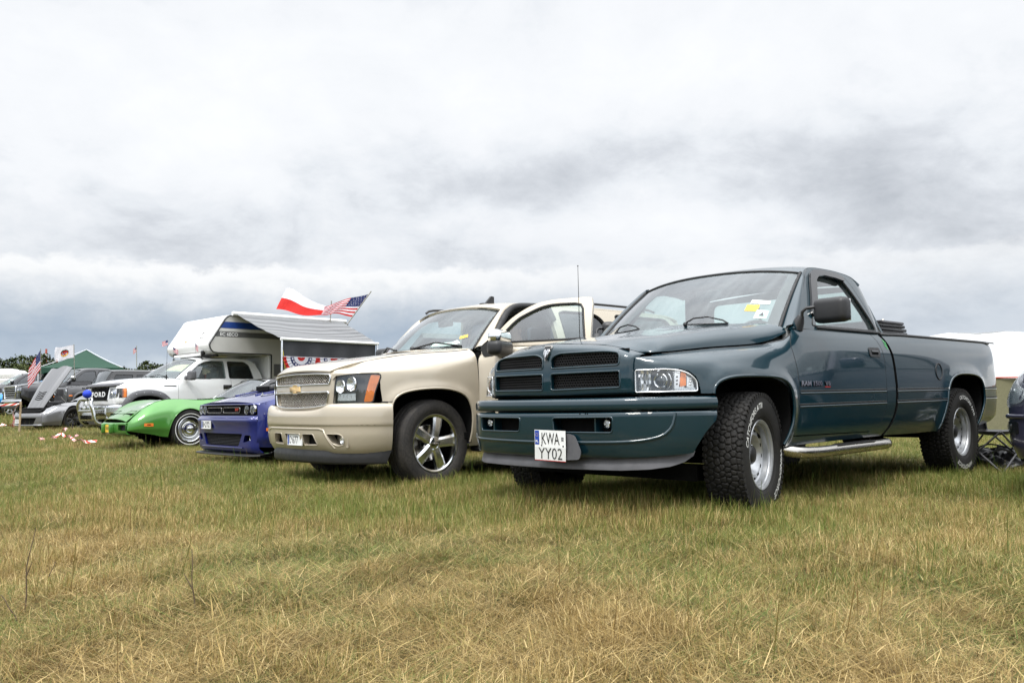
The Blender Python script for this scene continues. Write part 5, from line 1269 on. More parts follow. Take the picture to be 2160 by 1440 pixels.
    rw=rnd([(-1.73,1.335),(-1.72,1.715),(-1.80,1.738),(-2.22,1.742),(-2.34,1.70),(-2.42,1.58),(-2.48,1.42),(-2.49,1.335)],[.03,.02,.02,.06,.06,.06,.04,.03]); qw=rnd([(-2.62,1.60),(-2.58,1.72),(-2.62,1.742),(-3.45,1.735),(-3.52,1.68),(-3.60,1.36),(-2.80,1.345)],[.04,.03,.02,.04,.05,.04,.05])
    rail=[(x,z) for x,z in outl]
    Bc=MB(); panel(Bc,CN,outl,'beige',holes=[door_win,rw,qw],step=.05,thick=.05)
    for q in (rw,qw): Bc.tube(ring(CN,q,-.003),.009,'gasket',seg=6,close=True)
    strip(Bc,CN,smoothpoly([(-1.64,1.30),(-1.66,1.60),(-1.70,1.765),(-1.9,1.775),(-2.25,1.778),(-2.40,1.74),(-2.52,1.58),(-2.56,1.42),(-2.56,1.30)],50),.006,'gasket',off=-.003,thick=.003)
    Bc2=MB(); Bc2.merge(Bc); 
    # weather strip of the open door, only on this side
    Bc.mirror()
    Ls=ring(CN,door_win[:-1],.006,False); Bc.tube([p+np.array((0,0,.015)) for p in Ls],.034,'gasket',seg=8); Ls=ring(CN,door_win[:-1],-.05,False); Bc.tube(Ls,.035,'gasket',seg=8)
    xr=[-.97,-1.03,-1.14,-1.4,-1.9,-2.6,-3.2,-3.55,-3.68]; zr=[1.765,1.795,1.82,1.842,1.852,1.848,1.835,1.815,1.78]; ze=[1.70,1.735,1.765,1.785,1.79,1.79,1.78,1.765,1.73]; RR=[]
    for i,(x,z,e) in enumerate(zip(xr,zr,ze)):
        row=[]
        for t in (1,.98,.94,.86,.7,.45,.2,0):
            y=(yc(e)+.002)*t; zz=e+(z-e)*(1-t**3.5); row.append((x+(.13,.10,.05)[i]*(1-t*t) if i<3 else x,y,zz))
        RR.append(row+[(a,-b,c) for a,b,c in row[::-1][1:]])
    rn=Net(RR,120,100,hint=(0,0,1),smooth=2); panel(Bc,rn,[(0,0),(1,0),(1,1),(0,1)],'beige',uvspace=True,step=.08,thick=.02)
    Bc.box((-3.92,0,.88),(.05,1.5,.9),'beige',bev=.02); Bc.box((-3.72,0,1.54),(.04,1.3,.40),'darkglass',rot=(0,.22,0)); Bc.build('cab',c_)
    def wb(t): a=abs(t); return np.array((-.235-.27*a**2-.07*a**6,t*.80,1.296-.004*a*a))
    def wt(t): a=abs(t); return np.array((-.86-.09*a**2-.03*a**6,t*.715,1.762-.058*a**2.4))
    def ws(t,q): p=wb(t)*(1-q)+wt(t)*q; return p+np.array((.6,0,.8))*.026*math.sin(PI*q)*(1-.5*t*t)
    WN=Net([[ws(t,q) for q in np.linspace(0,1,9)] for t in np.linspace(-1,1,31)],130,60,hint=(1,0,1),smooth=0)
    Bw=MB(); panel(Bw,WN,[(.01,0),(.99,0),(.99,1),(.01,1)],'wshield',uvspace=True,step=.08,thick=0); wso=Bw.build('windshield',c_)
    Bw=MB(); panel(Bw,WN,[(0,0),(1,0),(1,1),(0,1)],'gasket',holes=[rnd([(.03,.05),(.97,.05),(.965,.955),(.035,.955)],.02,4)],uvspace=True,off=-.006,thick=0,step=.06)
    for s_ in (.004,.996): Bw.tube([WN.f(s_,q)[0]+WN.f(s_,q)[1]*.003 for q in np.linspace(0,1,14)],.011,'gasket')
    Bw.tube([WN.f(q,.998)[0]+WN.f(q,.998)[1]*.003 for q in np.linspace(0,1,24)],.008,'gasket'); Bw.build('window_seal',wso)
    for s_ in (-1,1):
        Bp=MB(); P=[]
        zs=[z for x,z in outl[:30]]; xs_=[x for x,z in outl[:30]]
        for q in np.linspace(-.01,1,14):
            p=ws(1,max(q,0))*np.array((1,s_,1)); z=p[2]+.03; x=float(np.interp(z,zs,xs_)); b=np.array((x,s_*yc(z),z)); mid=(p+b)/2+np.array((.02,s_*.016,.010)); P.append([p,p*.5+mid*.5+np.array((.004,s_*.002,.003)),mid,b*.5+mid*.5+np.array((.0,s_*.005,.002)),b])
        Bp.grid(np.array(P),'beige',flip=(s_>0),angle=80); Bp.build('windshield_pillar',c_)
    for s_ in (1,-1):
        for q,m_,nm in ((rw,'darkglass','rear_door_window'),(qw,'darkglass','quarter_window')):
            G=MB(); panel(G,CN,q,m_,off=-.02,thick=0,step=.2); flipm(G,s_).build(nm,c_)
        if s_<0: G=MB(); panel(G,CN,door_win,'glass',off=-.02,thick=0,step=.2); flipm(G,s_).build('side_window',c_)
    # curtain inside the rear door glass
    Bk=MB(); Bk.grid(np.array([[(x,yc(z)-.055+.008*math.sin(x*150),z) for z in (1.34,1.72)] for x in np.linspace(-1.74,-2.40,90)]),'shirt'); Bk.build('window_curtain',c_)
    # interior
    Bi=MB(); Bi.box((-.72,0,1.13),(.40,1.60,.26),'interior',bev=.07,seg=3); Bi.box((-.50,0,1.262),(.26,1.45,.03),'interior',bev=.01)
    for y in (-.42,.42):
        Bi.box((-1.40,y,.80),(.56,.54,.22),'tanseat',bev=.07,seg=3); Bi.box((-1.70,y,1.10),(.18,.52,.62),'tanseat',bev=.08,rot=(0,-.22,0),seg=3)
    Bi.box((-2.5,0,1.10),(.20,1.5,.60),'tanseat',bev=.08,rot=(0,-.2,0),seg=3); Bi.box((-1.2,0,.70),(.9,.28,.36),'interior',bev=.04)
    panel(Bi,rn,[(.03,.03),(.97,.03),(.97,.97),(.03,.97)],'interior',uvspace=True,off=-.05,thick=0,step=.15); Bi.build('interior',c_)
    for y in (-.42,.42): Hh=MB(); Hh.box((-1.78,y,1.50),(.11,.28,.19),'gasket',bev=.05,seg=3); Hh.build('headrest',c_)
    Bv=MB(); c=np.array((-.98,.42,1.19)); ax_=unit(np.array((-.88,0,.45))); e1=np.array((0,1.,0)); e2=np.cross(ax_,e1); Bv.tube([c+.19*(math.cos(a)*e1+math.sin(a)*e2) for a in np.linspace(0,2*PI,28,endpoint=False)],.014,'gasket',close=True)
    for a in (0,PI,-PI/2): Bv.tube([c,c+.19*(math.cos(a)*e1+math.sin(a)*e2)],.014,'gasket')
    Bv.sphere(c,.07,'gasket',12,8,(.5,1,1)); Bv.build('steering_wheel',c_)
    Bv=MB(); Bv.box((-.80,0,1.62),(.03,.25,.08),'gasket',bev=.02,seg=3); Bv.tube([(-.80,0,1.64),(-.84,0,1.74)],.012,'gasket'); Bv.build('rear_view_mirror',c_)
    def wp(u,v,off): p,n=WN.f(u,v); return p+n*off
    for (u0,v0),(u1,v1) in (((.62,.01),(.93,.05)),((.14,.01),(.45,.02))):
        Bw=MB(); m_=((u0+u1)/2,(v0+v1)/2+.05); Bw.tube([wp(u0,v0,.02),wp(m_[0],m_[1],.045),wp(u1,v1,.012)],.010,'black',seg=6); Bw.tube([wp(u0+.01,v0+.01,.012),wp(u1,v1,.012)],.008,'black',seg=6); Bw.sphere(wp(u0,v0,.02),.026,'black',12,8); Bw.build('wiper',c_)
    def stick(q,m_,nm,txt=None):
        Bk=MB(); panel(Bk,WN,q,m_,uvspace=True,off=.0015,thick=0,step=.05)
        if txt: text(Bk,txt,'trim',lambda s,t:WN.f(q[0][0]+.012+s,q[0][1]+.018+t),w=abs(q[1][0]-q[0][0])-.03,h=.05,bold=.01)
        Bk.build(nm,wso)
    stick([(.885,.22),(.925,.27),(.915,.33),(.875,.28)],'yellow','sticker'); stick([(.855,.15),(.885,.10),(.905,.14),(.875,.20)],'sticker','sticker'); stick([(.735,.055),(.875,.075),(.875,.155),(.735,.135)],'greensticker','sticker','2225 9705')
    # roof rails and fin
    for s_ in (-1,1):
        Br=MB(); Br.tube(smoothpoly([(-1.02 if s_<0 else -1.9,s_*.70,1.80),(-1.10 if s_<0 else -1.98,s_*.70,1.838),(-1.4 if s_<0 else -2.05,s_*.70,1.850),(-2.3,s_*.70,1.856),(-3.1,s_*.70,1.850),(-3.35,s_*.70,1.82)],40),.014,'black')
        for x in (-1.35,-2.25,-3.1)[(s_>0):]: Br.box((x,s_*.70,1.82),(.14,.035,.05),'black',bev=.01)
        Br.build('roof_rail',c_)
    Bf=MB(); Bf.prism([(-1.10,1.80),(-1.24,1.80),(-1.24,1.905),(-1.205,1.91)],'y',.255,.285,'black'); Bf.box((-1.17,.27,1.815),(.20,.07,.03),'black',bev=.012,seg=3); Bf.build('antenna_fin',c_)
    # open driver door (drawn shut, then swung round its hinge)
    dr=bpy.data.objects.new('door',None); COL.objects.link(dr); dr.parent=c_; hx,hy=-.49,.985; ang=R(65)
    Mx=Matrix.Translation(Vector((hx,hy,0)))@Matrix.Rotation(-ang,4,'Z')@Matrix.Translation(Vector((-hx,-hy,0)))
    dr.matrix_local=Mx; dr['label']='open driver door with chrome-capped mirror'
    Dd=MB(); panel(Dd,side,[(x-g,z) for x,z in f_lip]+[(x+g,z) for x,z in bp_[::-1]],'beige'); 
    fo=[(-.50,1.295),(-.58,1.36)]+smoothpoly([(-.64,1.42),(-.76,1.55),(-.90,1.645),(-1.03,1.70),(-1.20,1.725),(-1.50,1.730)],24)+[(-1.575,1.722),(-1.592,1.66),(-1.605,1.295)]
    fi=smoothpoly([(-.665,1.335),(-.72,1.42),(-.84,1.545),(-.96,1.61),(-1.09,1.66),(-1.22,1.677),(-1.42,1.674)],24)+[(-1.475,1.66),(-1.50,1.62),(-1.545,1.335)]
    CN2=Net([[(x,yc(z)+.012,z) for z in np.linspace(1.27,1.83,12)] for x in np.linspace(-.45,-1.70,20)],90,50,hint=(0,1,0),smooth=1)
    panel(Dd,CN2,fo,'beige',holes=[fi],step=.04,thick=.04); Dd.tube(ring(CN2,fi,-.002),.012,'gasket',seg=6,close=True)
    Dd.box((-1.05,.885,.90),(1.05,.06,.80),'interior',bev=.02); Dd.box((-1.05,.84,1.0),(.5,.05,.06),'interior',bev=.02)
    Dd.build('door_shell',dr)
    G=MB(); panel(G,CN2,fi,'glass',off=-.015,thick=0,step=.2); G.build('window_glass',dr)
    Mm=MB(); Mm.prism(rnd([(-.53,1.20),(-.50,1.30),(-.66,1.42),(-.70,1.34),(-.66,1.21)],.03),'y',.93,.975,'gasket')
    Mm.box((-.80,1.15,1.265),(.15,.32,.14),'black',bev=.05,seg=4); Mm.box((-.795,1.15,1.365),(.145,.31,.14),'chrome',bev=.065,seg=5); Mm.box((-.72,1.01,1.25),(.12,.12,.10),'black',bev=.035,seg=3); Mm.build('side_mirror',dr)
    Mh=MB(); Mh.box((-1.45,.995,1.07),(.20,.03,.035),'beige',bev=.012,seg=3); Mh.build('handle',dr)
    Mm=MB(); Mm.box((-.70,-1.09,1.31),(.13,.26,.20),'black',bev=.05,seg=4); Mm.box((-.66,-.96,1.27),(.07,.10,.07),'black',bev=.02); Mm.build('side_mirror',c_)
    wheels(c_,[(0,.83,R(6),0.),(0,-.83,R(6),0.4),(-WB,.83,0,.8),(-WB,-.83,0,1.)],.402,.262,.272,'five','road','tyre2',seg=120)
    for s_ in (-1,1):
        Bs=MB(); Bs.box((-1.45,s_*.90,.33),(1.9,.16,.05),'black',bev=.015); Bs.build('side_step',c_)
    return c_
SUV=build_suv()
# ------------------------------------------------------------------ generic vehicle shell used for the cars further off
def shell(c_,mat,xs,plan,zb,zt,yi,zc,nose,rows,fa,ra,panels,hood_end,deck=None,amp=.015,back=None,front_holes=(),front_out=None,crown=.6,y0=.58,hoodname='hood',hoodmat=None,cutfront=True,wid=.05,housew=.55):
    "returns (side,front,hood) nets; tables give half width, bottom, top edge, inset and centre height along x"
    FR=(0,.10,.25,.45,.65,.80,.92,1.)
    S=[]
    for x in xs:
        Y,b,t,i_=plan(x),zb(x),zt(x),yi(x); row=[]
        for f in FR:
            y=Y-.05*max(0,(.25-f)/.25)-i_*(max(0,(f-crown)/(1-crown)))**2.2; row.append((x-(.0 if x<xs[0]-.001 else .012*f),y,b+(t-b)*f))
        S.append(row)
    side=Net(S,220,50,hint=(0,1,0),smooth=4,disp=flare([p for p in (fa,ra) if p is not None],amp,wid))
    B=MB()
    for poly,nm in panels:
        if nm=='body': panel(B,side,poly,mat,step=.08)
    if back: panel(B,side,back,'softblack',off=-.03,thick=0,step=.25)
    B.mirror()
    L=xs[-1]; B.box(((xs[0]+L)/2,0,zb((xs[0]+L)/2)+.10),(abs(xs[0]-L)*.9,plan(-1)*1.6,.06),'softblack'); B.box((xs[0]-.35,0,(zb(0)+zt(xs[0]-.3))/2),(.5,plan(.3)*1.3,(zt(xs[0]-.3)-zb(0))*.6),'softblack')
    for p in (fa,ra):
        if p is None: continue
        cx=(p[0][0]+p[-1][0])/2; h=housew
        for sy in (-1,1):
            P=[[(x,sy*y,z-.006) for x,z in p] for y in (plan(cx)-.02,plan(cx)-.2,h)]; B.grid(np.array(P),'softblack',flip=(sy<0),angle=80); B.box((cx,sy*h,(p[0][1]+max(q[1] for q in p))/2),(abs(p[0][0]-p[-1][0])+.08,.03,(max(q[1] for q in p)-p[0][1])+.1),'softblack')
        B.lathe([(-h,.05),(h,.05)],'softblack',c=(cx,0,.33),seg=10)
    if deck:   # flat rear part with its own centre heights
        x0,x1=deck; H=[]
        for x in np.linspace(x0,x1,7):
            ye=plan(x)-yi(x); H.append([(x,ye*t,zt(x)+(zc(x)-zt(x))*(1-abs(t)**3)) for t in (-1,-.9,-.6,-.3,0,.3,.6,.9,1)])
        dn=Net(H,50,40,hint=(0,0,1),smooth=1); panel(B,dn,[(0,0),(1,0),(1,1),(0,1)],mat,uvspace=True,step=.15)
    ye=plan(L)-.02; B.box((L+.02,0,(zb(L)+zt(L))/2),(.05,2*(ye-.03),(zt(L)-zb(L))*.97),mat,bev=.015)
    B.build('body',c_)
    for poly,nm in panels:
        if nm=='body': continue
        for s_ in (1,-1):
            P=MB(); panel(P,side,poly,mat,step=.06); 
            if nm=='fender' and fa is not None and amp>0: P.tube(ring(side,[q for q in fa],-.005,False),.009,mat,seg=6)
            flipm(P,s_).build(nm,c_)
    # hood
    H=[]; x_s=list(np.linspace(xs[0]-.01,hood_end,8))
    for i,x in enumerate(x_s):
        row=[]
        for t in (1,.95,.85,.65,.4,.18,0):
            y=(plan(x)-yi(x))*t; z=zt(x)+.002+(zc(x)-zt(x))*(1-t**3); xx=x
            if i==0: xx=nose(y)-.035; 
            if i==1: xx=x+(nose(y)-nose(.6))*.5
            if i>=6: xx=x+.16*(1-t*t)*(1 if i==7 else .5)
            row.append((xx,y,z))
        H.append([(a,-b,c) for a,b,c in row]+row[::-1][1:])
    hn=Net(H,90,90,hint=(0,0,1),smooth=2); Bh=MB(); panel(Bh,hn,[(0,.006),(1,.006),(1,.994),(0,.994)],hoodmat or mat,uvspace=True,step=.08,thick=.015)
    hood=Bh.build(hoodname,c_) if hoodname else None
    # front fascia
    W=plan(xs[0])+.001; yb=[-W,-W*.985,-W*.93,-W*.8,-W*.5,-W*.2,0,W*.2,W*.5,W*.8,W*.93,W*.985,W]
    fn=Net([[(nose(y)+dx,y,z+dz*(1-(abs(y)/W)**2)) for z,dx,dz in rows] for y in yb],130,60,hint=(1,0,0),smooth=1)
    Bf=MB(); z0,z1=rows[0][0]+.004,rows[-1][0]-.004
    fo=front_out or [(-W+.004,z0),(W-.004,z0),(W-.004,z1),(-W+.004,z1)]
    panel(Bf,fn,fo,mat,holes=front_holes,ax=(1,2),step=.06,thick=.02)
    for q in front_holes:
        Lp=ring(fn,q,-.003,True,(1,2),.04); P=np.array([Lp,[p-np.array((.06,0,0)) for p in Lp]]); Bf.grid(P,mat,closev=True,angle=50); Bf.grid(P,mat,closev=True,angle=50,flip=True)
        qa=np.array(q); Bf.grid(np.array([[(nose(y)-.055,y,z) for z in (qa[:,1].min()-.01,qa[:,1].max()+.01)] for y in np.linspace(qa[:,0].min()-.01,qa[:,0].max()+.01,8)]),'softblack')
    fo_=Bf.build('front_fascia',c_)
    return side,fn,hn,hood,fo_
def greenhouse(c_,mat,outl,wins,yc,roof,wb,wt,rear=None,pil=None,thick=.04,frame='gasket',roofmat=None,name='cab',wsmat='wshield',inter=True,seats=None,dash=None,band=(.03,.05)):
    xs=[p[0] for p in outl]; x0,x1=max(xs)+.08,min(xs)-.05; z0,z1=min(p[1] for p in outl)-.03,max(p[1] for p in outl)+.03
    CN=Net([[(x,yc(z),z) for z in np.linspace(z0,z1,10)] for x in np.linspace(x0,x1,12)],150,60,hint=(0,1,0),smooth=0)
    B=MB(); panel(B,CN,outl,mat,holes=[q for q,m_,n_ in wins],step=.1,thick=thick)
    for q,m_,n_ in wins: B.tube(ring(CN,q,-.002,True,step=.06),.008,frame,seg=6,close=True)
    B.mirror(); xr,zr,ze,bow=roof; RR=[]
    for i,(x,z,e) in enumerate(zip(xr,zr,ze)):
        row=[]
        for t in (1,.98,.94,.85,.65,.35,0):
            row.append((x+bow*(1-t*t)*max(0,1-i*.4),(yc(e)+.002)*t,e+(z-e)*(1-t**3.5)))
        RR.append(row+[(a,-b,c) for a,b,c in row[::-1][1:]])
    rn=Net(RR,70,70,hint=(0,0,1),smooth=2); panel(B,rn,[(0,0),(1,0),(1,1),(0,1)],roofmat or mat,uvspace=True,step=.12,thick=.015)
    if rear:     # rear pane: (x bottom,z bottom,half width),(x top,z top,half width)
        (xa,za,wa),(xb,zb_,wb_)=rear; BN=Net([[(xa+(xb-xa)*q-.04*(1-t*t),t*(wa+(wb_-wa)*q),za+(zb_-za)*q) for q in (0,.5,1)] for t in np.linspace(-1,1,9)],30,20,hint=(-1,0,0),smooth=0)
        panel(B,BN,[(0,0),(1,0),(1,1),(0,1)],mat,holes=[rnd([(.10,.12),(.90,.12),(.88,.90),(.12,.90)],.05)],uvspace=True,step=.2,thick=.02)
    cab=B.build(name,c_)
    def ws(t,q): p=wb(t)*(1-q)+wt(t)*q; return p+np.array((.6,0,.8))*.022*math.sin(PI*q)*(1-.5*t*t)
    WN=Net([[ws(t,q) for q in np.linspace(0,1,7)] for t in np.linspace(-1,1,21)],80,40,hint=(1,0,1),smooth=0)
    Bw=MB(); panel(Bw,WN,[(.01,0),(.99,0),(.99,1),(.01,1)],wsmat,uvspace=True,step=.15,thick=0); wo=Bw.build('windshield',c_)
    Bw=MB(); panel(Bw,WN,[(0,0),(1,0),(1,1),(0,1)],'gasket',holes=[rnd([(band[0],band[1]),(1-band[0],band[1]),(1-band[0],1-band[1]),(band[0],1-band[1])],.02,3)],uvspace=True,off=-.005,thick=0,step=.15)
    for s_ in (.004,.996): Bw.tube([WN.f(s_,q)[0]+WN.f(s_,q)[1]*.002 for q in np.linspace(0,1,10)],.009,'gasket',seg=6)
    Bw.build('window_seal',wo)
    o2=[p for p in outl]; zs=[p[1] for p in o2[:18]]; xx=[p[0] for p in o2[:18]]
    for s_ in (-1,1):
        Bp=MB(); P=[]
        for q in np.linspace(-.01,1,10):
            p=ws(1,max(q,0))*np.array((1,s_,1)); z=p[2]+.02; x=float(np.interp(z,zs,xx)); b=np.array((x,s_*yc(z),z)); mid=(p+b)/2+np.array((.014,s_*.012,.008)); P.append([p,mid,b])
        Bp.grid(np.array(P),pil or mat,flip=(s_>0),angle=80); Bp.build('windshield_pillar',c_)
    for q,m_,n_ in wins:
        for s_ in (1,-1): G=MB(); panel(G,CN,q,m_,off=-.018,thick=0,step=.3); flipm(G,s_).build(n_,c_)
    if rear:
        G=MB(); panel(G,BN,rnd([(.10,.12),(.90,.12),(.88,.90),(.12,.90)],.05),'glass',uvspace=True,off=-.005,thick=0,step=.3); G.build('rear_window',c_)
    if inter:
        Bi=MB(); panel(Bi,rn,[(.03,.03),(.97,.03),(.97,.97),(.03,.97)],'interior',uvspace=True,off=-.035,thick=0,step=.2); zb0=outl[0][1]; w0=yc(zb0)-.12
        if dash: Bi.box((dash,0,zb0-.09),(.34,2*w0,.18),'interior',bev=.05)
        for sx in (seats or []):
            for y in (-.38,.38): Bi.box((sx,y,zb0-.10),(.16,.46,.60),'seat',bev=.06,rot=(0,-.2,0)); Bi.box((sx-.07,y,zb0+.26),(.09,.24,.15),'seat',bev=.04)
            Bi.box((sx+.3,0,zb0-.45),(.5,1.2,.18),'seat',bev=.05)
        Bi.build('interior',c_)
    return CN,WN,ws,cab
def wip(c_,WN,lst):
    for (u0,v0),(u1,v1) in lst:
        Bw=MB(); q=lambda u,v,o:(lambda r:r[0]+r[1]*o)(WN.f(u,v)); Bw.tube([q(u0,v0,.02),q((u0+u1)/2,(v0+v1)/2+.05,.035),q(u1,v1,.01)],.008,'black',seg=5); Bw.tube([q(u0+.01,v0+.01,.012),q(u1,v1,.012)],.006,'black',seg=5); Bw.build('wiper',c_)
def lamp_round(parent,p,r,name='headlight',ringm='chrome',lens='lens',glow='alu',axis=(1,0,0)):
    L=MB(); L.lathe([(-.02,r),(.002,r),(.004,r*.93),(-.02,r*.90),(-.035,r*.45),(-.04,0)],glow,axis='x',seg=24,angle=25); L.lathe([(.003,r*1.03),(.006,r),(.003,r*.93)],ringm,axis='x',seg=24); L.lathe([(.001,r*.93),(.008,r*.6),(.010,0)],lens,axis='x',seg=20); L.lathe([(-.02,r*.35),(-.012,r*.2),(-.01,0)],'chrome',axis='x',seg=12)
    o=L.build(name,parent); X=Vector(axis).normalized(); o.matrix_local=Matrix.Translation(Vector(p))@X.to_track_quat('X','Z').to_matrix().to_4x4(); return o
# ------------------------------------------------------------------ violet-blue muscle coupe
def build_muscle():
    c_=car('muscle_coupe','violet-blue muscle coupe with black grille band and round twin headlights, beside the beige SUV','coupe',(-2.959,11.477,0),.85)
    WB=2.9
    nose=lambda y:.975-.045*y*y-(.10*max(0,abs(y)-.80)/.08 if abs(y)>.80 else 0)
    plan=tab([(.90,.86),(.86,.895),(.78,.92),(.6,.94),(.3,.955),(-.5,.955),(-1.5,.95),(-2.6,.97),(-3.3,.96),(-3.75,.92),(-3.9,.86)])
    zb=tab([(.9,.26),(.3,.24),(-.5,.20),(-2.5,.20),(-3.9,.28)]); zt=tab([(.9,.79),(.7,.84),(.4,.895),(0,.93),(-.5,.96),(-1.2,.97),(-2,.98),(-2.8,1.02),(-3.9,.98)])
    yi=tab([(.9,.02),(.8,.05),(.6,.12),(.2,.18),(-.4,.14),(-1,.06),(-2.5,.08),(-3.9,.06)]); zc=tab([(.95,.80),(.7,.89),(.4,.955),(0,.99),(-.4,1.0),(-2.5,1.02),(-3.9,1.02)])
    fa=arch_poly(.0,.375,.25,.70,34,2.2); ra=arch_poly(-WB,.385,.25,.71,34,2.2)
    dfr=[(-.62,.965),(-.64,.6),(-.60,.25)]; dbk=[(-1.78,.975),(-1.90,.8),(-1.85,.5),(-1.70,.25)]
    P=[([(.89,.45),(.89,.785),(.7,.838),(.4,.893),(0,.928),(-.5,.958)]+[(x+.004,z) for x,z in dfr]+[(-.45,.215)]+[q for q in fa[::-1]]+[(.89,.28)],'fender'),
       ([(x-.004,z) for x,z in dfr]+[(x+.004,z) for x,z in dbk[::-1]],'door'),
       ([(x-.004,z) for x,z in dbk]+[(-2.4,.20)]+[q for q in ra[::-1]]+[(-3.4,.25),(-3.89,.30),(-3.89,.975),(-2.8,1.015)],'body'),([(-.45,.205),(-.6,.245),(-1.70,.245),(-2.4,.205)],'body')]
    g1=rnd([(-.845,.655),(.845,.655),(.87,.70),(.865,.785),(.5,.79),(0,.792),(-.5,.79),(-.865,.785),(-.87,.70)],[.04,.04,.03,.03,.1,.1,.1,.03,.03]); g2=rnd([(-.50,.285),(.50,.285),(.60,.435),(-.60,.435)],.02)
    g3=[rnd([(s*.62,.33),(s*.80,.36),(s*.80,.42),(s*.66,.42)],.02) for s in (1,-1)]
    rows=[(.20,-.06,0),(.235,-.015,0),(.28,.0,0),(.44,.0,0),(.52,.008,0),(.60,.030,0),(.618,.026,0),(.635,-.005,0),(.70,-.02,0),(.77,-.005,0),(.795,.0,0),(.803,-.02,0)]
    side,fn,hn,hood,fo=shell(c_,'blue',[.895,.87,.82,.7,.5,.25,0,-.4,-.8,-1.5,-2.3,-3,-3.5,-3.8,-3.9],plan,zb,zt,yi,zc,nose,rows,fa,ra,P,-.55,deck=(-2.6,-3.88),front_holes=[g1,g2]+g3,back=[(.4,.72),(-.5,.9),(-3,.95),(-3.6,.9),(-3.5,.45),(-2.3,.3),(-.5,.3)],amp=.02)
    # grille band: inner twin frames, mesh, lamps
    G=MB(); 
    for z in np.arange(.664,.785,.012): G.tube([(nose(y)-.045,y,z) for y in np.linspace(-.82,.82,15)],.0025,'black',seg=4)
    for a,b in ((-.50,-.03),(.03,.50)): G.tube([(nose(y)-.020,y,z) for y,z in dens(rnd([(a,.690),(b,.690),(b,.755),(a,.755)],.02),.04)],.007,'gloss',seg=6,close=True); G.tube([(nose(y)-.014,y,z) for y,z in dens(rnd([(a,.690),(b,.690),(b,.755),(a,.755)],.02),.04)],.0025,'steel',seg=5,close=True)
    G.build('grille',fo)
    T_=MB(); f0=lambda s,t:(np.array((nose(.40)-.012,.375+s,.712+t)),np.array((1.,0,0))); text(T_,'R/T','red',f0,w=.105,h=.034,bold=.04,shear=.2); T_.build('letters',fo)
    for y in (-.79,-.645,.645,.79): lamp_round(fo,(nose(y)-.03,y,.733),.062,'headlight','gloss','smokelens')
    for s_ in (1,-1): lamp_round(fo,(nose(.73)-.05,s_*.73,.385),.04,'fog_light')
    Gm=MB()
    for z in np.arange(.30,.43,.018): Gm.tube([(nose(y)-.03,y,z) for y in np.linspace(-.57,.57,11)],.003,'black',seg=4)
    for y in np.arange(-.55,.56,.03): Gm.tube([(nose(y)-.032,y,.29),(nose(y)-.032,y,.432)],.002,'black',seg=4)
    Gm.build('lower_grille',fo)
    Sp=MB(); Sp.grid(np.array([[(nose(y)+dx,y*1.0,z) for dx,z in ((-.10,.20),(.05,.185),(.055,.175),(.05,.165),(-.1,.17))] for y in np.linspace(-.90,.90,25)]),'black',angle=30); Sp.tube([(nose(y)+.006,y,.265) for y in np.linspace(-.62,.62,15)],.008,'blue',seg=6); Sp.build('front_splitter',c_)
    Pl=MB(); o=np.array((nose(-.4)+.038,-.56,.488)); plate_small(Pl,o,(-.05*0,1,0),(0,0,1),.305,.105,'')
    fn_=lambda s0,t0:(lambda s,t:(o+np.array((.0035,s0+s,t0+t)),np.array((1.,0,0)))); Pl.prism([(o[1]+.004,o[2]+.004),(o[1]+.034,o[2]+.004),(o[1]+.034,o[2]+.10),(o[1]+.004,o[2]+.10)],'x',o[0]+.002,o[0]+.003,'plateblue')
    text(Pl,'B','ink',fn_(.045,.018),w=.04,h=.07,bold=.02); text(Pl,'2T2','ink',fn_(.125,.018),w=.145,h=.07,bold=.02); Pl.prism([(o[1]+.092,o[2]+.04),(o[1]+.112,o[2]+.04),(o[1]+.112,o[2]+.07),(o[1]+.092,o[2]+.07)],'x',o[0]+.002,o[0]+.003,'trim'); Pl.build('number_plate',c_)
    for s_ in (1,-1):
        Mk=MB(); panel(Mk,side,[(.80,.47),(.70,.475),(.70,.51),(.80,.505)],'orange',off=.004,thick=.008); flipm(Mk,s_).build('side_marker',c_)
        Pn=MB(); u,v=hn.inv(.62,s_*.42,(0,1)); p,n=hn.f(u,v); Pn.lathe([(0,.022),(.006,.02),(.008,.008),(.03,.008),(.032,0)],'chrome',c=p,axis='z',seg=12); Pn.tube([p+np.array((0,-.03,.012)),p+np.array((0,.03,.012))],.004,'chrome',seg=5); pts=[hn.f(*hn.inv(.62+a,s_*.42+b,(0,1)))[0]+np.array((0,0,.004)) for a,b in ((.0,.02),(.05,.06),(.0,.12),(-.08,.14),(-.12,.06),(-.16,.02))]; Pn.tube(smoothpoly(pts,24),.0028,'gasket',seg=4); Pn.build('hood_pin',c_)
        Ln=MB(); pts=[hn.at(x,s_*y,(0,1),.006)[0] for x,y in ((.66,.30),(.3,.33),(-.1,.36),(-.4,.37))]; Ln.tube(smoothpoly(pts,20),.012,'blue',seg=6); Ln.build('hood_ridge',c_)
        Mr=MB(); Mr.box((-.55,s_*1.02,1.02),(.12,.22,.13),'blue',bev=.045,seg=3); Mr.build('side_mirror',c_)
    Sh=MB(); Sh.box((.12,-.05,1.0),(.55,.46,.09),'black',bev=.04,seg=4); Sh.box((.40,-.05,1.0),(.02,.36,.05),'softblack'); Sh.build('hood_scoop',c_)
    yc=lambda z:.88-.42*max(0,z-.95)-.3*max(0,z-.95)**2
    outl=smoothpoly([(-.62,.955),(-.85,1.10),(-1.10,1.24),(-1.30,1.315),(-1.6,1.345),(-2.0,1.33),(-2.4,1.24),(-2.8,1.10),(-3.15,.985)],50)
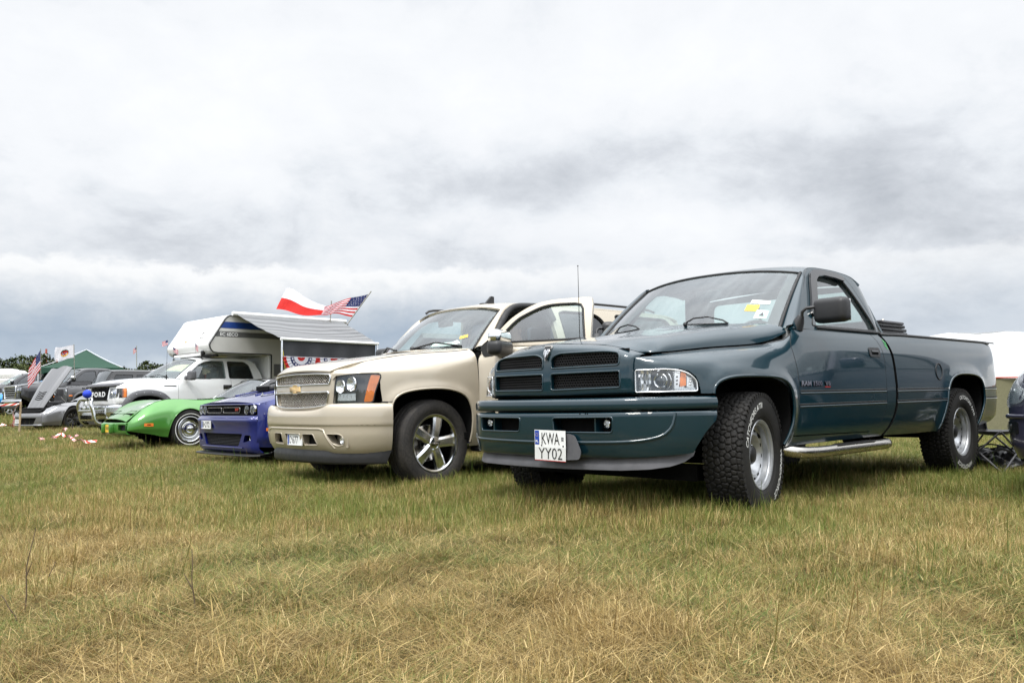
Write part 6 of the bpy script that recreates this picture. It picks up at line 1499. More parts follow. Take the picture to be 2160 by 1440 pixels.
    wn=rnd([(-.92,.99),(-1.10,1.14),(-1.30,1.25),(-1.5,1.285),(-1.95,1.275),(-2.0,.99)],.03); w2=rnd([(-2.08,1.0),(-2.04,1.26),(-2.3,1.19),(-2.5,1.02)],.03)
    CN,WN,ws,cab=greenhouse(c_,'blue',outl,[(wn,'darkglass','side_window'),(w2,'darkglass','quarter_window')],yc,([-1.22,-1.35,-1.6,-2.0,-2.35],[1.33,1.355,1.375,1.36,1.28],[1.28,1.30,1.325,1.31,1.22],.08),lambda t:np.array((-.42-.26*t*t,t*.78,.99-.03*t*t)),lambda t:np.array((-1.12-.08*t*t,t*.60,1.325-.05*t*t)),rear=((-3.1,1.0,.72),(-2.3,1.27,.60)),roofmat='gloss',dash=-.9,seats=[-1.7])
    wip(c_,WN,[((.55,.02),(.85,.05))])
    wheels(c_,[(0,.80,0,0.),(0,-.80,0,0.4),(-WB,.80,0,.8),(-WB,-.80,0,1.)],.345,.245,.25,'black','road','tyre',seg=64)
build_muscle()
# ------------------------------------------------------------------ low green sports coupe
def build_c3():
    c_=car('sports_car','bright green classic sports coupe with pointed nose and whitewall tyre, bonnet sloping to the grass','sports car',(-6.179,15.544,.059),.85)
    WB=2.49
    nose=lambda y:1.085-.16*y*y
    plan=tab([(1.0,.66),(.97,.72),(.9,.78),(.75,.83),(.5,.86),(.2,.875),(-.3,.84),(-1.2,.80),(-2.0,.86),(-2.6,.88),(-3.1,.83),(-3.4,.70)])
    zb=tab([(1.,.30),(.7,.26),(.4,.22),(-.5,.19),(-2.5,.22),(-3.4,.35)]); zt=tab([(1.,.475),(.9,.56),(.75,.70),(.55,.81),(.35,.86),(.1,.865),(-.2,.845),(-.5,.85),(-.9,.86),(-1.5,.86),(-2.1,.90),(-2.5,.93),(-3.0,.90),(-3.4,.80)])
    yi=tab([(1.,.06),(.8,.16),(.4,.20),(0,.20),(-.6,.14),(-1.2,.05),(-2.4,.16),(-3.4,.10)]); zc=tab([(1.1,.47),(.95,.56),(.7,.70),(.4,.79),(.1,.835),(-.3,.865),(-.8,.885),(-3.4,.86)])
    fa=arch_poly(.0,.375,.20,.70,34,2.1); ra=arch_poly(-WB,.375,.20,.70,34,2.1)
    P=[([(.99,.33),(.99,.46),(.9,.555),(.75,.695),(.55,.805),(.35,.855),(.1,.86),(-.2,.84),(-.5,.845),(-.83,.853),(-.82,.5),(-.78,.20),(-.45,.20)]+fa[::-1]+[(.6,.26)],'fender'),
       ([(-.835,.853),(-.825,.5),(-.785,.20),(-1.62,.20),(-1.66,.5),(-1.70,.86)],'door'),([(-1.705,.86),(-1.665,.5),(-1.625,.20),(-2.05,.20)]+ra[::-1]+[(-3.0,.30),(-3.39,.40),(-3.39,.79),(-3.0,.89),(-2.5,.92),(-2.1,.89)],'body')]
    hl_=[rnd([(s*.40,.335),(s*.66,.335),(s*.66,.435),(s*.42,.435)],.015) for s in (1,-1)]
    rows=[(.255,-.09,0),(.27,-.04,0),(.30,-.015,0),(.40,.0,0),(.455,.0,0),(.470,-.012,0),(.478,-.05,0)]
    side,fn,hn,hood,fo=shell(c_,'green',[1.0,.98,.94,.85,.7,.5,.3,.1,-.2,-.6,-1.2,-1.8,-2.3,-2.8,-3.2,-3.4],plan,zb,zt,yi,zc,nose,rows,fa,ra,P,-.78,deck=(-2.2,-3.38),front_holes=hl_,back=[(.4,.72),(-.5,.8),(-3,.82),(-3.2,.45),(-.5,.25)],amp=.018,crown=.5)
    for s_ in (1,-1):
        Q=MB(); 
        for z in np.arange(.345,.43,.014): Q.tube([(nose(.5)-.03,s_*y,z) for y in (.41,.655)],.003,'black',seg=4)
        Q.box((nose(.63)-.03,s_*.62,.39),(.02,.05,.06),'lens',bev=.01); Q.build('grille_vent',fo)
        Q=MB(); panel(Q,side,rnd([(.765,.405),(.62,.400),(.62,.455),(.765,.455)],.008),'orange',off=.006,thick=.01); panel(Q,side,[(.72,.424),(.66,.422),(.66,.436),(.72,.438)],'softblack',off=.008,thick=0); flipm(Q,s_).build('side_marker',c_)
        # pop-up lamp seam
        Q=MB(); pts=[hn.at(x,s_*y,(0,1),.002)[0] for x,y in ((.94,.26),(.80,.27),(.80,.56),(.92,.56))]; Q.tube(pts,.003,'gasket',seg=4); Q.build('headlight_door',c_)
    for s_ in (1,-1): Bn=MB(); Bn.box((nose(0)+.02,s_*.21,.375),(.09,.055,.17),'green',bev=.02,seg=3); Bn.build('bumper_guard',fo)
    Pl=MB(); Pl.prism([(-.16,.305),(.16,.305),(.16,.435),(-.16,.435)],'x',nose(0)+.004,nose(0)+.012,'yellow')
    for k in range(5): Pl.prism([(-.125+.053*k,.345),(-.10+.053*k,.345),(-.10+.053*k,.40),(-.125+.053*k,.40)],'x',nose(0)+.012,nose(0)+.014,'ink')
    Pl.build('number_plate',c_)
    Cb=MB(); pts=[hn.at(x,y,(0,1),.004)[0] for x,y in ((-.35,.42),(-.25,.5),(-.32,.58),(-.45,.55),(-.5,.48),(-.55,.50))]; Cb.tube(smoothpoly(pts,20),.005,'gasket',seg=4); Cb.tube([pts[-1],pts[-1]+np.array((-.05,0,.04))],.008,'chrome'); Cb.build('hood_cord',c_)
    # front valance (dark) and windscreen, T-top
    yc=lambda z:.74-.35*max(0,z-.88)-.4*max(0,z-.88)**2
    outl=smoothpoly([(-1.02,.86),(-1.20,.99),(-1.45,1.14),(-1.62,1.21),(-1.80,1.225),(-2.10,1.22),(-2.35,1.12),(-2.60,.98),(-2.8,.88)],50)
    wn=rnd([(-1.28,.90),(-1.42,1.03),(-1.60,1.15),(-1.75,1.18),(-2.02,1.17),(-2.08,.90)],.03)
    CN,WN,ws,cab=greenhouse(c_,'gloss',outl,[(wn,'darkglass','side_window')],yc,([-1.52,-1.62,-1.8,-2.05,-2.3],[1.235,1.25,1.26,1.25,1.18],[1.19,1.21,1.22,1.20,1.12],.06),lambda t:np.array((-.86-.28*t*t,t*.70,.90-.02*t*t)),lambda t:np.array((-1.44-.10*t*t,t*.56,1.225-.035*t*t)),rear=((-2.6,.90,.62),(-2.25,1.16,.52)),pil='chrome',dash=-1.25,seats=[-2.0])
    wheels(c_,[(0,.735,R(4),0.),(0,-.735,R(4),0.4),(-WB,.735,0,.8),(-WB,-.735,0,1.)],.340,.212,.23,'cap','road','tyre',whitewall=(.258,.272),seg=72)
    Mr=MB(); Mr.box((-1.15,.88,.98),(.10,.18,.10),'gloss',bev=.04,seg=3); Mr.tube([(-1.15,.80,.90),(-1.15,.84,.96)],.012,'gloss'); Mr.build('side_mirror',c_)
build_c3()
# ------------------------------------------------------------------ white four-wheel-drive pickup carrying the camper
FO=(-8.90,19.97,.09); FP=.77
def build_f150():
    c_=car('camper_pickup','white extended-cab pickup with grey arch flares and chrome bull bar, carrying the camper body','pickup truck',FO,FP)
    WB=3.6
    nose=lambda y:.755-.06*y*y-(.10*max(0,abs(y)-.82)/.08 if abs(y)>.82 else 0)
    plan=tab([(.70,.88),(.67,.93),(.62,.96),(.52,.985),(.3,1.0),(-4.5,1.0)]); zb=tab([(.7,.74),(.55,.70),(.4,.50),(-4.5,.50)]); zt=tab([(.72,1.19),(.63,1.25),(.5,1.30),(.3,1.325),(0,1.345),(-.5,1.36),(-.7,1.355),(-2.7,1.36),(-4.5,1.36)])
    yi=tab([(.7,.05),(.6,.12),(.3,.20),(-.4,.17),(-.8,.05),(-4.5,.05)]); zc=tab([(.75,1.22),(.63,1.28),(.4,1.34),(0,1.385),(-.5,1.40),(-4.5,1.38)])
    fa=smoothpoly([(.50,.60),(.46,.78),(.30,.93),(.03,.97),(-.24,.92),(-.42,.76),(-.46,.60)],36); ra=[(x-WB,z) for x,z in fa]
    dfr=[(-.66,1.355),(-.665,.55)]; dbk=[(-1.98,1.36),(-1.98,.55)]
    P=[([(.50,.93),(.50,1.13),(.50,1.298),(.3,1.322),(0,1.342),(-.5,1.357)]+[(x+.004,z) for x,z in dfr]+[(-.5,.52)]+fa[::-1][:-4]+[(.50,.80)],'fender'),([(x-.004,z) for x,z in dfr]+[(x+.004,z) for x,z in dbk[::-1]],'door'),
       ([(x-.004,z) for x,z in dbk]+[(-2.50,.55),(-2.52,1.36)],'rear_door'),([(-2.56,1.36),(-2.56,.52),(-3.1,.52)]+ra[::-1]+[(-4.1,.55),(-4.49,.6),(-4.49,1.36)],'body'),([(-.5,.505),(-.6,.545),(-2.55,.545),(-2.55,.505)],'body')]
    rows=[(.755,-.06,0),(.77,-.01,0),(.90,.0,0),(1.05,-.01,0),(1.18,-.035,0),(1.21,-.06,0),(1.215,-.09,0)]
    gh=rnd([(-.50,.86),(.50,.86),(.56,1.17),(-.56,1.17)],.04)
    lh=[rnd([(s*.585,.90),(s*.86,.925),(s*.885,1.12),(s*.60,1.135)],.02) for s in (1,-1)]
    side,fn,hn,hood,fo=shell(c_,'white',[.70,.69,.66,.60,.52,.4,.1,-.4,-.9,-2,-3,-4,-4.5],plan,zb,zt,yi,zc,nose,rows,fa,ra,P,-.62,front_holes=[gh]+lh,back=[(.55,1.1),(-.5,1.2),(-4.3,1.25),(-4.3,.7),(-3.2,.6),(-.6,.6),(-.6,1.0)],amp=0,housew=.60)
    # lamps wrap on to the fender
    for s_ in (1,-1):
        L=MB(); L.box((nose(.74)-.045,s_*.735,1.02),(.02,.24,.20),'alu',bev=.01); L.box((nose(.74)-.03,s_*.70,1.03),(.03,.15,.13),'chrome',bev=.02); L.sphere((nose(.7)-.03,s_*.69,1.03),.045,'alu',10,8); panel_=MB()
        panel_.merge(MB()); pts=rnd([(.592,.905),(.855,.93),(.878,1.115),(.606,1.13)],.02); pp=MB(); panel(pp,fn,pts,'lens',ax=(1,2),off=-.002,thick=.01); panel(pp,side,rnd([(.60,.93),(.51,.94),(.51,1.13),(.60,1.12)],.02),'orange',off=.006,thick=.02); panel(pp,side,rnd([(.62,.935),(.575,.94),(.575,1.135),(.62,1.13)],.01),'smokelens',off=.012,thick=.02); L.merge(pp) if s_>0 else L.merge(flipm(pp,-1)); L.build('headlight',c_)
    panel_=MB(); panel(panel_,side,[(.690,.79),(.690,.92),(.50,.93),(.50,.80),(.52,.78)],'white',step=.05); panel(panel_,side,[(.690,1.125),(.68,1.20),(.60,1.265),(.50,1.298),(.50,1.14)],'white',step=.05); panel_.mirror(); panel_.build('front_corner',c_)
    Gm=MB(); 
    for z in np.arange(.87,1.17,.028): Gm.tube([(nose(y)-.03,y,z) for y in np.linspace(-.52,.52,9)],.004,'black',seg=4)
    text(Gm,'FORD','platewhite',lambda s,t:(np.array((nose(0)+.0,-.38+s,.955+t)),np.array((1.,0,0))),w=.80,h=.115,bold=.04,space=1.25)
    for q in ((-.53,.865,.01),(.53,.865,.01)): pass
    Gm.box((nose(0)-.02,0,.872),(.03,1.04,.02),'gloss'); Gm.build('grille',fo)
    Bd=MB(); Bd.grid(np.array([[(nose(y)+dx,y,z) for dx,z in ((-.10,1.262),(-.02,1.250),(.03,1.215),(.035,1.19),(.0,1.175))] for y in np.linspace(-.90,.90,25)]),'trim',angle=70,flip=True); Bd.build('hood_deflector',c_)
    # chrome bumper and bull bar
    def bp(y): a=abs(y); return .86-.06*a*a if a<.75 else float(np.interp(a,[.75,.85,.93,.985,1.0],[.826,.79,.73,.64,.50]))
    ys=[-1.,-.985,-.93,-.85,-.75,-.5,-.25,0,.25,.5,.75,.85,.93,.985,1.]
    Cb=MB(); bn=Net([[(bp(y)+dx,y,z) for z,dx in ((.765,-.06),(.762,-.01),(.72,.01),(.60,.01),(.53,-.005),(.48,-.03),(.455,-.07))] for y in ys],120,40,hint=(1,0,0),smooth=1); panel(Cb,bn,[(0,0),(1,0),(1,1),(0,1)],'chrome',uvspace=True,step=.05,thick=.01); Cb.build('bumper',c_)
    Bb=MB(); bar=smoothpoly([(.80,.46,.34),(.94,.44,.40),(1.0,.42,.60),(1.04,.40,.78),(1.02,.35,.885),(1.0,.27,.905),(1.0,0,.905),(1.0,-.27,.905),(1.02,-.35,.885),(1.04,-.40,.78),(1.0,-.42,.60),(.94,-.44,.40),(.80,-.46,.34)],70); Bb.tube(bar,.040,'chrome',seg=14)
    Bb.box((.99,0,.52),(.03,.82,.20),'steel',bev=.012); Bb.tube([(1.02,-.41,.645),(1.02,.41,.645)],.028,'chrome',seg=10)
    for y in np.arange(-.32,.33,.04): Bb.box((1.008,y,.50),(.006,.014,.09),'softblack',bev=.002)
    Bb.build('bull_bar',c_)
    for y in (-.18,.18): lamp_round(c_,(.98,y,.77),.085,'auxiliary_lamp','chrome','lens')
    for s_ in (1,-1):
        for A,nm in ((fa,'arch_flare'),(ra,'arch_flare')):
            F=MB(); cx=(A[0][0]+A[-1][0])/2; cz=.50; rows_=[]
            for x,z in A:
                d=np.array((x-cx,z-cz)); d=d/np.linalg.norm(d); Y=plan(x)+.0
                rows_.append([(x,Y-.02,z-.004),(x,Y+.045,z),(x+d[0]*.03,Y+.052,z+d[1]*.03),(x+d[0]*.12,Y+.030,z+d[1]*.12),(x+d[0]*.135,Y+.0,z+d[1]*.135)])
            F.grid(np.array(rows_),'trim',angle=50)
            for k in range(3,33,4): r=rows_[k]; F.sphere(np.array(r[3])*.45+np.array(r[2])*.55+np.array((0,.012,0)),.009,'chrome',6,5)
            flipm(F,s_).build(nm,c_)
        H=MB(); H.box((-1.87,s_*1.005,1.175),(.22,.02,.10),'gloss',bev=.015); H.box((-1.87,s_*1.015,1.20),(.19,.03,.03),'black',bev=.01); H.build('handle',c_)
        Mr=MB(); Mr.box((-.88,s_*1.19,1.43),(.15,.24,.22),'trim',bev=.05,seg=3); Mr.box((-.84,s_*1.04,1.38),(.10,.12,.10),'trim',bev=.03,seg=2); Mr.build('side_mirror',c_)
        Bg=MB(); panel(Bg,side,[(-.34,1.18),(-.62,1.18),(-.62,1.205),(-.34,1.205)],'black',off=.004,thick=.006); text(Bg,'F-150','chrome',lambda s,t:side.at(-.36-s,1.207+t,off=.005),w=.22,h=.03,bold=.03); flipm(Bg,s_).build('badge',c_)
    An=MB(); An.tube([(-.44,.84,1.31),(-.44,.84,1.45)],.018,'gasket'); An.tube([(-.44,.84,1.45),(-.45,.85,2.19)],.0035,'gasket',seg=5); An.build('antenna',c_)
    yc=lambda z:.93-.30*max(0,z-1.34)-.1*max(0,z-1.34)**2
    outl=smoothpoly([(-.70,1.345),(-.90,1.50),(-1.10,1.67),(-1.28,1.79),(-1.45,1.85),(-1.8,1.875),(-2.3,1.87),(-2.60,1.82),(-2.75,1.66),(-2.86,1.345)],60)
    w1=rnd([(-.88,1.30),(-.80,1.33),(-.86,1.39),(-1.05,1.56),(-1.22,1.70),(-1.38,1.775),(-1.55,1.80),(-1.86,1.80),(-1.86,1.385),(-1.50,1.38),(-1.38,1.33),(-1.36,1.30)][1:11],.03); w2=rnd([(-1.96,1.385),(-1.96,1.80),(-2.40,1.795),(-2.52,1.72),(-2.60,1.385)],.04)
    CN,WN,ws,cab=greenhouse(c_,'white',outl,[(w1,'glass','side_window'),(w2,'darkglass','rear_side_window')],yc,([-1.26,-1.36,-1.6,-2.1,-2.5,-2.72],[1.875,1.90,1.925,1.925,1.90,1.80],[1.79,1.825,1.86,1.865,1.84,1.72],.10),lambda t:np.array((-.26-.40*t*t,t*.82,1.405-.045*t*t)),lambda t:np.array((-1.08-.12*t*t,t*.71,1.86-.07*t*t)),rear=((-2.88,1.30,.84),(-2.72,1.80,.74)),dash=-.85,seats=[-1.75])
    wip(c_,WN,[((.30,.02),(.55,.05)),((.62,.02),(.90,.05))])
    wheels(c_,[(0,.86,0,0.),(0,-.86,0,0.4),(-WB,.86,0,.8),(-WB,-.86,0,1.)],.40,.22,.28,'chromealloy','road','tyre',seg=64)
    return c_,WN
F150,FWN=build_f150()
# camper body on the pickup
def build_camper():
    c_=car('truck_camper','white slide-in camper body with blue and grey stripes, standing on the white pickup, awning out','camper',(FO[0],FO[1],FO[2]),FP)
    W=1.12; B=MB(); n=lambda z:z-.09
    prof=smoothpoly([(-1.30,2.17),(-1.33,2.08),(-1.40,2.00),(-1.52,1.965)],8)[:-1]+[(-1.55,1.965),(-2.92,1.965),(-2.95,1.0),(-5.25,1.0),(-5.28,2.92)]+[(-1.93,2.92)]+smoothpoly([(-1.90,2.92),(-1.80,2.90),(-1.72,2.84)],6)+[(-1.70,2.80),(-1.305,2.20)]
    B.prism(prof,'y',-W+.02,W-.02,'camperwhite',angle=35)
    B.build('shell_body',c_)
    side_=[(-1.335,2.18),(-1.36,2.07),(-1.43,2.0),(-1.55,1.985),(-2.92,1.985),(-2.97,1.98),(-2.97,1.02),(-5.24,1.02),(-5.26,2.90),(-1.92,2.90),(-1.80,2.875),(-1.73,2.80)]
    for s_ in (1,-1):
        P=MB(); P.prism(rnd(side_,[.06,.05,.05,.05,.02,.01,.01,.02,.02,.08,.05,.05]),'y',s_*(W-.02),s_*(W+.004),'campergrey'); P.tube([(x,s_*(W+.002),z) for x,z in dens(rnd(side_,.05),.2)],.016,'gasket',seg=6,close=True)
        zf=lambda x,z0:z0
        P.prism([(-1.60,2.585),(-5.2,2.585),(-5.2,2.74),(-1.70,2.74)],'y',s_*(W+.004),s_*(W+.007),'bluestripe'); P.prism([(-1.56,2.535),(-5.2,2.535),(-5.2,2.555),(-1.575,2.555)],'y',s_*(W+.004),s_*(W+.007),'camperwhite'); P.prism([(-1.47,2.375),(-5.2,2.375),(-5.2,2.50),(-1.54,2.50)],'y',s_*(W+.004),s_*(W+.007),'greystripe')
        if s_>0:
            text(P,'EC 6ECO','camperwhite',lambda s,t:(np.array((-1.60-s,W+.0085,2.395+t)),np.array((0,1.,0))),w=.46,h=.085,bold=.02)
            P.box((-3.6,W+.006,1.75),(.55,.012,1.40),'campergrey',bev=.004); P.tube([(x,W+.012,z) for x,z in ((-3.3,1.05),(-3.3,2.45),(-3.9,2.45),(-3.9,1.05))],.008,'gasket',seg=5,close=True)
            P.box((-3.15,W+.008,1.60),(.22,.016,.30),'greystripe',bev=.01)
        P.build('side_panel',c_)
    for y,z,w_,h_ in ((-.55,2.25,.42,.16),(.35,2.32,.26,.24)):
        P=MB(); rg=np.random.default_rng(int(w_*100)); dx,dz=.40,.60; l=math.hypot(dx,dz)
        def fp(s,t,y=y,z=z): q=t/l; return np.array((-1.312-q*dx*1.0+(2.20-z)*.64-.0,y+s,z+q*dz)),unit(np.array((.83,0,.55)))
        for k in range(26):
            a,b=rg.uniform(0,w_),rg.uniform(0,h_); s1,t1=rg.uniform(.02,.08),rg.uniform(.008,.02); V=[fp(a,b)[0],fp(a+s1,b)[0],fp(a+s1,b+t1)[0],fp(a,b+t1)[0]]; V=[v+np.array((.009,0,.006)) for v in V]
            P.add(V,[(0,1,2,3)],['greystripe','campergrey','yellow'][k%3 if y<0 else k%2],smooth=False)
        P.build('decal',c_)
    P=MB(); P.box((-1.62,0,1.935),(.08,1.9,.05),'black',bev=.01); 
    for y in (-.75,.75): P.tube([(-1.40,y,2.0),(-1.30,y*.98,1.90),(-1.45,y*.9,1.80)],.02,'black'); P.box((-1.36,y,1.99),(.10,.08,.10),'black',bev=.02)
    P.tube([(-1.34,-.72,1.96),(-1.34,.72,1.96)],.035,'camperwhite',seg=8); P.build('roof_bracket',c_)
    # awning
    A=MB(); x0i,x1i,x0o,x1o=-1.98,-5.05,-1.96,-4.62; yi_,yo=W+.05,3.30; zi,zo=2.93,2.205; nu,nv=30,46; P=[]
    for i in range(nv):
        v=i/(nv-1); row=[]
        for j in range(nu):
            u=j/(nu-1); xa=x0i+(x1i-x0i)*u; xb=x0o+(x1o-x0o)*u; x=xa+(xb-xa)*v; y=yi_+(yo-yi_)*v
            z=zi+(zo-zi)*v-.10*math.sin(PI*v)*math.sin(PI*u)+.004*math.sin(v*26+u*5)+.004*math.sin(u*21+v*9)
            if u<.25: z+=-.10*math.sin(PI*v)*(1-u/.25)*0-.05*math.sin(PI*v)*(1-u/.25); x+=-.07*math.sin(PI*v)*(1-u/.25)
            row.append((x,y,z))
        P.append(row)
    A.grid(np.array(P),'awn',angle=80); A.grid(np.array(P)-np.array((0,0,.006)),'awn',angle=80,flip=True); aw=A.build('awning',c_)
    A=MB(); A.tube([(x0i+.1,W+.06,zi+.01),(x1i-.1,W+.06,zi+.01)],.055,'camperwhite',seg=10); A.build('awning_case',aw)
    A=MB(); A.tube([(x0o+.02,yo,zo-.01),(x1o-.02,yo,zo-.01)],.035,'camperwhite',seg=10)
    A.build('front_rail',aw)
    A=MB(); A.tube([(x0o-.01,yo,zo-.03),(x0o-.01,yo,-.0)],.022,'alu',seg=8); A.build('awning_leg',aw); A=MB(); A.tube([(x1o+.01,yo,zo-.03),(x1o+.01,yo,-.0)],.022,'alu',seg=8); A.build('awning_leg',aw)
    A=MB(); A.tube([(x0o-.02,yo,zo-.25),(-2.6,2.9,.1)],.016,'strap',seg=6); A.build('guy_strap',aw)
    # shade net hanging from the rail
    A=MB(); P=[[(x0o-.05+(x1o-x0o+.1)*u,yo-.02+.03*math.sin(u*23)*v,zo-.04-.38*v+.03*math.sin(u*9)*v) for u in np.linspace(0,1,50)] for v in np.linspace(0,1,8)]; A.grid(np.array(P),'greycloth',angle=80); A.grid(np.array(P)+np.array((0,-.004,0)),'greycloth',angle=80,flip=True); A.build('shade_net',aw)
    return c_
CAMPER=build_camper()
def build_bunting():
    "pleated half-round fan flags hung under the awning rail"
    loc=CAMPER.matrix_world
    for k in range(3):
        t=car('fan_bunting',['pleated fan bunting with star border, nearest the white awning pole','pleated fan bunting in the middle of the awning edge','pleated fan bunting furthest along the awning edge, mostly behind the beige hood'][k],'bunting',FO,FP); t['group']='red, white and blue fans under the awning'
        x0=-2.0-.88*k; Rr=.46; cx=x0-.44; zt_=1.80; y=3.345; B=MB(); na=64
        def ringp(r0,r1,m_,off=0):
            P=[]
            for a in np.linspace(PI,2*PI,na):
                row=[]
                for r in (r0,r1): pl=.012*math.sin(a*30)*r/Rr; row.append((cx-r*math.cos(a),y+pl+off,zt_+r*math.sin(a)*.92))
                P.append(row)
            B.grid(np.array(P),m_,angle=60); B.grid(np.array(P)-np.array((0,.003,0)),m_,angle=60,flip=True)
        ringp(.02,.10,'redcloth'); ringp(.10,.19,'whitecloth'); ringp(.19,.285,'navycloth'); ringp(.285,.385,'whitecloth'); ringp(.385,Rr,'redcloth')
        for a in np.linspace(PI+.22,2*PI-.22,9):
            c=(cx-.237*math.cos(a),zt_+.237*math.sin(a)*.92); pts=[(c[0]+(.032 if i%2==0 else .013)*math.cos(i*PI/5+PI/2),c[1]+(.032 if i%2==0 else .013)*math.sin(i*PI/5+PI/2)) for i in range(10)]; B.prism(pts,'y',y+.014,y+.018,'whitecloth')
        B.tube([(cx-.46,y,zt_),(cx+.46,y,zt_)],.006,'whitecloth'); B.build('fan_cloth',t)
build_bunting()
# ------------------------------------------------------------------ grey sports coupe with its clamshell hood up
def build_c7():
    c_=car('sports_coupe','low dark grey sports coupe with its vented hood standing open','sports car',(-13.035,24.558,.18),.62)
    WB=2.71
    nose=lambda y:.99-.20*y*y-(.15*max(0,abs(y)-.75)/.1 if abs(y)>.75 else 0)
    plan=tab([(.86,.80),(.8,.86),(.65,.90),(.3,.935),(-.5,.92),(-1.5,.92),(-2.7,.96),(-3.4,.92),(-3.6,.85)]); zb=tab([(.9,.15),(.3,.16),(-.5,.16),(-3.6,.25)]); zt=tab([(.9,.52),(.7,.64),(.5,.72),(.2,.79),(-.1,.82),(-.6,.83),(-2.0,.88),(-2.8,.95),(-3.6,.92)])
    yi=tab([(.9,.10),(.6,.20),(.2,.24),(-.5,.20),(-1,.08),(-2.8,.12),(-3.6,.08)]); zc=tab([(1.,.50),(.7,.60),(.3,.70),(-.3,.78),(-.9,.84),(-3.6,.95)])
    fa=arch_poly(.02,.365,.16,.715,34,2.1); ra=arch_poly(-WB,.375,.16,.73,34,2.1)
    P=[([(.85,.18),(.85,.50),(.7,.63),(.5,.71),(.2,.78),(-.1,.81),(-.6,.82),(-.6,.17),(-.36,.17)]+fa[::-1]+[(.4,.17)],'fender'),([(-.605,.82),(-.605,.17),(-1.75,.17),(-1.85,.86)],'door'),([(-1.855,.86),(-1.755,.17),(-2.3,.17)]+ra[::-1]+[(-3.2,.2),(-3.59,.3),(-3.59,.91),(-2.8,.94)],'body')]
    gh=[rnd([(-.42,.20),(.50,.20),(.62,.38),(-.60,.38)],.03)]
    rows=[(.15,-.05,0),(.17,.04,0),(.185,.03,0),(.20,-.01,0),(.30,.0,0),(.42,.0,0),(.49,-.03,0),(.53,-.08,0),(.56,-.18,0)]
    side,fn,hn,hood,fo=shell(c_,'grey',[.86,.83,.78,.68,.5,.3,0,-.3,-.7,-1.5,-2.3,-3,-3.4,-3.6],plan,zb,zt,yi,zc,nose,rows,fa,ra,P,-.55,deck=(-2.7,-3.58),front_holes=gh,back=[(.3,.7),(-3.2,.8),(-3.2,.4),(-.5,.2)],amp=.02,hoodname='engine_bay_cover',hoodmat='softblack')
    for s_ in (1,-1):
        L=MB(); panel(L,side,[(.78,.50),(.70,.565),(.50,.66),(.38,.715),(.42,.67),(.62,.56),(.80,.475)],'lens',off=.006,thick=.01,step=.1); panel(L,side,[(.76,.50),(.48,.655),(.46,.645),(.74,.485)],'platewhite',off=.010,thick=.006); flipm(L,s_).build('headlight',c_)
    Pl=MB(); Pl.prism([(-.46,.23),(-.16,.23),(-.16,.345),(-.46,.345)],'x',nose(.3)-.0,nose(.3)+.012,'platewhite')
    for z in (.26,.30): text(Pl,'WX 8C7','trim',lambda s,t,z=z:(np.array((nose(.3)+.014,-.43+s,z+t)),np.array((1.,0,0))),w=.24,h=.03)
    Pl.build('number_plate',c_)
    # open hood: hinged at the nose, leaning back over the windscreen
    Hd=MB(); a=np.array((.66,0,.62)); d=unit(np.array((-.74,0,1.20))); n=unit(np.array((1.20,0,.74))); LEN=1.42
    def hp(s,t): # s across, t up
        w_=.52+.10*min(1,t*1.3); return a+d*(t*LEN)+np.array((0,s*w_,0))+n*(.05*(1-s*s)+.03*math.sin(PI*t)+.025*math.exp(-((abs(s)-.55)/.14)**2))
    HN=Net([[hp(s,t) for t in np.linspace(0,1,9)] for s in np.linspace(-1,1,15)],80,80,hint=(1,0,.5),smooth=1)
    chev=[]
    panel(Hd,HN,rnd([(.06,0),(.94,0),(1,.5),(.98,.97),(.60,1),(.40,.93),(.02,.97),(0,.5)],.02),'grey',uvspace=True,step=.06,thick=.02)
    vent=[(.30,.20),(.50,.26),(.70,.20),(.74,.30),(.70,.37),(.50,.40),(.30,.37),(.26,.30)]
    for k in range(5):
        y0=.175+.040*k; panel(Hd,HN,[(.32,y0+.02),(.49,y0),(.49,y0+.020),(.30,y0+.042)],'softblack',uvspace=True,off=.004,thick=.004); panel(Hd,HN,[(.51,y0),(.68,y0+.02),(.70,y0+.042),(.51,y0+.020)],'softblack',uvspace=True,off=.004,thick=.004)
    panel(Hd,HN,[(.04,.03),(.96,.03),(.97,.94),(.03,.94)],'softblack',uvspace=True,off=-.03,thick=0,step=.2); Hd.build('hood',c_)
    Eb=MB(); Eb.box((.35,0,.60),(.9,1.0,.12),'softblack',bev=.04); Eb.box((.2,.1,.68),(.4,.5,.08),'trim',bev=.03); Eb.tube([(.60,-.45,.62),(.45,-.2,.69),(.5,.2,.66),(.66,.45,.62)],.02,'black'); Eb.tube([(.0,.5,.72),(.2,.5,.95)],.012,'steel'); Eb.build('engine_bay',c_)
    yc=lambda z:.82-.45*max(0,z-.85)-.3*max(0,z-.85)**2
    outl=smoothpoly([(-.75,.835),(-1.0,.98),(-1.3,1.12),(-1.55,1.19),(-1.9,1.20),(-2.3,1.13),(-2.8,.97)],40); wn=rnd([(-1.05,.87),(-1.3,1.04),(-1.6,1.13),(-1.95,1.13),(-2.05,.90)],.03)
    greenhouse(c_,'grey',outl,[(wn,'darkglass','side_window')],yc,([-1.35,-1.5,-1.8,-2.2],[1.20,1.225,1.235,1.18],[1.14,1.17,1.18,1.12],.08),lambda t:np.array((-.55-.28*t*t,t*.76,.87-.02*t*t)),lambda t:np.array((-1.25-.10*t*t,t*.58,1.19-.04*t*t)),rear=((-2.85,.98,.6),(-2.2,1.12,.52)),dash=-1.0,seats=[-1.9])
    wheels(c_,[(0,.80,0,0.),(0,-.80,0,0.4),(-WB,.80,0,.8),(-WB,-.80,0,1.)],.335,.245,.25,'black','road','tyre',seg=56)
build_c7()
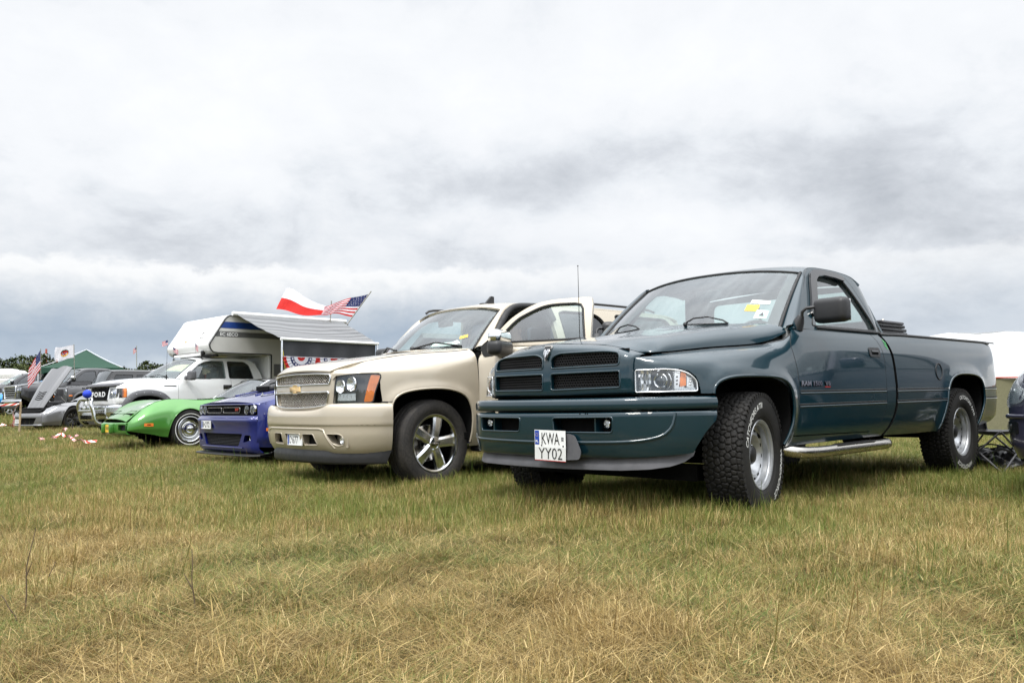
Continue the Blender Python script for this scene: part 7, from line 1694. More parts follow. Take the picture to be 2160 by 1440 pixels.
# ------------------------------------------------------------------ boxy off-roader and big pickups behind
def truckish(name,label,cat,O,phi,mat,kind):
    c_=car(name,label,cat,O,phi); J=kind=='jeep'; WB=2.9 if J else 3.4
    tail=-3.75 if J else (-4.4)
    hw=.80 if J else .98
    nose=lambda y:(.62 if J else .93)-.06*y*y
    x0=.60 if J else .88
    plan=tab([(x0,hw-.10),(x0-.06,hw-.03),(x0-.25,hw),(tail,hw)]) ; zb=tab([(x0,.70),(.4,.50),(tail,.50)]); zt=tab([(x0,1.16),(.3,1.19 if J else 1.26),(-.7,1.22 if J else 1.30),(tail,1.24 if J else 1.32)]); yi=tab([(x0,.05),(0,.08 if J else .18),(-.7,.05),(tail,.04)]); zc=tab([(x0,1.19),(0,1.24 if J else 1.32),(-.7,1.26 if J else 1.36),(tail,1.3)])
    fa=arch_poly(0,.46,.50,.96,30,2.6); ra=[(x-WB,z) for x,z in fa]
    dk=-1.75
    P=[([(x0-.02,.75),(x0-.02,1.14),(.3,1.185 if J else 1.255),(-.66,1.215 if J else 1.295),(-.66,.53),(-.46,.53)]+fa[::-1],'fender'),([(-.665,1.215 if J else 1.295),(-.665,.53),(dk,.53),(dk,1.225 if J else 1.30)],'door'),([(dk-.005,1.225 if J else 1.30),(dk-.005,.53),(-WB+.46,.53)]+ra[::-1]+[(tail+.02,.6),(tail+.02,1.235 if J else 1.315)],'body')]
    rows=[(.60,-.03,0),(.64,0,0),(.9,0,0),(1.12,-.01,0),(1.18,-.05,0)]
    if kind=='gmc': gh=[rnd([(-.50,.72),(.50,.72),(.54,.90),(.54,1.14),(-.54,1.14),(-.54,.90)],.05)]
    else: gh=[rnd([(y-.028,.85),(y+.028,.85),(y+.028,1.10),(y-.028,1.10)],.02) for y in np.arange(-.30,.31,.10)]
    side,fn,hn,hood,fo=shell(c_,mat,[x0,x0-.03,x0-.10,x0-.25,.1,-.3,-.8,-1.8,-2.8,-3.4,tail],plan,zb,zt,yi,zc,nose,rows,fa,ra,P,-.60,front_holes=gh,back=[(.3,1.05),(-.5,1.1),(tail+.3,1.1),(tail+.3,.7),(-.6,.6),(-.5,1.0)],amp=0 if J else .012,housew=.5)
    if kind=='gmc':
        G=MB()
        for z in (.78,.86,.94,1.02,1.09): G.tube([(nose(y)-.01,y,z) for y in np.linspace(-.52,.52,9)],.016,'chrome',seg=6)
        G.tube([(nose(y)+.004,y,z) for y,z in dens(rnd([(-.50,.70),(.50,.70),(.55,.90),(.55,1.15),(-.55,1.15),(-.55,.90)],.05),.08)],.028,'chrome',seg=8,close=True); G.build('grille',fo)
        G=MB(); bp=[(.99-.12*y*y,y) for y in np.linspace(-.99,.99,21)]; G.grid(np.array([[(x-.06,y,.69),(x,y,.67),(x+.01,y,.60),(x,y,.48),(x-.06,y,.42)] for x,y in bp]),'chrome',flip=True,angle=70); G.box((.90,0,.40),(.10,1.6,.10),'black',bev=.03); G.build('bumper',c_)
        for s_ in (1,-1):
            L=MB(); L.box((.80,s_*.76,.99),(.22,.30,.24),'smokelens',bev=.05,seg=3); L.box((.78,s_*.76,.99),(.22,.28,.22),'alu',bev=.04,seg=2); L.box((.84,s_*.72,.99),(.16,.12,.14),'chrome',bev=.03); L.build('headlight',c_)
            L=MB(); L.box((.95,s_*.72,.56),(.06,.26,.09),'softblack',bev=.02); L.box((.97,s_*.72,.56),(.04,.16,.05),'lens',bev=.01); L.build('fog_light',c_)
    else:
        for s_ in (1,-1):
            lamp_round(c_,(.60,s_*.56,1.0),.09); L=MB(); L.box((.52,s_*.86,.86),(.10,.10,.05),'orange',bev=.015); L.build('turn_signal',c_)
            for A in (fa,ra):
                F=MB(); cx=(A[0][0]+A[-1][0])/2; F.grid(np.array([[(x,hw-.03,z-.004),(x,hw+.14,z-.01),(x+.02*(1 if x>cx else -1),hw+.155,z+.03),(x+.02*(1 if x>cx else -1),hw+.10,z+.06),(x,hw-.01,z+.06)] for x,z in A]),'trim',angle=60); flipm(F,s_).build('arch_flare',c_)
        B=MB(); B.box((.78,0,.60),(.20,1.5,.16),'black',bev=.04); B.build('bumper',c_)
        T_=MB(); text(T_,'RUBICON','softblack',lambda s,t:side.at(.12-s,1.08+t,off=.004),w=.52,h=.07,bold=.03); T_.build('lettering',c_)
    z0=1.22 if J else 1.30
    if J: outl=[(-.66,z0-.01),(-.74,z0+.16),(-.92,1.70),(-.98,1.74),(-3.70,1.74),(-3.74,z0)]; yc=lambda z:.76-.10*(z-1.2); wl=[(rnd([(-.86,z0+.06),(-1.02,1.62),(-1.62,1.62),(-1.62,z0+.06)],.04),'darkglass','side_window'),(rnd([(-1.76,z0+.06),(-1.76,1.62),(-2.50,1.62),(-2.50,z0+.06)],.04),'darkglass','rear_side_window'),(rnd([(-2.64,z0+.06),(-2.64,1.62),(-3.6,1.62),(-3.6,z0+.06)],.04),'darkglass','quarter_window')]; roof=([-.92,-1.0,-1.4,-2.5,-3.6,-3.72],[1.775,1.80,1.82,1.82,1.81,1.78],[1.73,1.745,1.75,1.75,1.745,1.72],.02); wb=lambda t:np.array((-.60-.03*t*t,t*.70,1.27)); wt=lambda t:np.array((-.88-.02*t*t,t*.66,1.755-.02*t*t)); rear=((-3.74,1.26,.70),(-3.70,1.72,.66))
    else:
        e=-2.7 if kind=='gmc' else -4.2
        outl=smoothpoly([(-.72,z0),(-.95,1.50),(-1.25,1.72),(-1.45,1.80),(-1.9,1.83),(e+.25,1.81),(e+.10,1.74),(e,z0)],40); yc=lambda z:.92-.30*max(0,z-1.3)-.1*max(0,z-1.3)**2; wl=[(rnd([(-1.0,z0+.05),(-1.15,1.55),(-1.40,1.73),(-1.78,1.75),(-1.78,z0+.05)],.04),'darkglass','side_window'),(rnd([(-1.88,z0+.05),(-1.88,1.75),(max(e+.35,-2.7),1.74),(max(e+.25,-2.75),z0+.05)],.05),'darkglass','rear_side_window')]
        if e<-3: wl.append((rnd([(-2.9,z0+.05),(-2.9,1.74),(-3.85,1.72),(-3.95,z0+.05)],.05),'darkglass','quarter_window'))
        roof=([-1.32,-1.42,-1.7,-2.2,e+.3,e+.08],[1.82,1.85,1.88,1.885,1.86,1.78],[1.75,1.78,1.81,1.82,1.80,1.72],.09); wb=lambda t:np.array((-.34-.32*t*t,t*.80,1.345-.04*t*t)); wt=lambda t:np.array((-1.14-.10*t*t,t*.70,1.81-.05*t*t)); rear=((e-.02,z0,.80),(e+.12,1.74,.70))
    greenhouse(c_,mat,outl,wl,yc,roof,wb,wt,rear=rear,dash=-.9,seats=[-1.7],roofmat='gloss' if J else None)
    for s_ in (1,-1):
        Mr=MB(); Mr.box((-.82,s_*(hw+.16),z0+.12),(.14,.22,.20),'gloss',bev=.05,seg=3); Mr.box((-.81,s_*(hw+.16),z0+.17),(.145,.225,.12),'chrome' if not J else 'gloss',bev=.05,seg=3); Mr.box((-.80,s_*(hw+.03),z0+.06),(.08,.14,.06),'gloss',bev=.02); Mr.build('side_mirror',c_)
        if kind=='suv':
            Rr=MB(); Rr.tube(smoothpoly([(-1.5,s_*.72,1.84),(-1.6,s_*.72,1.90),(-3.9,s_*.72,1.90),(-4.0,s_*.72,1.84)],24),.022,'chrome'); Rr.build('roof_rail',c_)
    wheels(c_,[(0,hw-.12,0,0.),(0,-hw+.12,0,0.4),(-WB,hw-.12,0,.8),(-WB,-hw+.12,0,1.)],.41 if J else .39,.22 if J else .25,.27,'offroad' if J else 'chromealloy','road','tyre',seg=48)
    return c_
truckish('off_road_vehicle','boxy slate-grey off-roader with dark hardtop and wide arch flares, behind the white pickup','off-roader',(-15.55,30.6,.40),.80,'jeepgrey','jeep')
def _nose_at(px,py,c,phi,xn):
    r=Vector(((px-1080)/1800,1,0)); P=r*c; return (P.x+math.sin(phi)*xn,P.y+math.cos(phi)*xn)
truckish('black_pickup','black pickup with tall chrome bar grille, at the left end of the front row','pickup truck',(-17.75,31.9,.50),.72,'charcoal','gmc')
truckish('black_suv','long black SUV with bright chrome roof rail, behind the black pickup','SUV',(-23.4,38.2,.62),1.0,'charcoal','suv')
def build_small(name,label,cat,O,phi,mat,lamp=None):
    c_=car(name,label,cat,O,phi); WB=2.6
    nose=lambda y:.88-.16*y*y-(.10*max(0,abs(y)-.70)/.1 if abs(y)>.70 else 0)
    plan=tab([(.80,.72),(.76,.79),(.66,.85),(.45,.885),(.1,.90),(-3.2,.89),(-3.5,.78)]); zb=tab([(.8,.26),(-3.5,.26)]); zt=tab([(.8,.70),(.6,.80),(.3,.86),(-.3,.92),(-.7,.96),(-3.5,1.0)]); yi=tab([(.8,.06),(.4,.14),(-.3,.14),(-.8,.05),(-3.5,.06)]); zc=tab([(.9,.72),(.6,.86),(.2,.93),(-.4,.99),(-3.5,1.02)])
    fa=arch_poly(0,.36,.26,.68,30,2.2); ra=[(x-WB,z) for x,z in fa]
    P=[([(.79,.30),(.79,.69),(.6,.795),(.3,.855),(-.3,.915),(-.6,.945),(-.6,.27),(-.36,.27)]+fa[::-1]+[(.4,.27)],'fender'),([(-.605,.945),(-.605,.27),(-1.7,.27),(-1.7,.98)],'door'),([(-1.705,.98),(-1.705,.27),(-2.24,.27)]+ra[::-1]+[(-3.0,.27),(-3.49,.35),(-3.49,.99)],'body')]
    rows=[(.24,-.05,0),(.27,0,0),(.42,.01,0),(.52,.015,0),(.545,.005,0),(.62,-.01,0),(.70,-.03,0),(.725,-.07,0)]
    gh=[rnd([(-.40,.30),(.40,.30),(.46,.44),(-.46,.44)],.03),rnd([(-.34,.60),(.34,.60),(.36,.68),(-.36,.68)],.02)]
    side,fn,hn,hood,fo=shell(c_,mat,[.80,.78,.74,.64,.45,.2,-.2,-.7,-1.5,-2.3,-3,-3.4,-3.5],plan,zb,zt,yi,zc,nose,rows,fa,ra,P,-.55,deck=(-3.2,-3.49),front_holes=gh,back=[(.3,.8),(-3.2,.85),(-3.2,.4),(-.5,.3)],amp=.01)
    for s_ in (1,-1):
        L=MB(); panel(L,side,rnd([(.79,.585),(.80,.69),(.66,.765),(.50,.80),(.52,.66),(.70,.58)],.03),'lens',off=.008,thick=.012,step=.06); panel(L,side,rnd([(.78,.60),(.78,.68),(.64,.75),(.53,.78),(.55,.67),(.70,.60)],.03),'alu',off=.002,thick=0); p,n=side.at(.70,.675,off=.0); L.sphere(p-n*.022,.028,'chrome',12,8); flipm(L,s_).build('headlight',c_)
        L=MB(); panel(L,side,rnd([(.77,.43),(.60,.43),(.60,.50),(.77,.50)],.01),'gloss',off=.004,thick=.008); panel(L,side,rnd([(.72,.45),(.66,.45),(.66,.485),(.72,.485)],.01),'lens',off=.010,thick=.008); flipm(L,s_).build('side_reflector',c_)
        L=MB(); L.tube([side.at(x,.53,off=.004)[0] for x in np.linspace(.79,.40,14)],.014,mat,seg=8); flipm(L,s_).build('bumper_moulding',c_)
    yc=lambda z:.86-.40*max(0,z-.95)-.2*max(0,z-.95)**2
    outl=smoothpoly([(-.62,.95),(-.95,1.18),(-1.25,1.36),(-1.5,1.42),(-2.2,1.43),(-2.8,1.36),(-3.2,1.22),(-3.4,1.0)],40); wn=rnd([(-.98,1.0),(-1.2,1.22),(-1.45,1.35),(-1.72,1.37),(-1.72,1.0)],.03); w2=rnd([(-1.82,1.0),(-1.82,1.37),(-2.5,1.35),(-2.9,1.2),(-2.95,1.02)],.04)
    CN,WN,ws,cab=greenhouse(c_,mat,outl,[(wn,'darkglass','side_window'),(w2,'darkglass','rear_side_window')],yc,([-1.2,-1.32,-1.7,-2.3,-2.9,-3.1],[1.41,1.44,1.475,1.47,1.40,1.34],[1.35,1.38,1.415,1.41,1.34,1.27],.10),lambda t:np.array((-.36-.28*t*t,t*.78,.985-.03*t*t)),lambda t:np.array((-1.08-.10*t*t,t*.62,1.41-.05*t*t)),rear=((-3.42,1.0,.72),(-3.1,1.30,.62)),dash=-.8,seats=[-1.6])
    for s_ in (1,-1): Mr=MB(); Mr.box((-.72,s_*.99,1.03),(.12,.20,.13),mat,bev=.04,seg=3); Mr.build('side_mirror',c_)
    wheels(c_,[(0,.78,0,0.),(0,-.78,0,0.4),(-WB,.78,0,.8),(-WB,-.78,0,1.)],.31,.20,.20,'alloy','road','tyre',seg=48)
    return c_
build_small('blue_hatchback','bright blue car cut by the left edge of the photo','car',(-20.35,34.3,.56),.85,'cyan')
build_small('navy_car','dark navy car cut by the right edge, its bumper corner beside the pickup bed','car',(4.62,5.66,0),.80,'navy').scale=(1.17,1.17,1.17)
b=build_small('black_hatchback','black car with raised tailgate, mostly hidden behind the beige SUV','car',(-3.05,17.3,.03),2.6+PI*0,'charcoal')
G=MB(); G.prism([(-3.10,1.40),(-3.20,1.44),(-4.15,1.86),(-4.22,1.78),(-4.10,1.72),(-3.2,1.38)],'y',-.60,.60,'charcoal',angle=30); G.box((-4.17,0,1.80),(.03,1.0,.05),'trim',bev=.01); G.build('tailgate',b)
# ------------------------------------------------------------------ field
def ground_mat():
    mt,t,b,o=base('meadow_soil'); geo=t.new('ShaderNodeNewGeometry'); P=geo.outputs['Position']
    a=t.noise(P,.35,4,.6); f=t.noise(P,9,6,.7); g=t.noise(P,60,4,.6)
    c=t.mix(t.mrange(a,.38,.62),(.060,.066,.022),(.115,.095,.045)); c=t.mix(t.mrange(f,.35,.7),c,(.035,.034,.014)); c=t.mix(t.math('MULTIPLY',t.mrange(g,.5,.75),.5),c,(.19,.16,.085))
    sy=t.new('ShaderNodeSeparateXYZ',ins={0:P}); far=t.mrange(sy.outputs[1],18,60,0,.8,True); c=t.mix(far,c,t.mix(t.mrange(a,.4,.6),(.10,.12,.04),(.15,.145,.06)))
    t.l.new(c,b.inputs['Base Color']); b.inputs['Roughness'].default_value=1.; b.inputs['Specular IOR Level'].default_value=.1; bump(t,b,g,.6,.02); return mt
gm=ground_mat()
def lumps(x,y): return .018*np.sin(x*1.7+.6)*np.sin(y*1.3)+.012*np.sin(x*3.9+y*2.1)+.01*np.sin(x*7.3-y*5.1)
def ground_z(x,y):
    x=np.asarray(x,float);y=np.asarray(y,float); d=np.maximum(0,y-9); h=.00075*np.minimum(d,15.7)**2+.045*(np.clip(d,15.7,21.5)-15.7)
    h=h*np.clip((1.0-x)/6,0,1)+.032+.022*np.exp(-((x-1.6)**2+(y-5.3)**2)/6.0); return h
def build_ground():
    B=MB(); ys=np.concatenate([np.linspace(-60,-2,12),np.linspace(-1.5,14,90),np.linspace(14.5,40,50),np.geomspace(42,2600,30)]); P=[]
    for y in ys:
        wd=max(10,abs(y)*1.6+14); xs=np.concatenate([[-2600],np.linspace(-wd*1.3-20,-wd,6),np.linspace(-wd*.99,wd*.99,110),np.linspace(wd,wd*1.3+20,6),[2600]]); z=ground_z(xs,np.full_like(xs,y))+lumps(xs,np.full_like(xs,y))*np.clip((40-y)/30,0,1)-.012
        P.append(np.stack([xs,np.full_like(xs,y),z],1))
    P=np.array(P); N=unit(np.cross(np.gradient(P,axis=1),np.gradient(P,axis=0))); B.grid(P,gm,flip=True,N=N)
    o=B.build('ground'); tag(o,None,None) if False else None; o['kind']='structure'; return o
ground=build_ground()
# grass: tufts scattered over the near field
def grass_mat():
    mt,t,b,o=base('grass_blades'); at=t.new('ShaderNodeAttribute',attribute_name='tone',attribute_type='GEOMETRY'); sp=t.new('ShaderNodeSeparateColor'); t.l.new(at.outputs['Color'],sp.inputs[0])
    r,h,k=sp.outputs; geo=t.new('ShaderNodeNewGeometry'); P=geo.outputs['Position']; n1=t.noise(P,.55,4,.6); n2=t.noise(P,2.6,3,.6); sy=t.new('ShaderNodeSeparateXYZ',ins={0:P})
    oi=t.new('ShaderNodeObjectInfo')
    brown=t.mrange(t.noise(P,.9,3,.6),.42,.62,0,.75)
    green=t.ramp(r,[(0,(.060,.100,.016)),(.35,(.105,.155,.026)),(.7,(.17,.205,.040)),(1,(.25,.255,.065))])
    straw=t.ramp(r,[(0,(.14,.085,.026)),(.35,(.28,.19,.060)),(.75,(.44,.32,.125)),(1,(.66,.51,.25))])
    near=t.mrange(sy.outputs[1],2.4,6.8,.52,-.10,True); left=t.mrange(sy.outputs[0],-2.5,2.5,.10,-.06,True)
    dry=t.math('ADD',t.math('ADD',t.mrange(n1,.36,.64,-.36,.56),t.mrange(n2,.35,.65,-.18,.18)),t.math('ADD',near,left)); dry=t.math('ADD',dry,t.math('MULTIPLY',t.math('SUBTRACT',k,.5),1.5)); dry=t.mrange(t.math('ADD',dry,.35),.2,.8,0,1,True)
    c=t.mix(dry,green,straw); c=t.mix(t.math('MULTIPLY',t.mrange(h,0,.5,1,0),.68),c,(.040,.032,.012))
    t.l.new(c,b.inputs['Base Color']); b.inputs['Roughness'].default_value=.55; b.inputs['Specular IOR Level'].default_value=.25
    tl=t.new('ShaderNodeBsdfTranslucent',ins={'Color':c}); mx=t.new('ShaderNodeMixShader',ins={0:.22,1:b.outputs[0],2:tl.outputs[0]}); t.l.new(mx.outputs[0],o.inputs[0]); return mt
GM=grass_mat()
def tuft(name,n,rad,hl,wid,lean,seed,kind):
    rg=np.random.default_rng(seed); V=[];F=[];C=[]
    for i in range(n):
        a=rg.uniform(0,2*PI); r=rad*math.sqrt(rg.uniform()); x,y=r*math.cos(a),r*math.sin(a); L=hl*rg.uniform(.45,1.15); az=rg.uniform(0,2*PI) if kind!='straw' else rg.normal(0,.55)+rg.integers(0,2)*PI; le=abs(rg.normal(lean,.28)); w_=wid*rg.uniform(.6,1.3)
        if kind=='straw': le=rg.uniform(1.30,1.56)
        if kind=='mat': le=rg.uniform(1.1,1.55)
        d=np.array((math.cos(az),math.sin(az),0)); s=np.array((-math.sin(az),math.cos(az),0)); tw=rg.uniform(0,PI); s=s*math.cos(tw)*.8+np.array((0,0,1))*0+s*.2; hh=rg.uniform(0,.6)**1.0; k0=len(V); seg=4 if kind!='stalk' else 4; tone=rg.uniform(); kk=rg.uniform()
        z0=rg.uniform(0,.03) if kind in('straw','mat') else -.01; p=np.array((x,y,z0)); 
        for j in range(seg+1):
            q=j/seg; ang=le*(.35+.75*q) if kind=='green' else le*(.9+.15*q)
            if kind=='stalk': ang=le*.35*(1+q)
            ww=w_*(1-q)**.7*.5+.0003
            if kind=='stalk': ww=.0011 if q<.7 else .0028*(1-abs(q-.85)/.2*.8)
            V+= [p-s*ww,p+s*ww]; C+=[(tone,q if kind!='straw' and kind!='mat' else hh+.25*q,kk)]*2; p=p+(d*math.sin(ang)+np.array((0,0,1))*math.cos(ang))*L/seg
            if p[2]<.004: p[2]=.004
        for j in range(seg): a_=k0+2*j; F.append((a_,a_+1,a_+3,a_+2))
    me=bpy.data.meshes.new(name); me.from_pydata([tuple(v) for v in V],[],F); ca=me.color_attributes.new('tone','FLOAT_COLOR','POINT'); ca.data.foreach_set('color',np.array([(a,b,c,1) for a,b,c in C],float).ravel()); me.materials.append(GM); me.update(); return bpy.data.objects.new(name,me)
def build_grass():
    tc_=bpy.data.collections.new('grass_tufts'); kinds=[]
    spec=[('green',74,.09,.080,.0028,.7),('green',74,.09,.062,.0026,.9),('green',54,.10,.112,.0030,.55),('straw',74,.12,.115,.0019,.0),('straw',60,.13,.16,.0018,.0),('mat',80,.11,.085,.0022,.0),('stalk',6,.10,.20,.002,.35),('mat',80,.11,.070,.0026,.0)]
    for i,(k,n,rad,hl,wd,le) in enumerate(spec): tc_.objects.link(tuft('tuft_%02d'%i,n,rad,hl,wd,le,i+11,k))
    rg=np.random.default_rng(21); pts=[];idx=[];sc=[];rot=[]
    def patch(x,y):   # cheap smooth noise for clumps
        return (np.sin(x*1.9+1.3*np.sin(y*1.1))+np.sin(y*2.3+1.7*np.sin(x*.9+2))+np.sin((x+y)*1.1+.7))/3
    def scatter(y0,y1,den,s0,kindw,xpad=1.0):
        n=int(den*((y1-y0)*( (y0+y1)*.66+2*xpad))); y=rg.uniform(y0,y1,n); x=rg.uniform(-1,1,n)*(y*.66+xpad)
        for a,b in zip(x,y):
            p=patch(a,b); w_=kindw(a,b,p); w_=np.maximum(w_,0); w_=w_/w_.sum(); i=rg.choice(8,p=w_); pts.append((a,b,float(ground_z(a,b)+lumps(a,b))-.012)); idx.append(i); sc.append(s0*rg.uniform(.75,1.25)*(1.0+.25*p if i in(0,1,2) else 1)); rot.append((rg.normal(0,.10),rg.normal(0,.10),rg.uniform(0,2*PI) if i not in (3,4) else rg.normal(.15,.5)+rg.integers(0,2)*PI))
    def kn(a,b,p):
        near=np.clip((4.9-b)/2.2,0,1); lf=np.clip((1.0-a)/4,0,1); mat=near*(.55+.45*lf)
        g=1.1-mat*.95+.35*p
        wz=1.3 if 4.7<b<8.5 and a>-1.5 else (.7 if 4.9<b<9 else 0.); return np.array([g,g*1.0,(.28+wz)*g*(b>4.6),1.25*mat+.10,.70*mat+.05,1.0*mat+.35,.05+.06*(b>4),.8*mat+.30])
    scatter(1.9,5.2,430,.88,kn,.5); scatter(5.2,9.0,230,1.0,kn,.6)
    kf=lambda a,b,p:np.array([1.1,1.,.35,.12,.06,.4,.10,.35])
    scatter(9.0,15,85,1.25,kf,1.0); scatter(15,26,26,1.8,kf,2); scatter(26,48,7,2.6,kf,3)
    print('tufts',len(pts))
    me=bpy.data.meshes.new('grass'); me.from_pydata(pts,[],[]); 
    a=me.attributes.new('kind_i','INT','POINT'); a.data.foreach_set('value',np.array(idx,dtype=np.int32)); a=me.attributes.new('sc','FLOAT','POINT'); a.data.foreach_set('value',np.array(sc,dtype=np.float32)); a=me.attributes.new('rt','FLOAT_VECTOR','POINT'); a.data.foreach_set('vector',np.array(rot,dtype=np.float32).ravel())
    ob=bpy.data.objects.new('grass',me); COL.objects.link(ob); ng=bpy.data.node_groups.new('grass_scatter','GeometryNodeTree'); ng.interface.new_socket('Geometry',in_out='INPUT',socket_type='NodeSocketGeometry'); ng.interface.new_socket('Geometry',in_out='OUTPUT',socket_type='NodeSocketGeometry')
    N=ng.nodes; L=ng.links; gi=N.new('NodeGroupInput'); go=N.new('NodeGroupOutput'); ci=N.new('GeometryNodeCollectionInfo'); ci.inputs[0].default_value=tc_; ci.inputs[1].default_value=True; ci.inputs[2].default_value=True
    ip=N.new('GeometryNodeInstanceOnPoints'); L.new(gi.outputs[0],ip.inputs['Points']); L.new(ci.outputs[0],ip.inputs['Instance']); ip.inputs['Pick Instance'].default_value=True
    def att(nm,ty): q=N.new('GeometryNodeInputNamedAttribute'); q.data_type=ty; q.inputs[0].default_value=nm; return q.outputs[0]
    L.new(att('kind_i','INT'),ip.inputs['Instance Index']); L.new(att('sc','FLOAT'),ip.inputs['Scale']); e=N.new('FunctionNodeEulerToRotation'); L.new(att('rt','FLOAT_VECTOR'),e.inputs[0]); L.new(e.outputs[0],ip.inputs['Rotation']); L.new(ip.outputs[0],go.inputs[0])
    md=ob.modifiers.new('scatter','NODES'); md.node_group=ng; tag(ob,'green and straw-coloured meadow grass, flattened in the foreground','grass',kind='stuff')
build_grass()
def stalk(x,y,h,lean,label,forks=()):
    B=MB(); z=float(ground_z(x,y)); P=[(x+lean*h*q*q+.003*math.sin(q*9),y+.004*math.sin(q*7),z+h*q) for q in np.linspace(0,1,10)]; B.tube([(a-x,b-y,c-z) for a,b,c in P],[.0027-.0015*q for q in np.linspace(0,1,10)],'straw',seg=6)
    for q,dx,l in forks: a=P[int(q*9)]; B.tube([(a[0]-x,a[1]-y,a[2]-z),(a[0]-x+dx,a[1]-y,a[2]-z+l)],[.0026,.001],'straw',seg=5)
    o=B.build('dry_stalk',loc=(x,y,z)); tag(o,label,'stalk','dry brown stalks standing in the foreground grass')
for px,py,h,le,lb,fk in ((50,1318,.300,.10,'tallest dry dark stalk, near the left edge of the photo',((.5,.02,.05),)),(100,1272,.125,.2,'short dark stalk just right of the tallest one',()),(408,1330,.235,-.05,'straight dry stalk standing alone in the flattened straw',((.45,-.03,.05),)),(32,1340,.10,-.55,'bent dry stalk leaning left at the photo\'s lower left edge',())):
    u=Vector(((px-1080)/1800,0,0)); rx=_r1*((px-1080)/1800)-_u1*((py-720)/1800)+_f; t=CH/-rx.z; stalk(rx.x*t,rx.y*t,h,le,lb,fk)
# ------------------------------------------------------------------ far woods, chimneys
def build_woods():
    def leafmat(name,c1,c2):
        mt,t,b,o=base(name); P=t.new('ShaderNodeNewGeometry').outputs['Position']; n=t.noise(P,.22,5,.7); t.l.new(t.mix(t.mrange(n,.35,.65),c1,c2),b.inputs['Base Color']); b.inputs['Roughness'].default_value=1.; b.inputs['Specular IOR Level'].default_value=.05; return mt
    lm=leafmat('far_foliage',(.040,.062,.024),(.120,.135,.060)); rg=np.random.default_rng(5)
    def top(a): return 14.0+1.3*np.sin(a*21)+.9*np.sin(a*47+1)+.7*np.sin(a*113+2)+.5*np.sin(a*260)+1.2*np.maximum(0,np.sin(a*90+.7))**6
    B=MB(); A=np.linspace(-.74,.74,900); P=np.zeros((900,7,3))
    for k,(q,dy) in enumerate(((0,-6),(.25,-5),(.5,-3.5),(.7,-2),(.85,-.5),(.95,1),(1.0,3))):
        D=280+dy+rg.normal(0,1.0,900); zz=top(A)*q*.93+rg.normal(0,.35,900)*(q>0); P[:,k]=np.stack([np.sin(A)*D,np.cos(A)*D,zz-.5],1)
    B.grid(P,lm,angle=20)
    n=52000; a=rg.uniform(-.73,.73,n); tz=top(a); f=1.0-np.abs(rg.normal(0,.13,n)); D=280-rg.uniform(0,7,n)*1.0; c=np.stack([np.sin(a)*D,np.cos(a)*D,tz*f+rg.normal(0,.25,n)],1); s_=rg.uniform(.14,.34,n)[:,None]
    u=unit(rg.normal(size=(n,3))); v=unit(np.cross(u,rg.normal(size=(n,3)))); V=np.stack([c+u*s_,c+v*s_,c-u*s_,c-v*s_],1).reshape(-1,3); nn=unit(rg.normal(size=(n,3))*.6+np.array((0,-.6,.7))); B.add(V,[(4*i,4*i+1,4*i+2,4*i+3) for i in range(n)],lm,normals=np.repeat(nn,4,axis=0))
    A=np.linspace(.74,2*PI-.74,260); P=np.stack([np.stack([np.sin(A)*420,np.cos(A)*420,zz],1) for zz in (np.full(260,-.5),6+rg.normal(0,.8,260),9+rg.normal(0,1.2,260))],1); B.grid(P,lm)
    o=B.build('woods'); tag(o,'dark green belt of far trees along the horizon','trees',kind='stuff')
build_woods()
def chimney(px,pyt,D,label,w):
    x=(px-1080)/1800*D; zt=CH+(865-pyt)/1800*D; t=thing('chimney',label,'chimney',(x,D,0),group='two tall red and white chimneys beyond the woods'); n=7; top=zt
    B=MB(); B.lathe([(0,w*1.25),(top,w*.85),(top,0)],'concrete',axis='z',seg=20); B.build('shaft',t)
    for k in range(3):
        z1=top*(1-.0-.115*2*k*.62); z0=z1-top*.075; f=lambda z:w*1.25+(w*.85-w*1.25)*z/top+.05; B=MB(); B.lathe([(z0,f(z0)),(z1,f(z1))],'brick',axis='z',seg=20); B.build('red_band',t)
chimney(95,734,1500,'tall red and white chimney left of the white flag, fully visible above the trees',1.9); chimney(118,735,1500,'tall red and white chimney partly hidden behind the white flag',1.9)
# ------------------------------------------------------------------ tents
def gazebo(label,O,rot,W,L,h,hp,mat,name='gazebo_tent',vm=None):
    vm=vm or mat
    t=thing(name,label,'tent',O,(0,0,rot)); B=MB(); n=16; P=[]
    for i in range(n+1):
        row=[]
        for j in range(n+1):
            u=-1+2*i/n; v=-1+2*j/n; m_=max(abs(u),abs(v)); z=h+(hp-h)*(1-m_)**1.12-.06*math.sin(PI*m_)*(1-abs(abs(u)-abs(v))); 
            row.append((u*W/2,v*L/2,z))
        P.append(row)
    B.grid(np.array(P),mat,angle=25); B.grid(np.array(P)-np.array((0,0,.01)),mat,flip=True,angle=25)
    for s in (-1,1):
        B.grid(np.array([[(u*W/2,s*L/2,h),(u*W/2,s*(L/2+.01),h-.24-.03*math.cos(u*20))] for u in np.linspace(-1,1,30)]),vm); B.grid(np.array([[(s*W/2,u*L/2,h),(s*(W/2+.01),u*L/2,h-.24-.03*math.cos(u*20))] for u in np.linspace(-1,1,30)]),vm)
    B.build('canopy',t)
    for a in (-1,1):
        for b in (-1,1):
            B=MB(); B.tube([(a*W/2*.985,b*L/2*.985,0),(a*W/2*.985,b*L/2*.985,h)],.025,'alu',seg=8); B.build('leg',t); B=MB(); B.tube([(a*W/2,b*L/2,h+.012)]+[(a*W/2*(1-q),b*L/2*(1-q),h+(hp-h)*q**1.12+.012) for q in np.linspace(.05,1,10)],.012,'alu',seg=5); B.build('roof_seam',t)
    return t
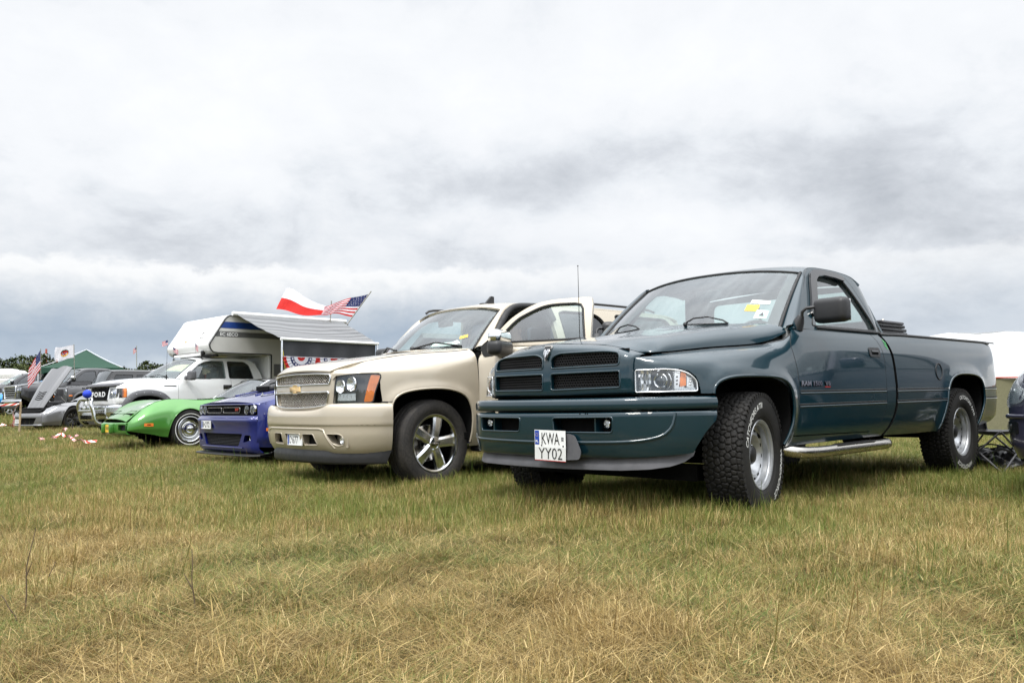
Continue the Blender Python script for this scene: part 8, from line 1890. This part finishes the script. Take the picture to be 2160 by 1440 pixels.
gazebo('green pitched gazebo tent behind the off-roader',(-19.6,39.2,.38),.35,3.4,3.4,2.25,3.15,'greencloth')
gazebo('red and cream striped tent roof behind the white pickup windscreen',(-15.9,41.5,.30),.3,4.2,4.0,2.05,2.75,'cream',vm='redtent')
def big_tent():
    t=thing('marquee_tent','long low white tarpaulin tent with olive side wall, behind the pickup bed','tent',(0,0,0)); B=MB(); P=[]
    for i,x in enumerate(np.linspace(5.6,26,60)):
        row=[]; sag=.05*math.sin(x*1.7)+.03*math.sin(x*4.1)
        for v in np.linspace(0,1,16): row.append((x,17.0+v*4.6+.06*math.sin(x*2.3+v*7),1.16+.02*math.sin(x*3)+v*(1.22+sag)+.05*math.sin(PI*v)*math.sin(x*2.9+v*6)-.07*math.sin(PI*v)+.012*math.sin(v*42+x*1.1)))
        P.append(row)
    B.grid(np.array(P),'tarpwhite',angle=80,flip=False); 
    Q=[[(x,21.6+v*4.6,2.38+(.05*math.sin(x*1.7)+.03*math.sin(x*4.1))-v*1.22) for v in np.linspace(0,1,4)] for x in np.linspace(5.6,26,60)]; B.grid(np.array(Q),'tarpwhite',angle=80); B.build('roof_sheet',t)
    B=MB(); B.grid(np.array([[(x,17.02+.02*math.sin(x*5),1.15),(x,17.05+.04*math.sin(x*3+1),0.0)] for x in np.linspace(5.6,26,80)]),'olive',angle=80); B.grid(np.array([[(5.6,17+v*9.2,0),(5.6,17+v*9.2,1.16+1.22*(1-abs(2*v-1)))] for v in np.linspace(0,1,9)]),'olive'); B.build('side_wall',t)
    B=MB(); B.tube([(x,16.99,1.152) for x in np.linspace(5.6,26,40)],.012,'redtent',seg=5); B.build('edge_piping',t)
big_tent()
B=MB(); B.box((0,0,1.15),(7.5,2.3,2.1),'campergrey',bev=.12,seg=3); B.box((0,0,.28),(7.0,2.0,.3),'softblack',bev=.05); t=thing('trailer','long pale trailer or van roof behind the black SUV','trailer',(-28.2,46.5,.32),(0,0,.15)); B.build('trailer_body',t)
B=MB(); B.box((0,0,.24),(2.3,1.9,.48),'camperwhite',bev=.2,seg=4); B.box((.2,0,.50),(1.2,1.0,.08),'camperwhite',bev=.04); o=B.build('roof_box',t,loc=(.2,0,2.2))
# ------------------------------------------------------------------ flags
def ray_at(px,py,c): r=_r1*((px-1080)/1800)-_u1*((py-720)/1800)+_f; return Vector((0,0,CH))+r*c
def flag(name,label,pole0,pole1,hoist0,hoist1,fly,kind,nu=44,nv=26,wave=.06,group=None,poler=.012,sag=.0,curl=0.,cat='flag',polecol='steel',seed=1,fly2=None):
    "hoist0/1: top and bottom of the hoist edge, fly: vector of the cloth; all in world metres"
    p0=Vector(pole0); t=thing(name,label,cat,p0,group=group); B=MB(); B.tube([(0,0,0),tuple(Vector(pole1)-p0)],poler,polecol,seg=7); B.build('pole',t)
    a=np.array(Vector(hoist0)-p0); b=np.array(Vector(hoist1)-p0); fl=np.array(fly,float); fl2=fl if fly2 is None else np.array(fly2,float); L=np.linalg.norm(fl); nrm_=unit(np.cross(fl,b-a)); P=np.zeros((nu,nv,3)); rg=np.random.default_rng(seed); ph=rg.uniform(0,6,4)
    for i in range(nu):
        u=i/(nu-1)
        for j in range(nv):
            v=j/(nv-1); q=a+(b-a)*v+(fl*(1-v)+fl2*v)*u; q=q+nrm_*L*wave*(math.sin(u*9+v*2.2+ph[0])*u**.6+.5*math.sin(u*17-v*5+ph[1])*u)+np.array((0,0,-1))*L*sag*u*u*(1)+unit(b-a)*L*curl*math.sin(u*PI)*(.3+.7*v)+np.array((0,0,1))*L*.04*math.sin(u*7+ph[2])*u
            P[i,j]=q
    C=MB()
    if kind=='us':
        def cell(i,j):
            u=(i+.5)/(nu-1); v=(j+.5)/(nv-1)
            if u<.40 and v<7/13: return 'navycloth'
            return 'redcloth' if int(v*13)%2==0 else 'whitecloth'
    elif kind=='pl': cell=lambda i,j:'whitecloth' if (j+.5)/(nv-1)<.5 else 'redcloth'
    else: cell=lambda i,j:'whitecloth'
    idx={}; Fs={}
    for i in range(nu-1):
        for j in range(nv-1): Fs.setdefault(cell(i,j),[]).append((i*nv+j,(i+1)*nv+j,(i+1)*nv+j+1,i*nv+j+1))
    N=unit(np.cross(np.gradient(P,axis=0),np.gradient(P,axis=1))).reshape(-1,3)
    for m_,f in Fs.items(): C.add(P.reshape(-1,3),f,m_,normals=N)
    S=lambda u,v:(P[min(int(u*(nu-1)),nu-1),min(int(v*(nv-1)),nv-1)],N.reshape(nu,nv,3)[min(int(u*(nu-1)),nu-1),min(int(v*(nv-1)),nv-1)])
    if kind=='us':
        for r_ in range(5):
            for c_ in range(6 if r_%2==0 else 5):
                u=.035+.062*c_+(0 if r_%2==0 else .031); v=.06+.10*r_
                for sg in (1,-1):
                    p,n=S(u,v); e1=unit(fl); e2=unit(b-a); s_=L*.016; pts=[p+n*sg*.006+(e1*math.cos(k*PI/5+PI/2)+e2*math.sin(k*PI/5-PI/2))*s_*(1 if k%2==0 else .45) for k in range(10)]; C.add(pts,[tuple(range(10))],'whitecloth',smooth=False)
    if kind=='logo':
        e1=unit(fl); e2=-unit(b-a)
        for sg in (1,-1):
            def arc(r0,r1,a0,a1,m_,cy=.5,sx_=1.,sy_=1.,n=14):
                V=[]
                for aa in np.linspace(a0,a1,n):
                    for rr in (r0,r1): u=.5+rr*math.cos(aa)*sx_; v=cy-rr*math.sin(aa)*sy_; p,nn=S(u,v); V.append(p+nn*sg*.008)
                C.add(V,[(2*k,2*k+1,2*k+3,2*k+2) for k in range(n-1)],m_,smooth=False)
            arc(.24,.30,.35,PI-.35,'greencloth',.62,.85,1.2); arc(.24,.30,PI+.6,2*PI-.6,'yellow',.42,.85,1.2); arc(0,.22,0,2*PI,'redcloth',.52,1.,.8,20); arc(.05,.12,0,2*PI,'whitecloth',.60,1.2,.7,16); arc(.05,.12,PI,2*PI,'navycloth',.50,1.3,.8,12)
    C.build('flag_cloth',t); return t
def fv(px0,py0,px1,py1,c): return ray_at(px1,py1,c)-ray_at(px0,py0,c)
c=29.0; flag('national_flag','larger stars and stripes flag hanging beside the open grey hood',ray_at(86,800,c),ray_at(86,735,c),ray_at(86,737,c),ray_at(86,778,c),fv(86,757,60,795,c),'us',wave=.05,sag=.10,group='stars and stripes flags over the car park')
c=27.0; flag('club_flag','white flag with a round red, green and yellow emblem above the grey open hood',ray_at(157,800,c),ray_at(156,726,c),ray_at(156,727,c),ray_at(156,754,c),fv(156,740,116,747,c),'logo',wave=.05)
c=70.0
flag('national_flag','tiny far stars and stripes flag, nearest the green gazebo',ray_at(288.5,775,c),ray_at(288,729,c),ray_at(288,731,c),ray_at(288,741,c),fv(288,736,281,742,c),'us',wave=.08,group='stars and stripes flags over the car park',poler=.03)
c=19.2; flag('national_flag','small stars and stripes flag on the white pickup aerial',ray_at(355,722,c),ray_at(354,716,c),ray_at(354,717,c),ray_at(354,727,c),fv(354,722,342,726,c),'us',wave=.07,group='stars and stripes flags over the car park',poler=.004)
c=19.0; flag('national_flag','small flag drooping at the left lower corner of the camper front',ray_at(366,742,c),ray_at(365,731,c),ray_at(365,732,c),ray_at(365,741,c),fv(365,735,376,742,c),'us',wave=.08,group='stars and stripes flags over the car park',poler=.004)
c=18.6; flag('national_flag','small flag standing beside the roof bracket of the camper',ray_at(413,745,c),ray_at(412,722,c),ray_at(412,723,c),ray_at(412,735,c),fv(412,729,418,737,c),'us',wave=.05,group='stars and stripes flags over the car park',poler=.004)
c=21.5; flag('national_flag','large stars and stripes flag flying from a tilted pole above the awning',ray_at(732,684,c),ray_at(783,614,c),ray_at(779,620,c),ray_at(742,668,c),fv(779,620,684,644,c),'us',wave=.05,sag=.0,curl=-.02,fly2=fv(742,668,677,661,c),group='stars and stripes flags over the car park',poler=.016,nu=60,nv=40,seed=3)
c=22.5; flag('polish_flag','long white and red flag streaming above the awning',ray_at(695,700,c),ray_at(699,634,c),ray_at(698,650,c),ray_at(690,664,c),fv(698,650,604,606,c),'pl',wave=.035,sag=.0,curl=.05,fly2=fv(690,664,584,653,c),poler=.016,nu=60,nv=34,seed=6)
# ------------------------------------------------------------------ foam ball on the bull bar
p=ray_at(184,831,18.9); B=MB(); B.sphere((0,0,0),.095,'foam',24,16); B.tube([(0,0,-.09),(.02,0,-.17)],.012,'gasket'); o=B.build('foam_ball',loc=p); tag(o,'blue foam ball perched on top of the chrome bull bar','ball')
# ------------------------------------------------------------------ barrier tape and stakes
def tape_mat():
    mt,t,b,o=base('red_white_barrier_tape'); s=t.new('ShaderNodeSeparateXYZ',ins={0:t.new('ShaderNodeUVMap').outputs[0]}); c=t.ramp(t.math('FRACT',t.math('ADD',t.math('MULTIPLY',s.outputs[1],18),t.math('MULTIPLY',s.outputs[0],.6))),[(0,(.72,.06,.04)),(.48,(.72,.06,.04)),(.52,(.80,.78,.75)),(1,(.80,.78,.75))],'LINEAR'); t.l.new(c,b.inputs['Base Color']); b.inputs['Roughness'].default_value=.4; return mt
M['tape']=tape_mat()
def ribbon(pts,w,up=.8,tw=0.):
    B=MB(); P=[]; n=len(pts)
    for i,p in enumerate(pts):
        d=unit(np.array(pts[min(i+1,n-1)])-np.array(pts[max(i-1,0)])); s=np.cross(d,(0,0,1)); s=unit(s); a=tw*i/n*6+up; v=s*math.cos(a)+np.array((0,0,1))*math.sin(a); P.append([np.array(p)-v*w/2,np.array(p)+v*w/2])
    B.grid(np.array(P),'tape',angle=80); B.grid(np.array(P)+np.array((0,0,.0015)),'tape',angle=80,flip=True); return B
def gpt(px,py,dz=.03,z=0.): r=_r1*((px-1080)/1800)-_u1*((py-720)/1800)+_f; t=(CH-z)/-r.z; x,y=r.x*t,r.y*t; zz=float(ground_z(x,y)); t=(CH-zz)/-r.z; return np.array((r.x*t,r.y*t,zz+dz))
L=[gpt(px,py,.10+.03*math.sin(px*.31)) for px,py in ((108,934),(116,929),(128,927),(138,929),(146,934),(158,937),(170,941),(182,943),(192,943),(204,943))]; o=ribbon(smoothpoly(L,60),.05,.9,1.3).build('barrier_tape'); tag(o,'crumpled red and white tape lying in the grass before the green car','tape')
L=[gpt(px,py,.05) for px,py in ((82,930),(86,931),(91,929))]; o=ribbon(smoothpoly(L,12),.06,.5,1).build('barrier_tape'); tag(o,'short red scrap of tape in the grass, left of the long tape','tape')
L=[gpt(px,py,.06) for px,py in ((133,914),(138,913)) ]; o=ribbon(smoothpoly(L,8),.06,.9,1).build('barrier_tape'); tag(o,'pale scrap of tape in the grass behind the long tape','tape')
L=[gpt(px,py,.06) for px,py in ((157,925),(164,923))]; o=ribbon(smoothpoly(L,8),.06,.9,1).build('barrier_tape'); tag(o,'small scrap of tape above the end of the long tape','tape')
p=gpt(41,903,0); B=MB(); B.tube([(0,0,-.05),(.01,0,.42)],.016,'wood',seg=7); o=B.build('wooden_stake',loc=tuple(p)); tag(o,'short pale wooden stake in front of the grey coupe, tape tied to it','stake')
L=[p+np.array((.0,-.03,.38)),p+np.array((-.06,-.02,.31)),p+np.array((-.10,0,.25)),p+np.array((-.09,0,.10)),p+np.array((-.12,0,.04)),p+np.array((-.3,0,.06))]; o=ribbon(smoothpoly(L,30),.09,.2,.6).build('barrier_tape'); tag(o,'red and white tape drooping down beside the wooden stake','tape')
L=[p+np.array((.0,0,.38)),p+np.array((-1.0,-.2,.35)),p+np.array((-3.0,-.3,.36))]; o=ribbon(smoothpoly(L,40),.03,1.5,.2).build('barrier_tape'); tag(o,'thin tape strung from the wooden stake towards the left edge','tape')
# ------------------------------------------------------------------ folding chair and bag behind the pickup
def chair():
    O=ray_at(2095,900,8.6); t=thing('folding_chair','folding camp chair with crossed grey legs, dark seat hidden behind the pickup tail','chair',(O.x,O.y,0),(0,0,.5)); w,d=.27,.24
    for (a,b) in (((-w,-d),(w,-d)),((-w,d),(w,d)),((-w,-d),(-w,d)),((w,-d),(w,d))):
        for s in (0,1):
            p,q=(a,b) if s==0 else (b,a); B=MB(); B.tube([(p[0],p[1],.02),(q[0],q[1],.42)],.010,'trim',seg=7); B.build('leg',t)
    for x in (-w,w): B=MB(); B.tube([(x,d,.40),(x,d+.06,.86)],.010,'trim',seg=7); B.build('back_post',t)
    B=MB(); B.grid(np.array([[(x,y,.42-.05*(1-(x/w)**2)*(1-(y/d)**2)) for y in np.linspace(-d,d,8)] for x in np.linspace(-w,w,8)]),'blackbag'); B.build('seat',t); B=MB(); B.grid(np.array([[(x,d+.01+.05*z,.42+.42*z) for z in np.linspace(0,1,6)] for x in np.linspace(-w,w,8)]),'blackbag'); B.build('backrest',t)
    return O
O=chair()
def bag():
    O=gpt(2105,985,0); B=MB(); nu,nv=46,24; P=[]
    for i in range(nu):
        a=2*PI*i/nu; row=[]
        for j in range(nv):
            b=PI/2*j/(nv-1); r=1+.14*math.sin(a*3+b*4)+.09*math.sin(a*7-b*6)+.05*math.sin(a*13+b*11); row.append((.40*r*math.cos(a)*math.cos(b)**.7,.24*r*math.sin(a)*math.cos(b)**.7,.0+.17*r*math.sin(b)+.015*math.sin(a*9+b*9)))
        P.append(row)
    B.grid(np.array(P),'blackbag',closeu=True,angle=40); B.tube(smoothpoly([(-.3,-.2,.10),(-.1,-.26,.20),(.1,-.22,.12),(.3,-.18,.10)],20),.010,'trim'); B.tube(smoothpoly([(-.34,-.05,.15),(-.1,-.05,.24),(.2,-.1,.16)],20),.008,'trim'); o=B.build('sports_bag',loc=tuple(O)); tag(o,'crumpled black nylon bag lying in the grass by the rear tyre','bag')
bag()
# ------------------------------------------------------------------ person in the SUV, seen through the open door glass
def person():
    t=thing('person','person with short brown hair sitting in the beige SUV, seen through the open door glass','person',(0,0,0)); t.parent=None
    Mw=Matrix.Translation(Vector((-1.324,8.577,0)))@Matrix.Rotation(math.atan2(-math.cos(.88),-math.sin(.88)),4,'Z'); t.matrix_world=Mw
    y=.40; me=bpy.data.meshes.new('body'); V=[];E=[];Rr=[]
    def v(p,r): V.append(p);Rr.append(r);return len(V)-1
    pel=v((-1.42,y,.93),(.15,.17)); b1=v((-1.46,y,1.12),(.13,.16)); b2=v((-1.47,y,1.30),(.14,.185)); nk=v((-1.45,y,1.41),(.062,.065)); hd=v((-1.43,y,1.50),(.07,.065)); h2=v((-1.43,y,1.57),(.095,.078)); h3=v((-1.43,y,1.63),(.075,.065))
    E+=[(pel,b1),(b1,b2),(b2,nk),(nk,hd),(hd,h2),(h2,h3)]
    for s in (1,-1):
        hip=v((-1.30,y+s*.10,.92),(.09,.09)); kn=v((-.98,y+s*.14,.98),(.065,.065)); an=v((-.82,y+s*.14,.62),(.045,.045)); ft=v((-.70,y+s*.14,.56),(.04,.04)); E+=[(pel,hip),(hip,kn),(kn,an),(an,ft)]
        sh=v((-1.46,y+s*.18,1.32),(.062,.062)); el=v((-1.28,y+s*.24,1.12),(.045,.045)); wr=v((-1.08,y+s*.18,1.22),(.03,.03)); pm=v((-1.02,y+s*.17,1.25),(.032,.02)); E+=[(b2,sh),(sh,el),(el,wr),(wr,pm)]
        for k in range(4): f1=v((-.99,y+s*.17+(k-1.5)*.018,1.27),(.008,.008)); f2=v((-.965,y+s*.17+(k-1.5)*.018,1.255-.004*k),(.007,.007)); E+=[(pm,f1),(f1,f2)]
        th=v((-1.01,y+s*.145,1.275),(.009,.009)); E.append((pm,th))
    nose_=v((-1.335,y,1.545),(.014,.012)); E.append((h2,nose_))
    me.from_pydata(V,E,[]); o=bpy.data.objects.new('body',me); COL.objects.link(o); md=o.modifiers.new('Skin','SKIN'); sv=me.skin_vertices[0].data
    for i,r in enumerate(Rr): sv[i].radius=r
    sv[pel].use_root=True; sb=o.modifiers.new('Sub','SUBSURF'); sb.levels=2; sb.render_levels=2
    dg=bpy.context.evaluated_depsgraph_get(); m2=bpy.data.meshes.new_from_object(o.evaluated_get(dg)); m2.name='body'; bpy.data.objects.remove(o); o=bpy.data.objects.new('body',m2); COL.objects.link(o); o.parent=t
    m2.materials.clear()
    for q in ('skin','shirt','seat'): m2.materials.append(M[q])
    for p in m2.polygons:
        c=p.center; p.use_smooth=True; p.material_index=0 if (c.z>1.385 or (c.x>-1.16 and c.z>1.15)) else (1 if c.z>.98 and c.x<-1.1 else 2)
    B=MB(); th=np.linspace(0,PI*.52,12); P=[]
    for a in np.linspace(0,2*PI,28,endpoint=False):
        row=[]
        for q in th: back=.5-.5*math.cos(a); lim=q*(.75+.55*back); row.append((-1.435+.102*math.sin(lim)*math.cos(a),y+.084*math.sin(lim)*math.sin(a),1.565+.128*math.cos(lim)))
        P.append(row)
    B.grid(np.array(P),'hair',closeu=True,angle=80,flip=False); B.build('hair',t)
    for s in (1,-1): B=MB(); B.sphere((-1.435,y+s*.082,1.53),.028,'skin',10,8,(.6,.35,1.1)); B.build('ear',t); B=MB(); B.sphere((-1.348,y+s*.032,1.575),.012,'platewhite',10,8); B.sphere((-1.338,y+s*.032,1.575),.005,'ink',8,6); B.build('eye',t)
    B=MB(); B.box((-1.350,y,1.505),(.012,.045,.010),'red',bev=.004); B.build('mouth',t)
person()
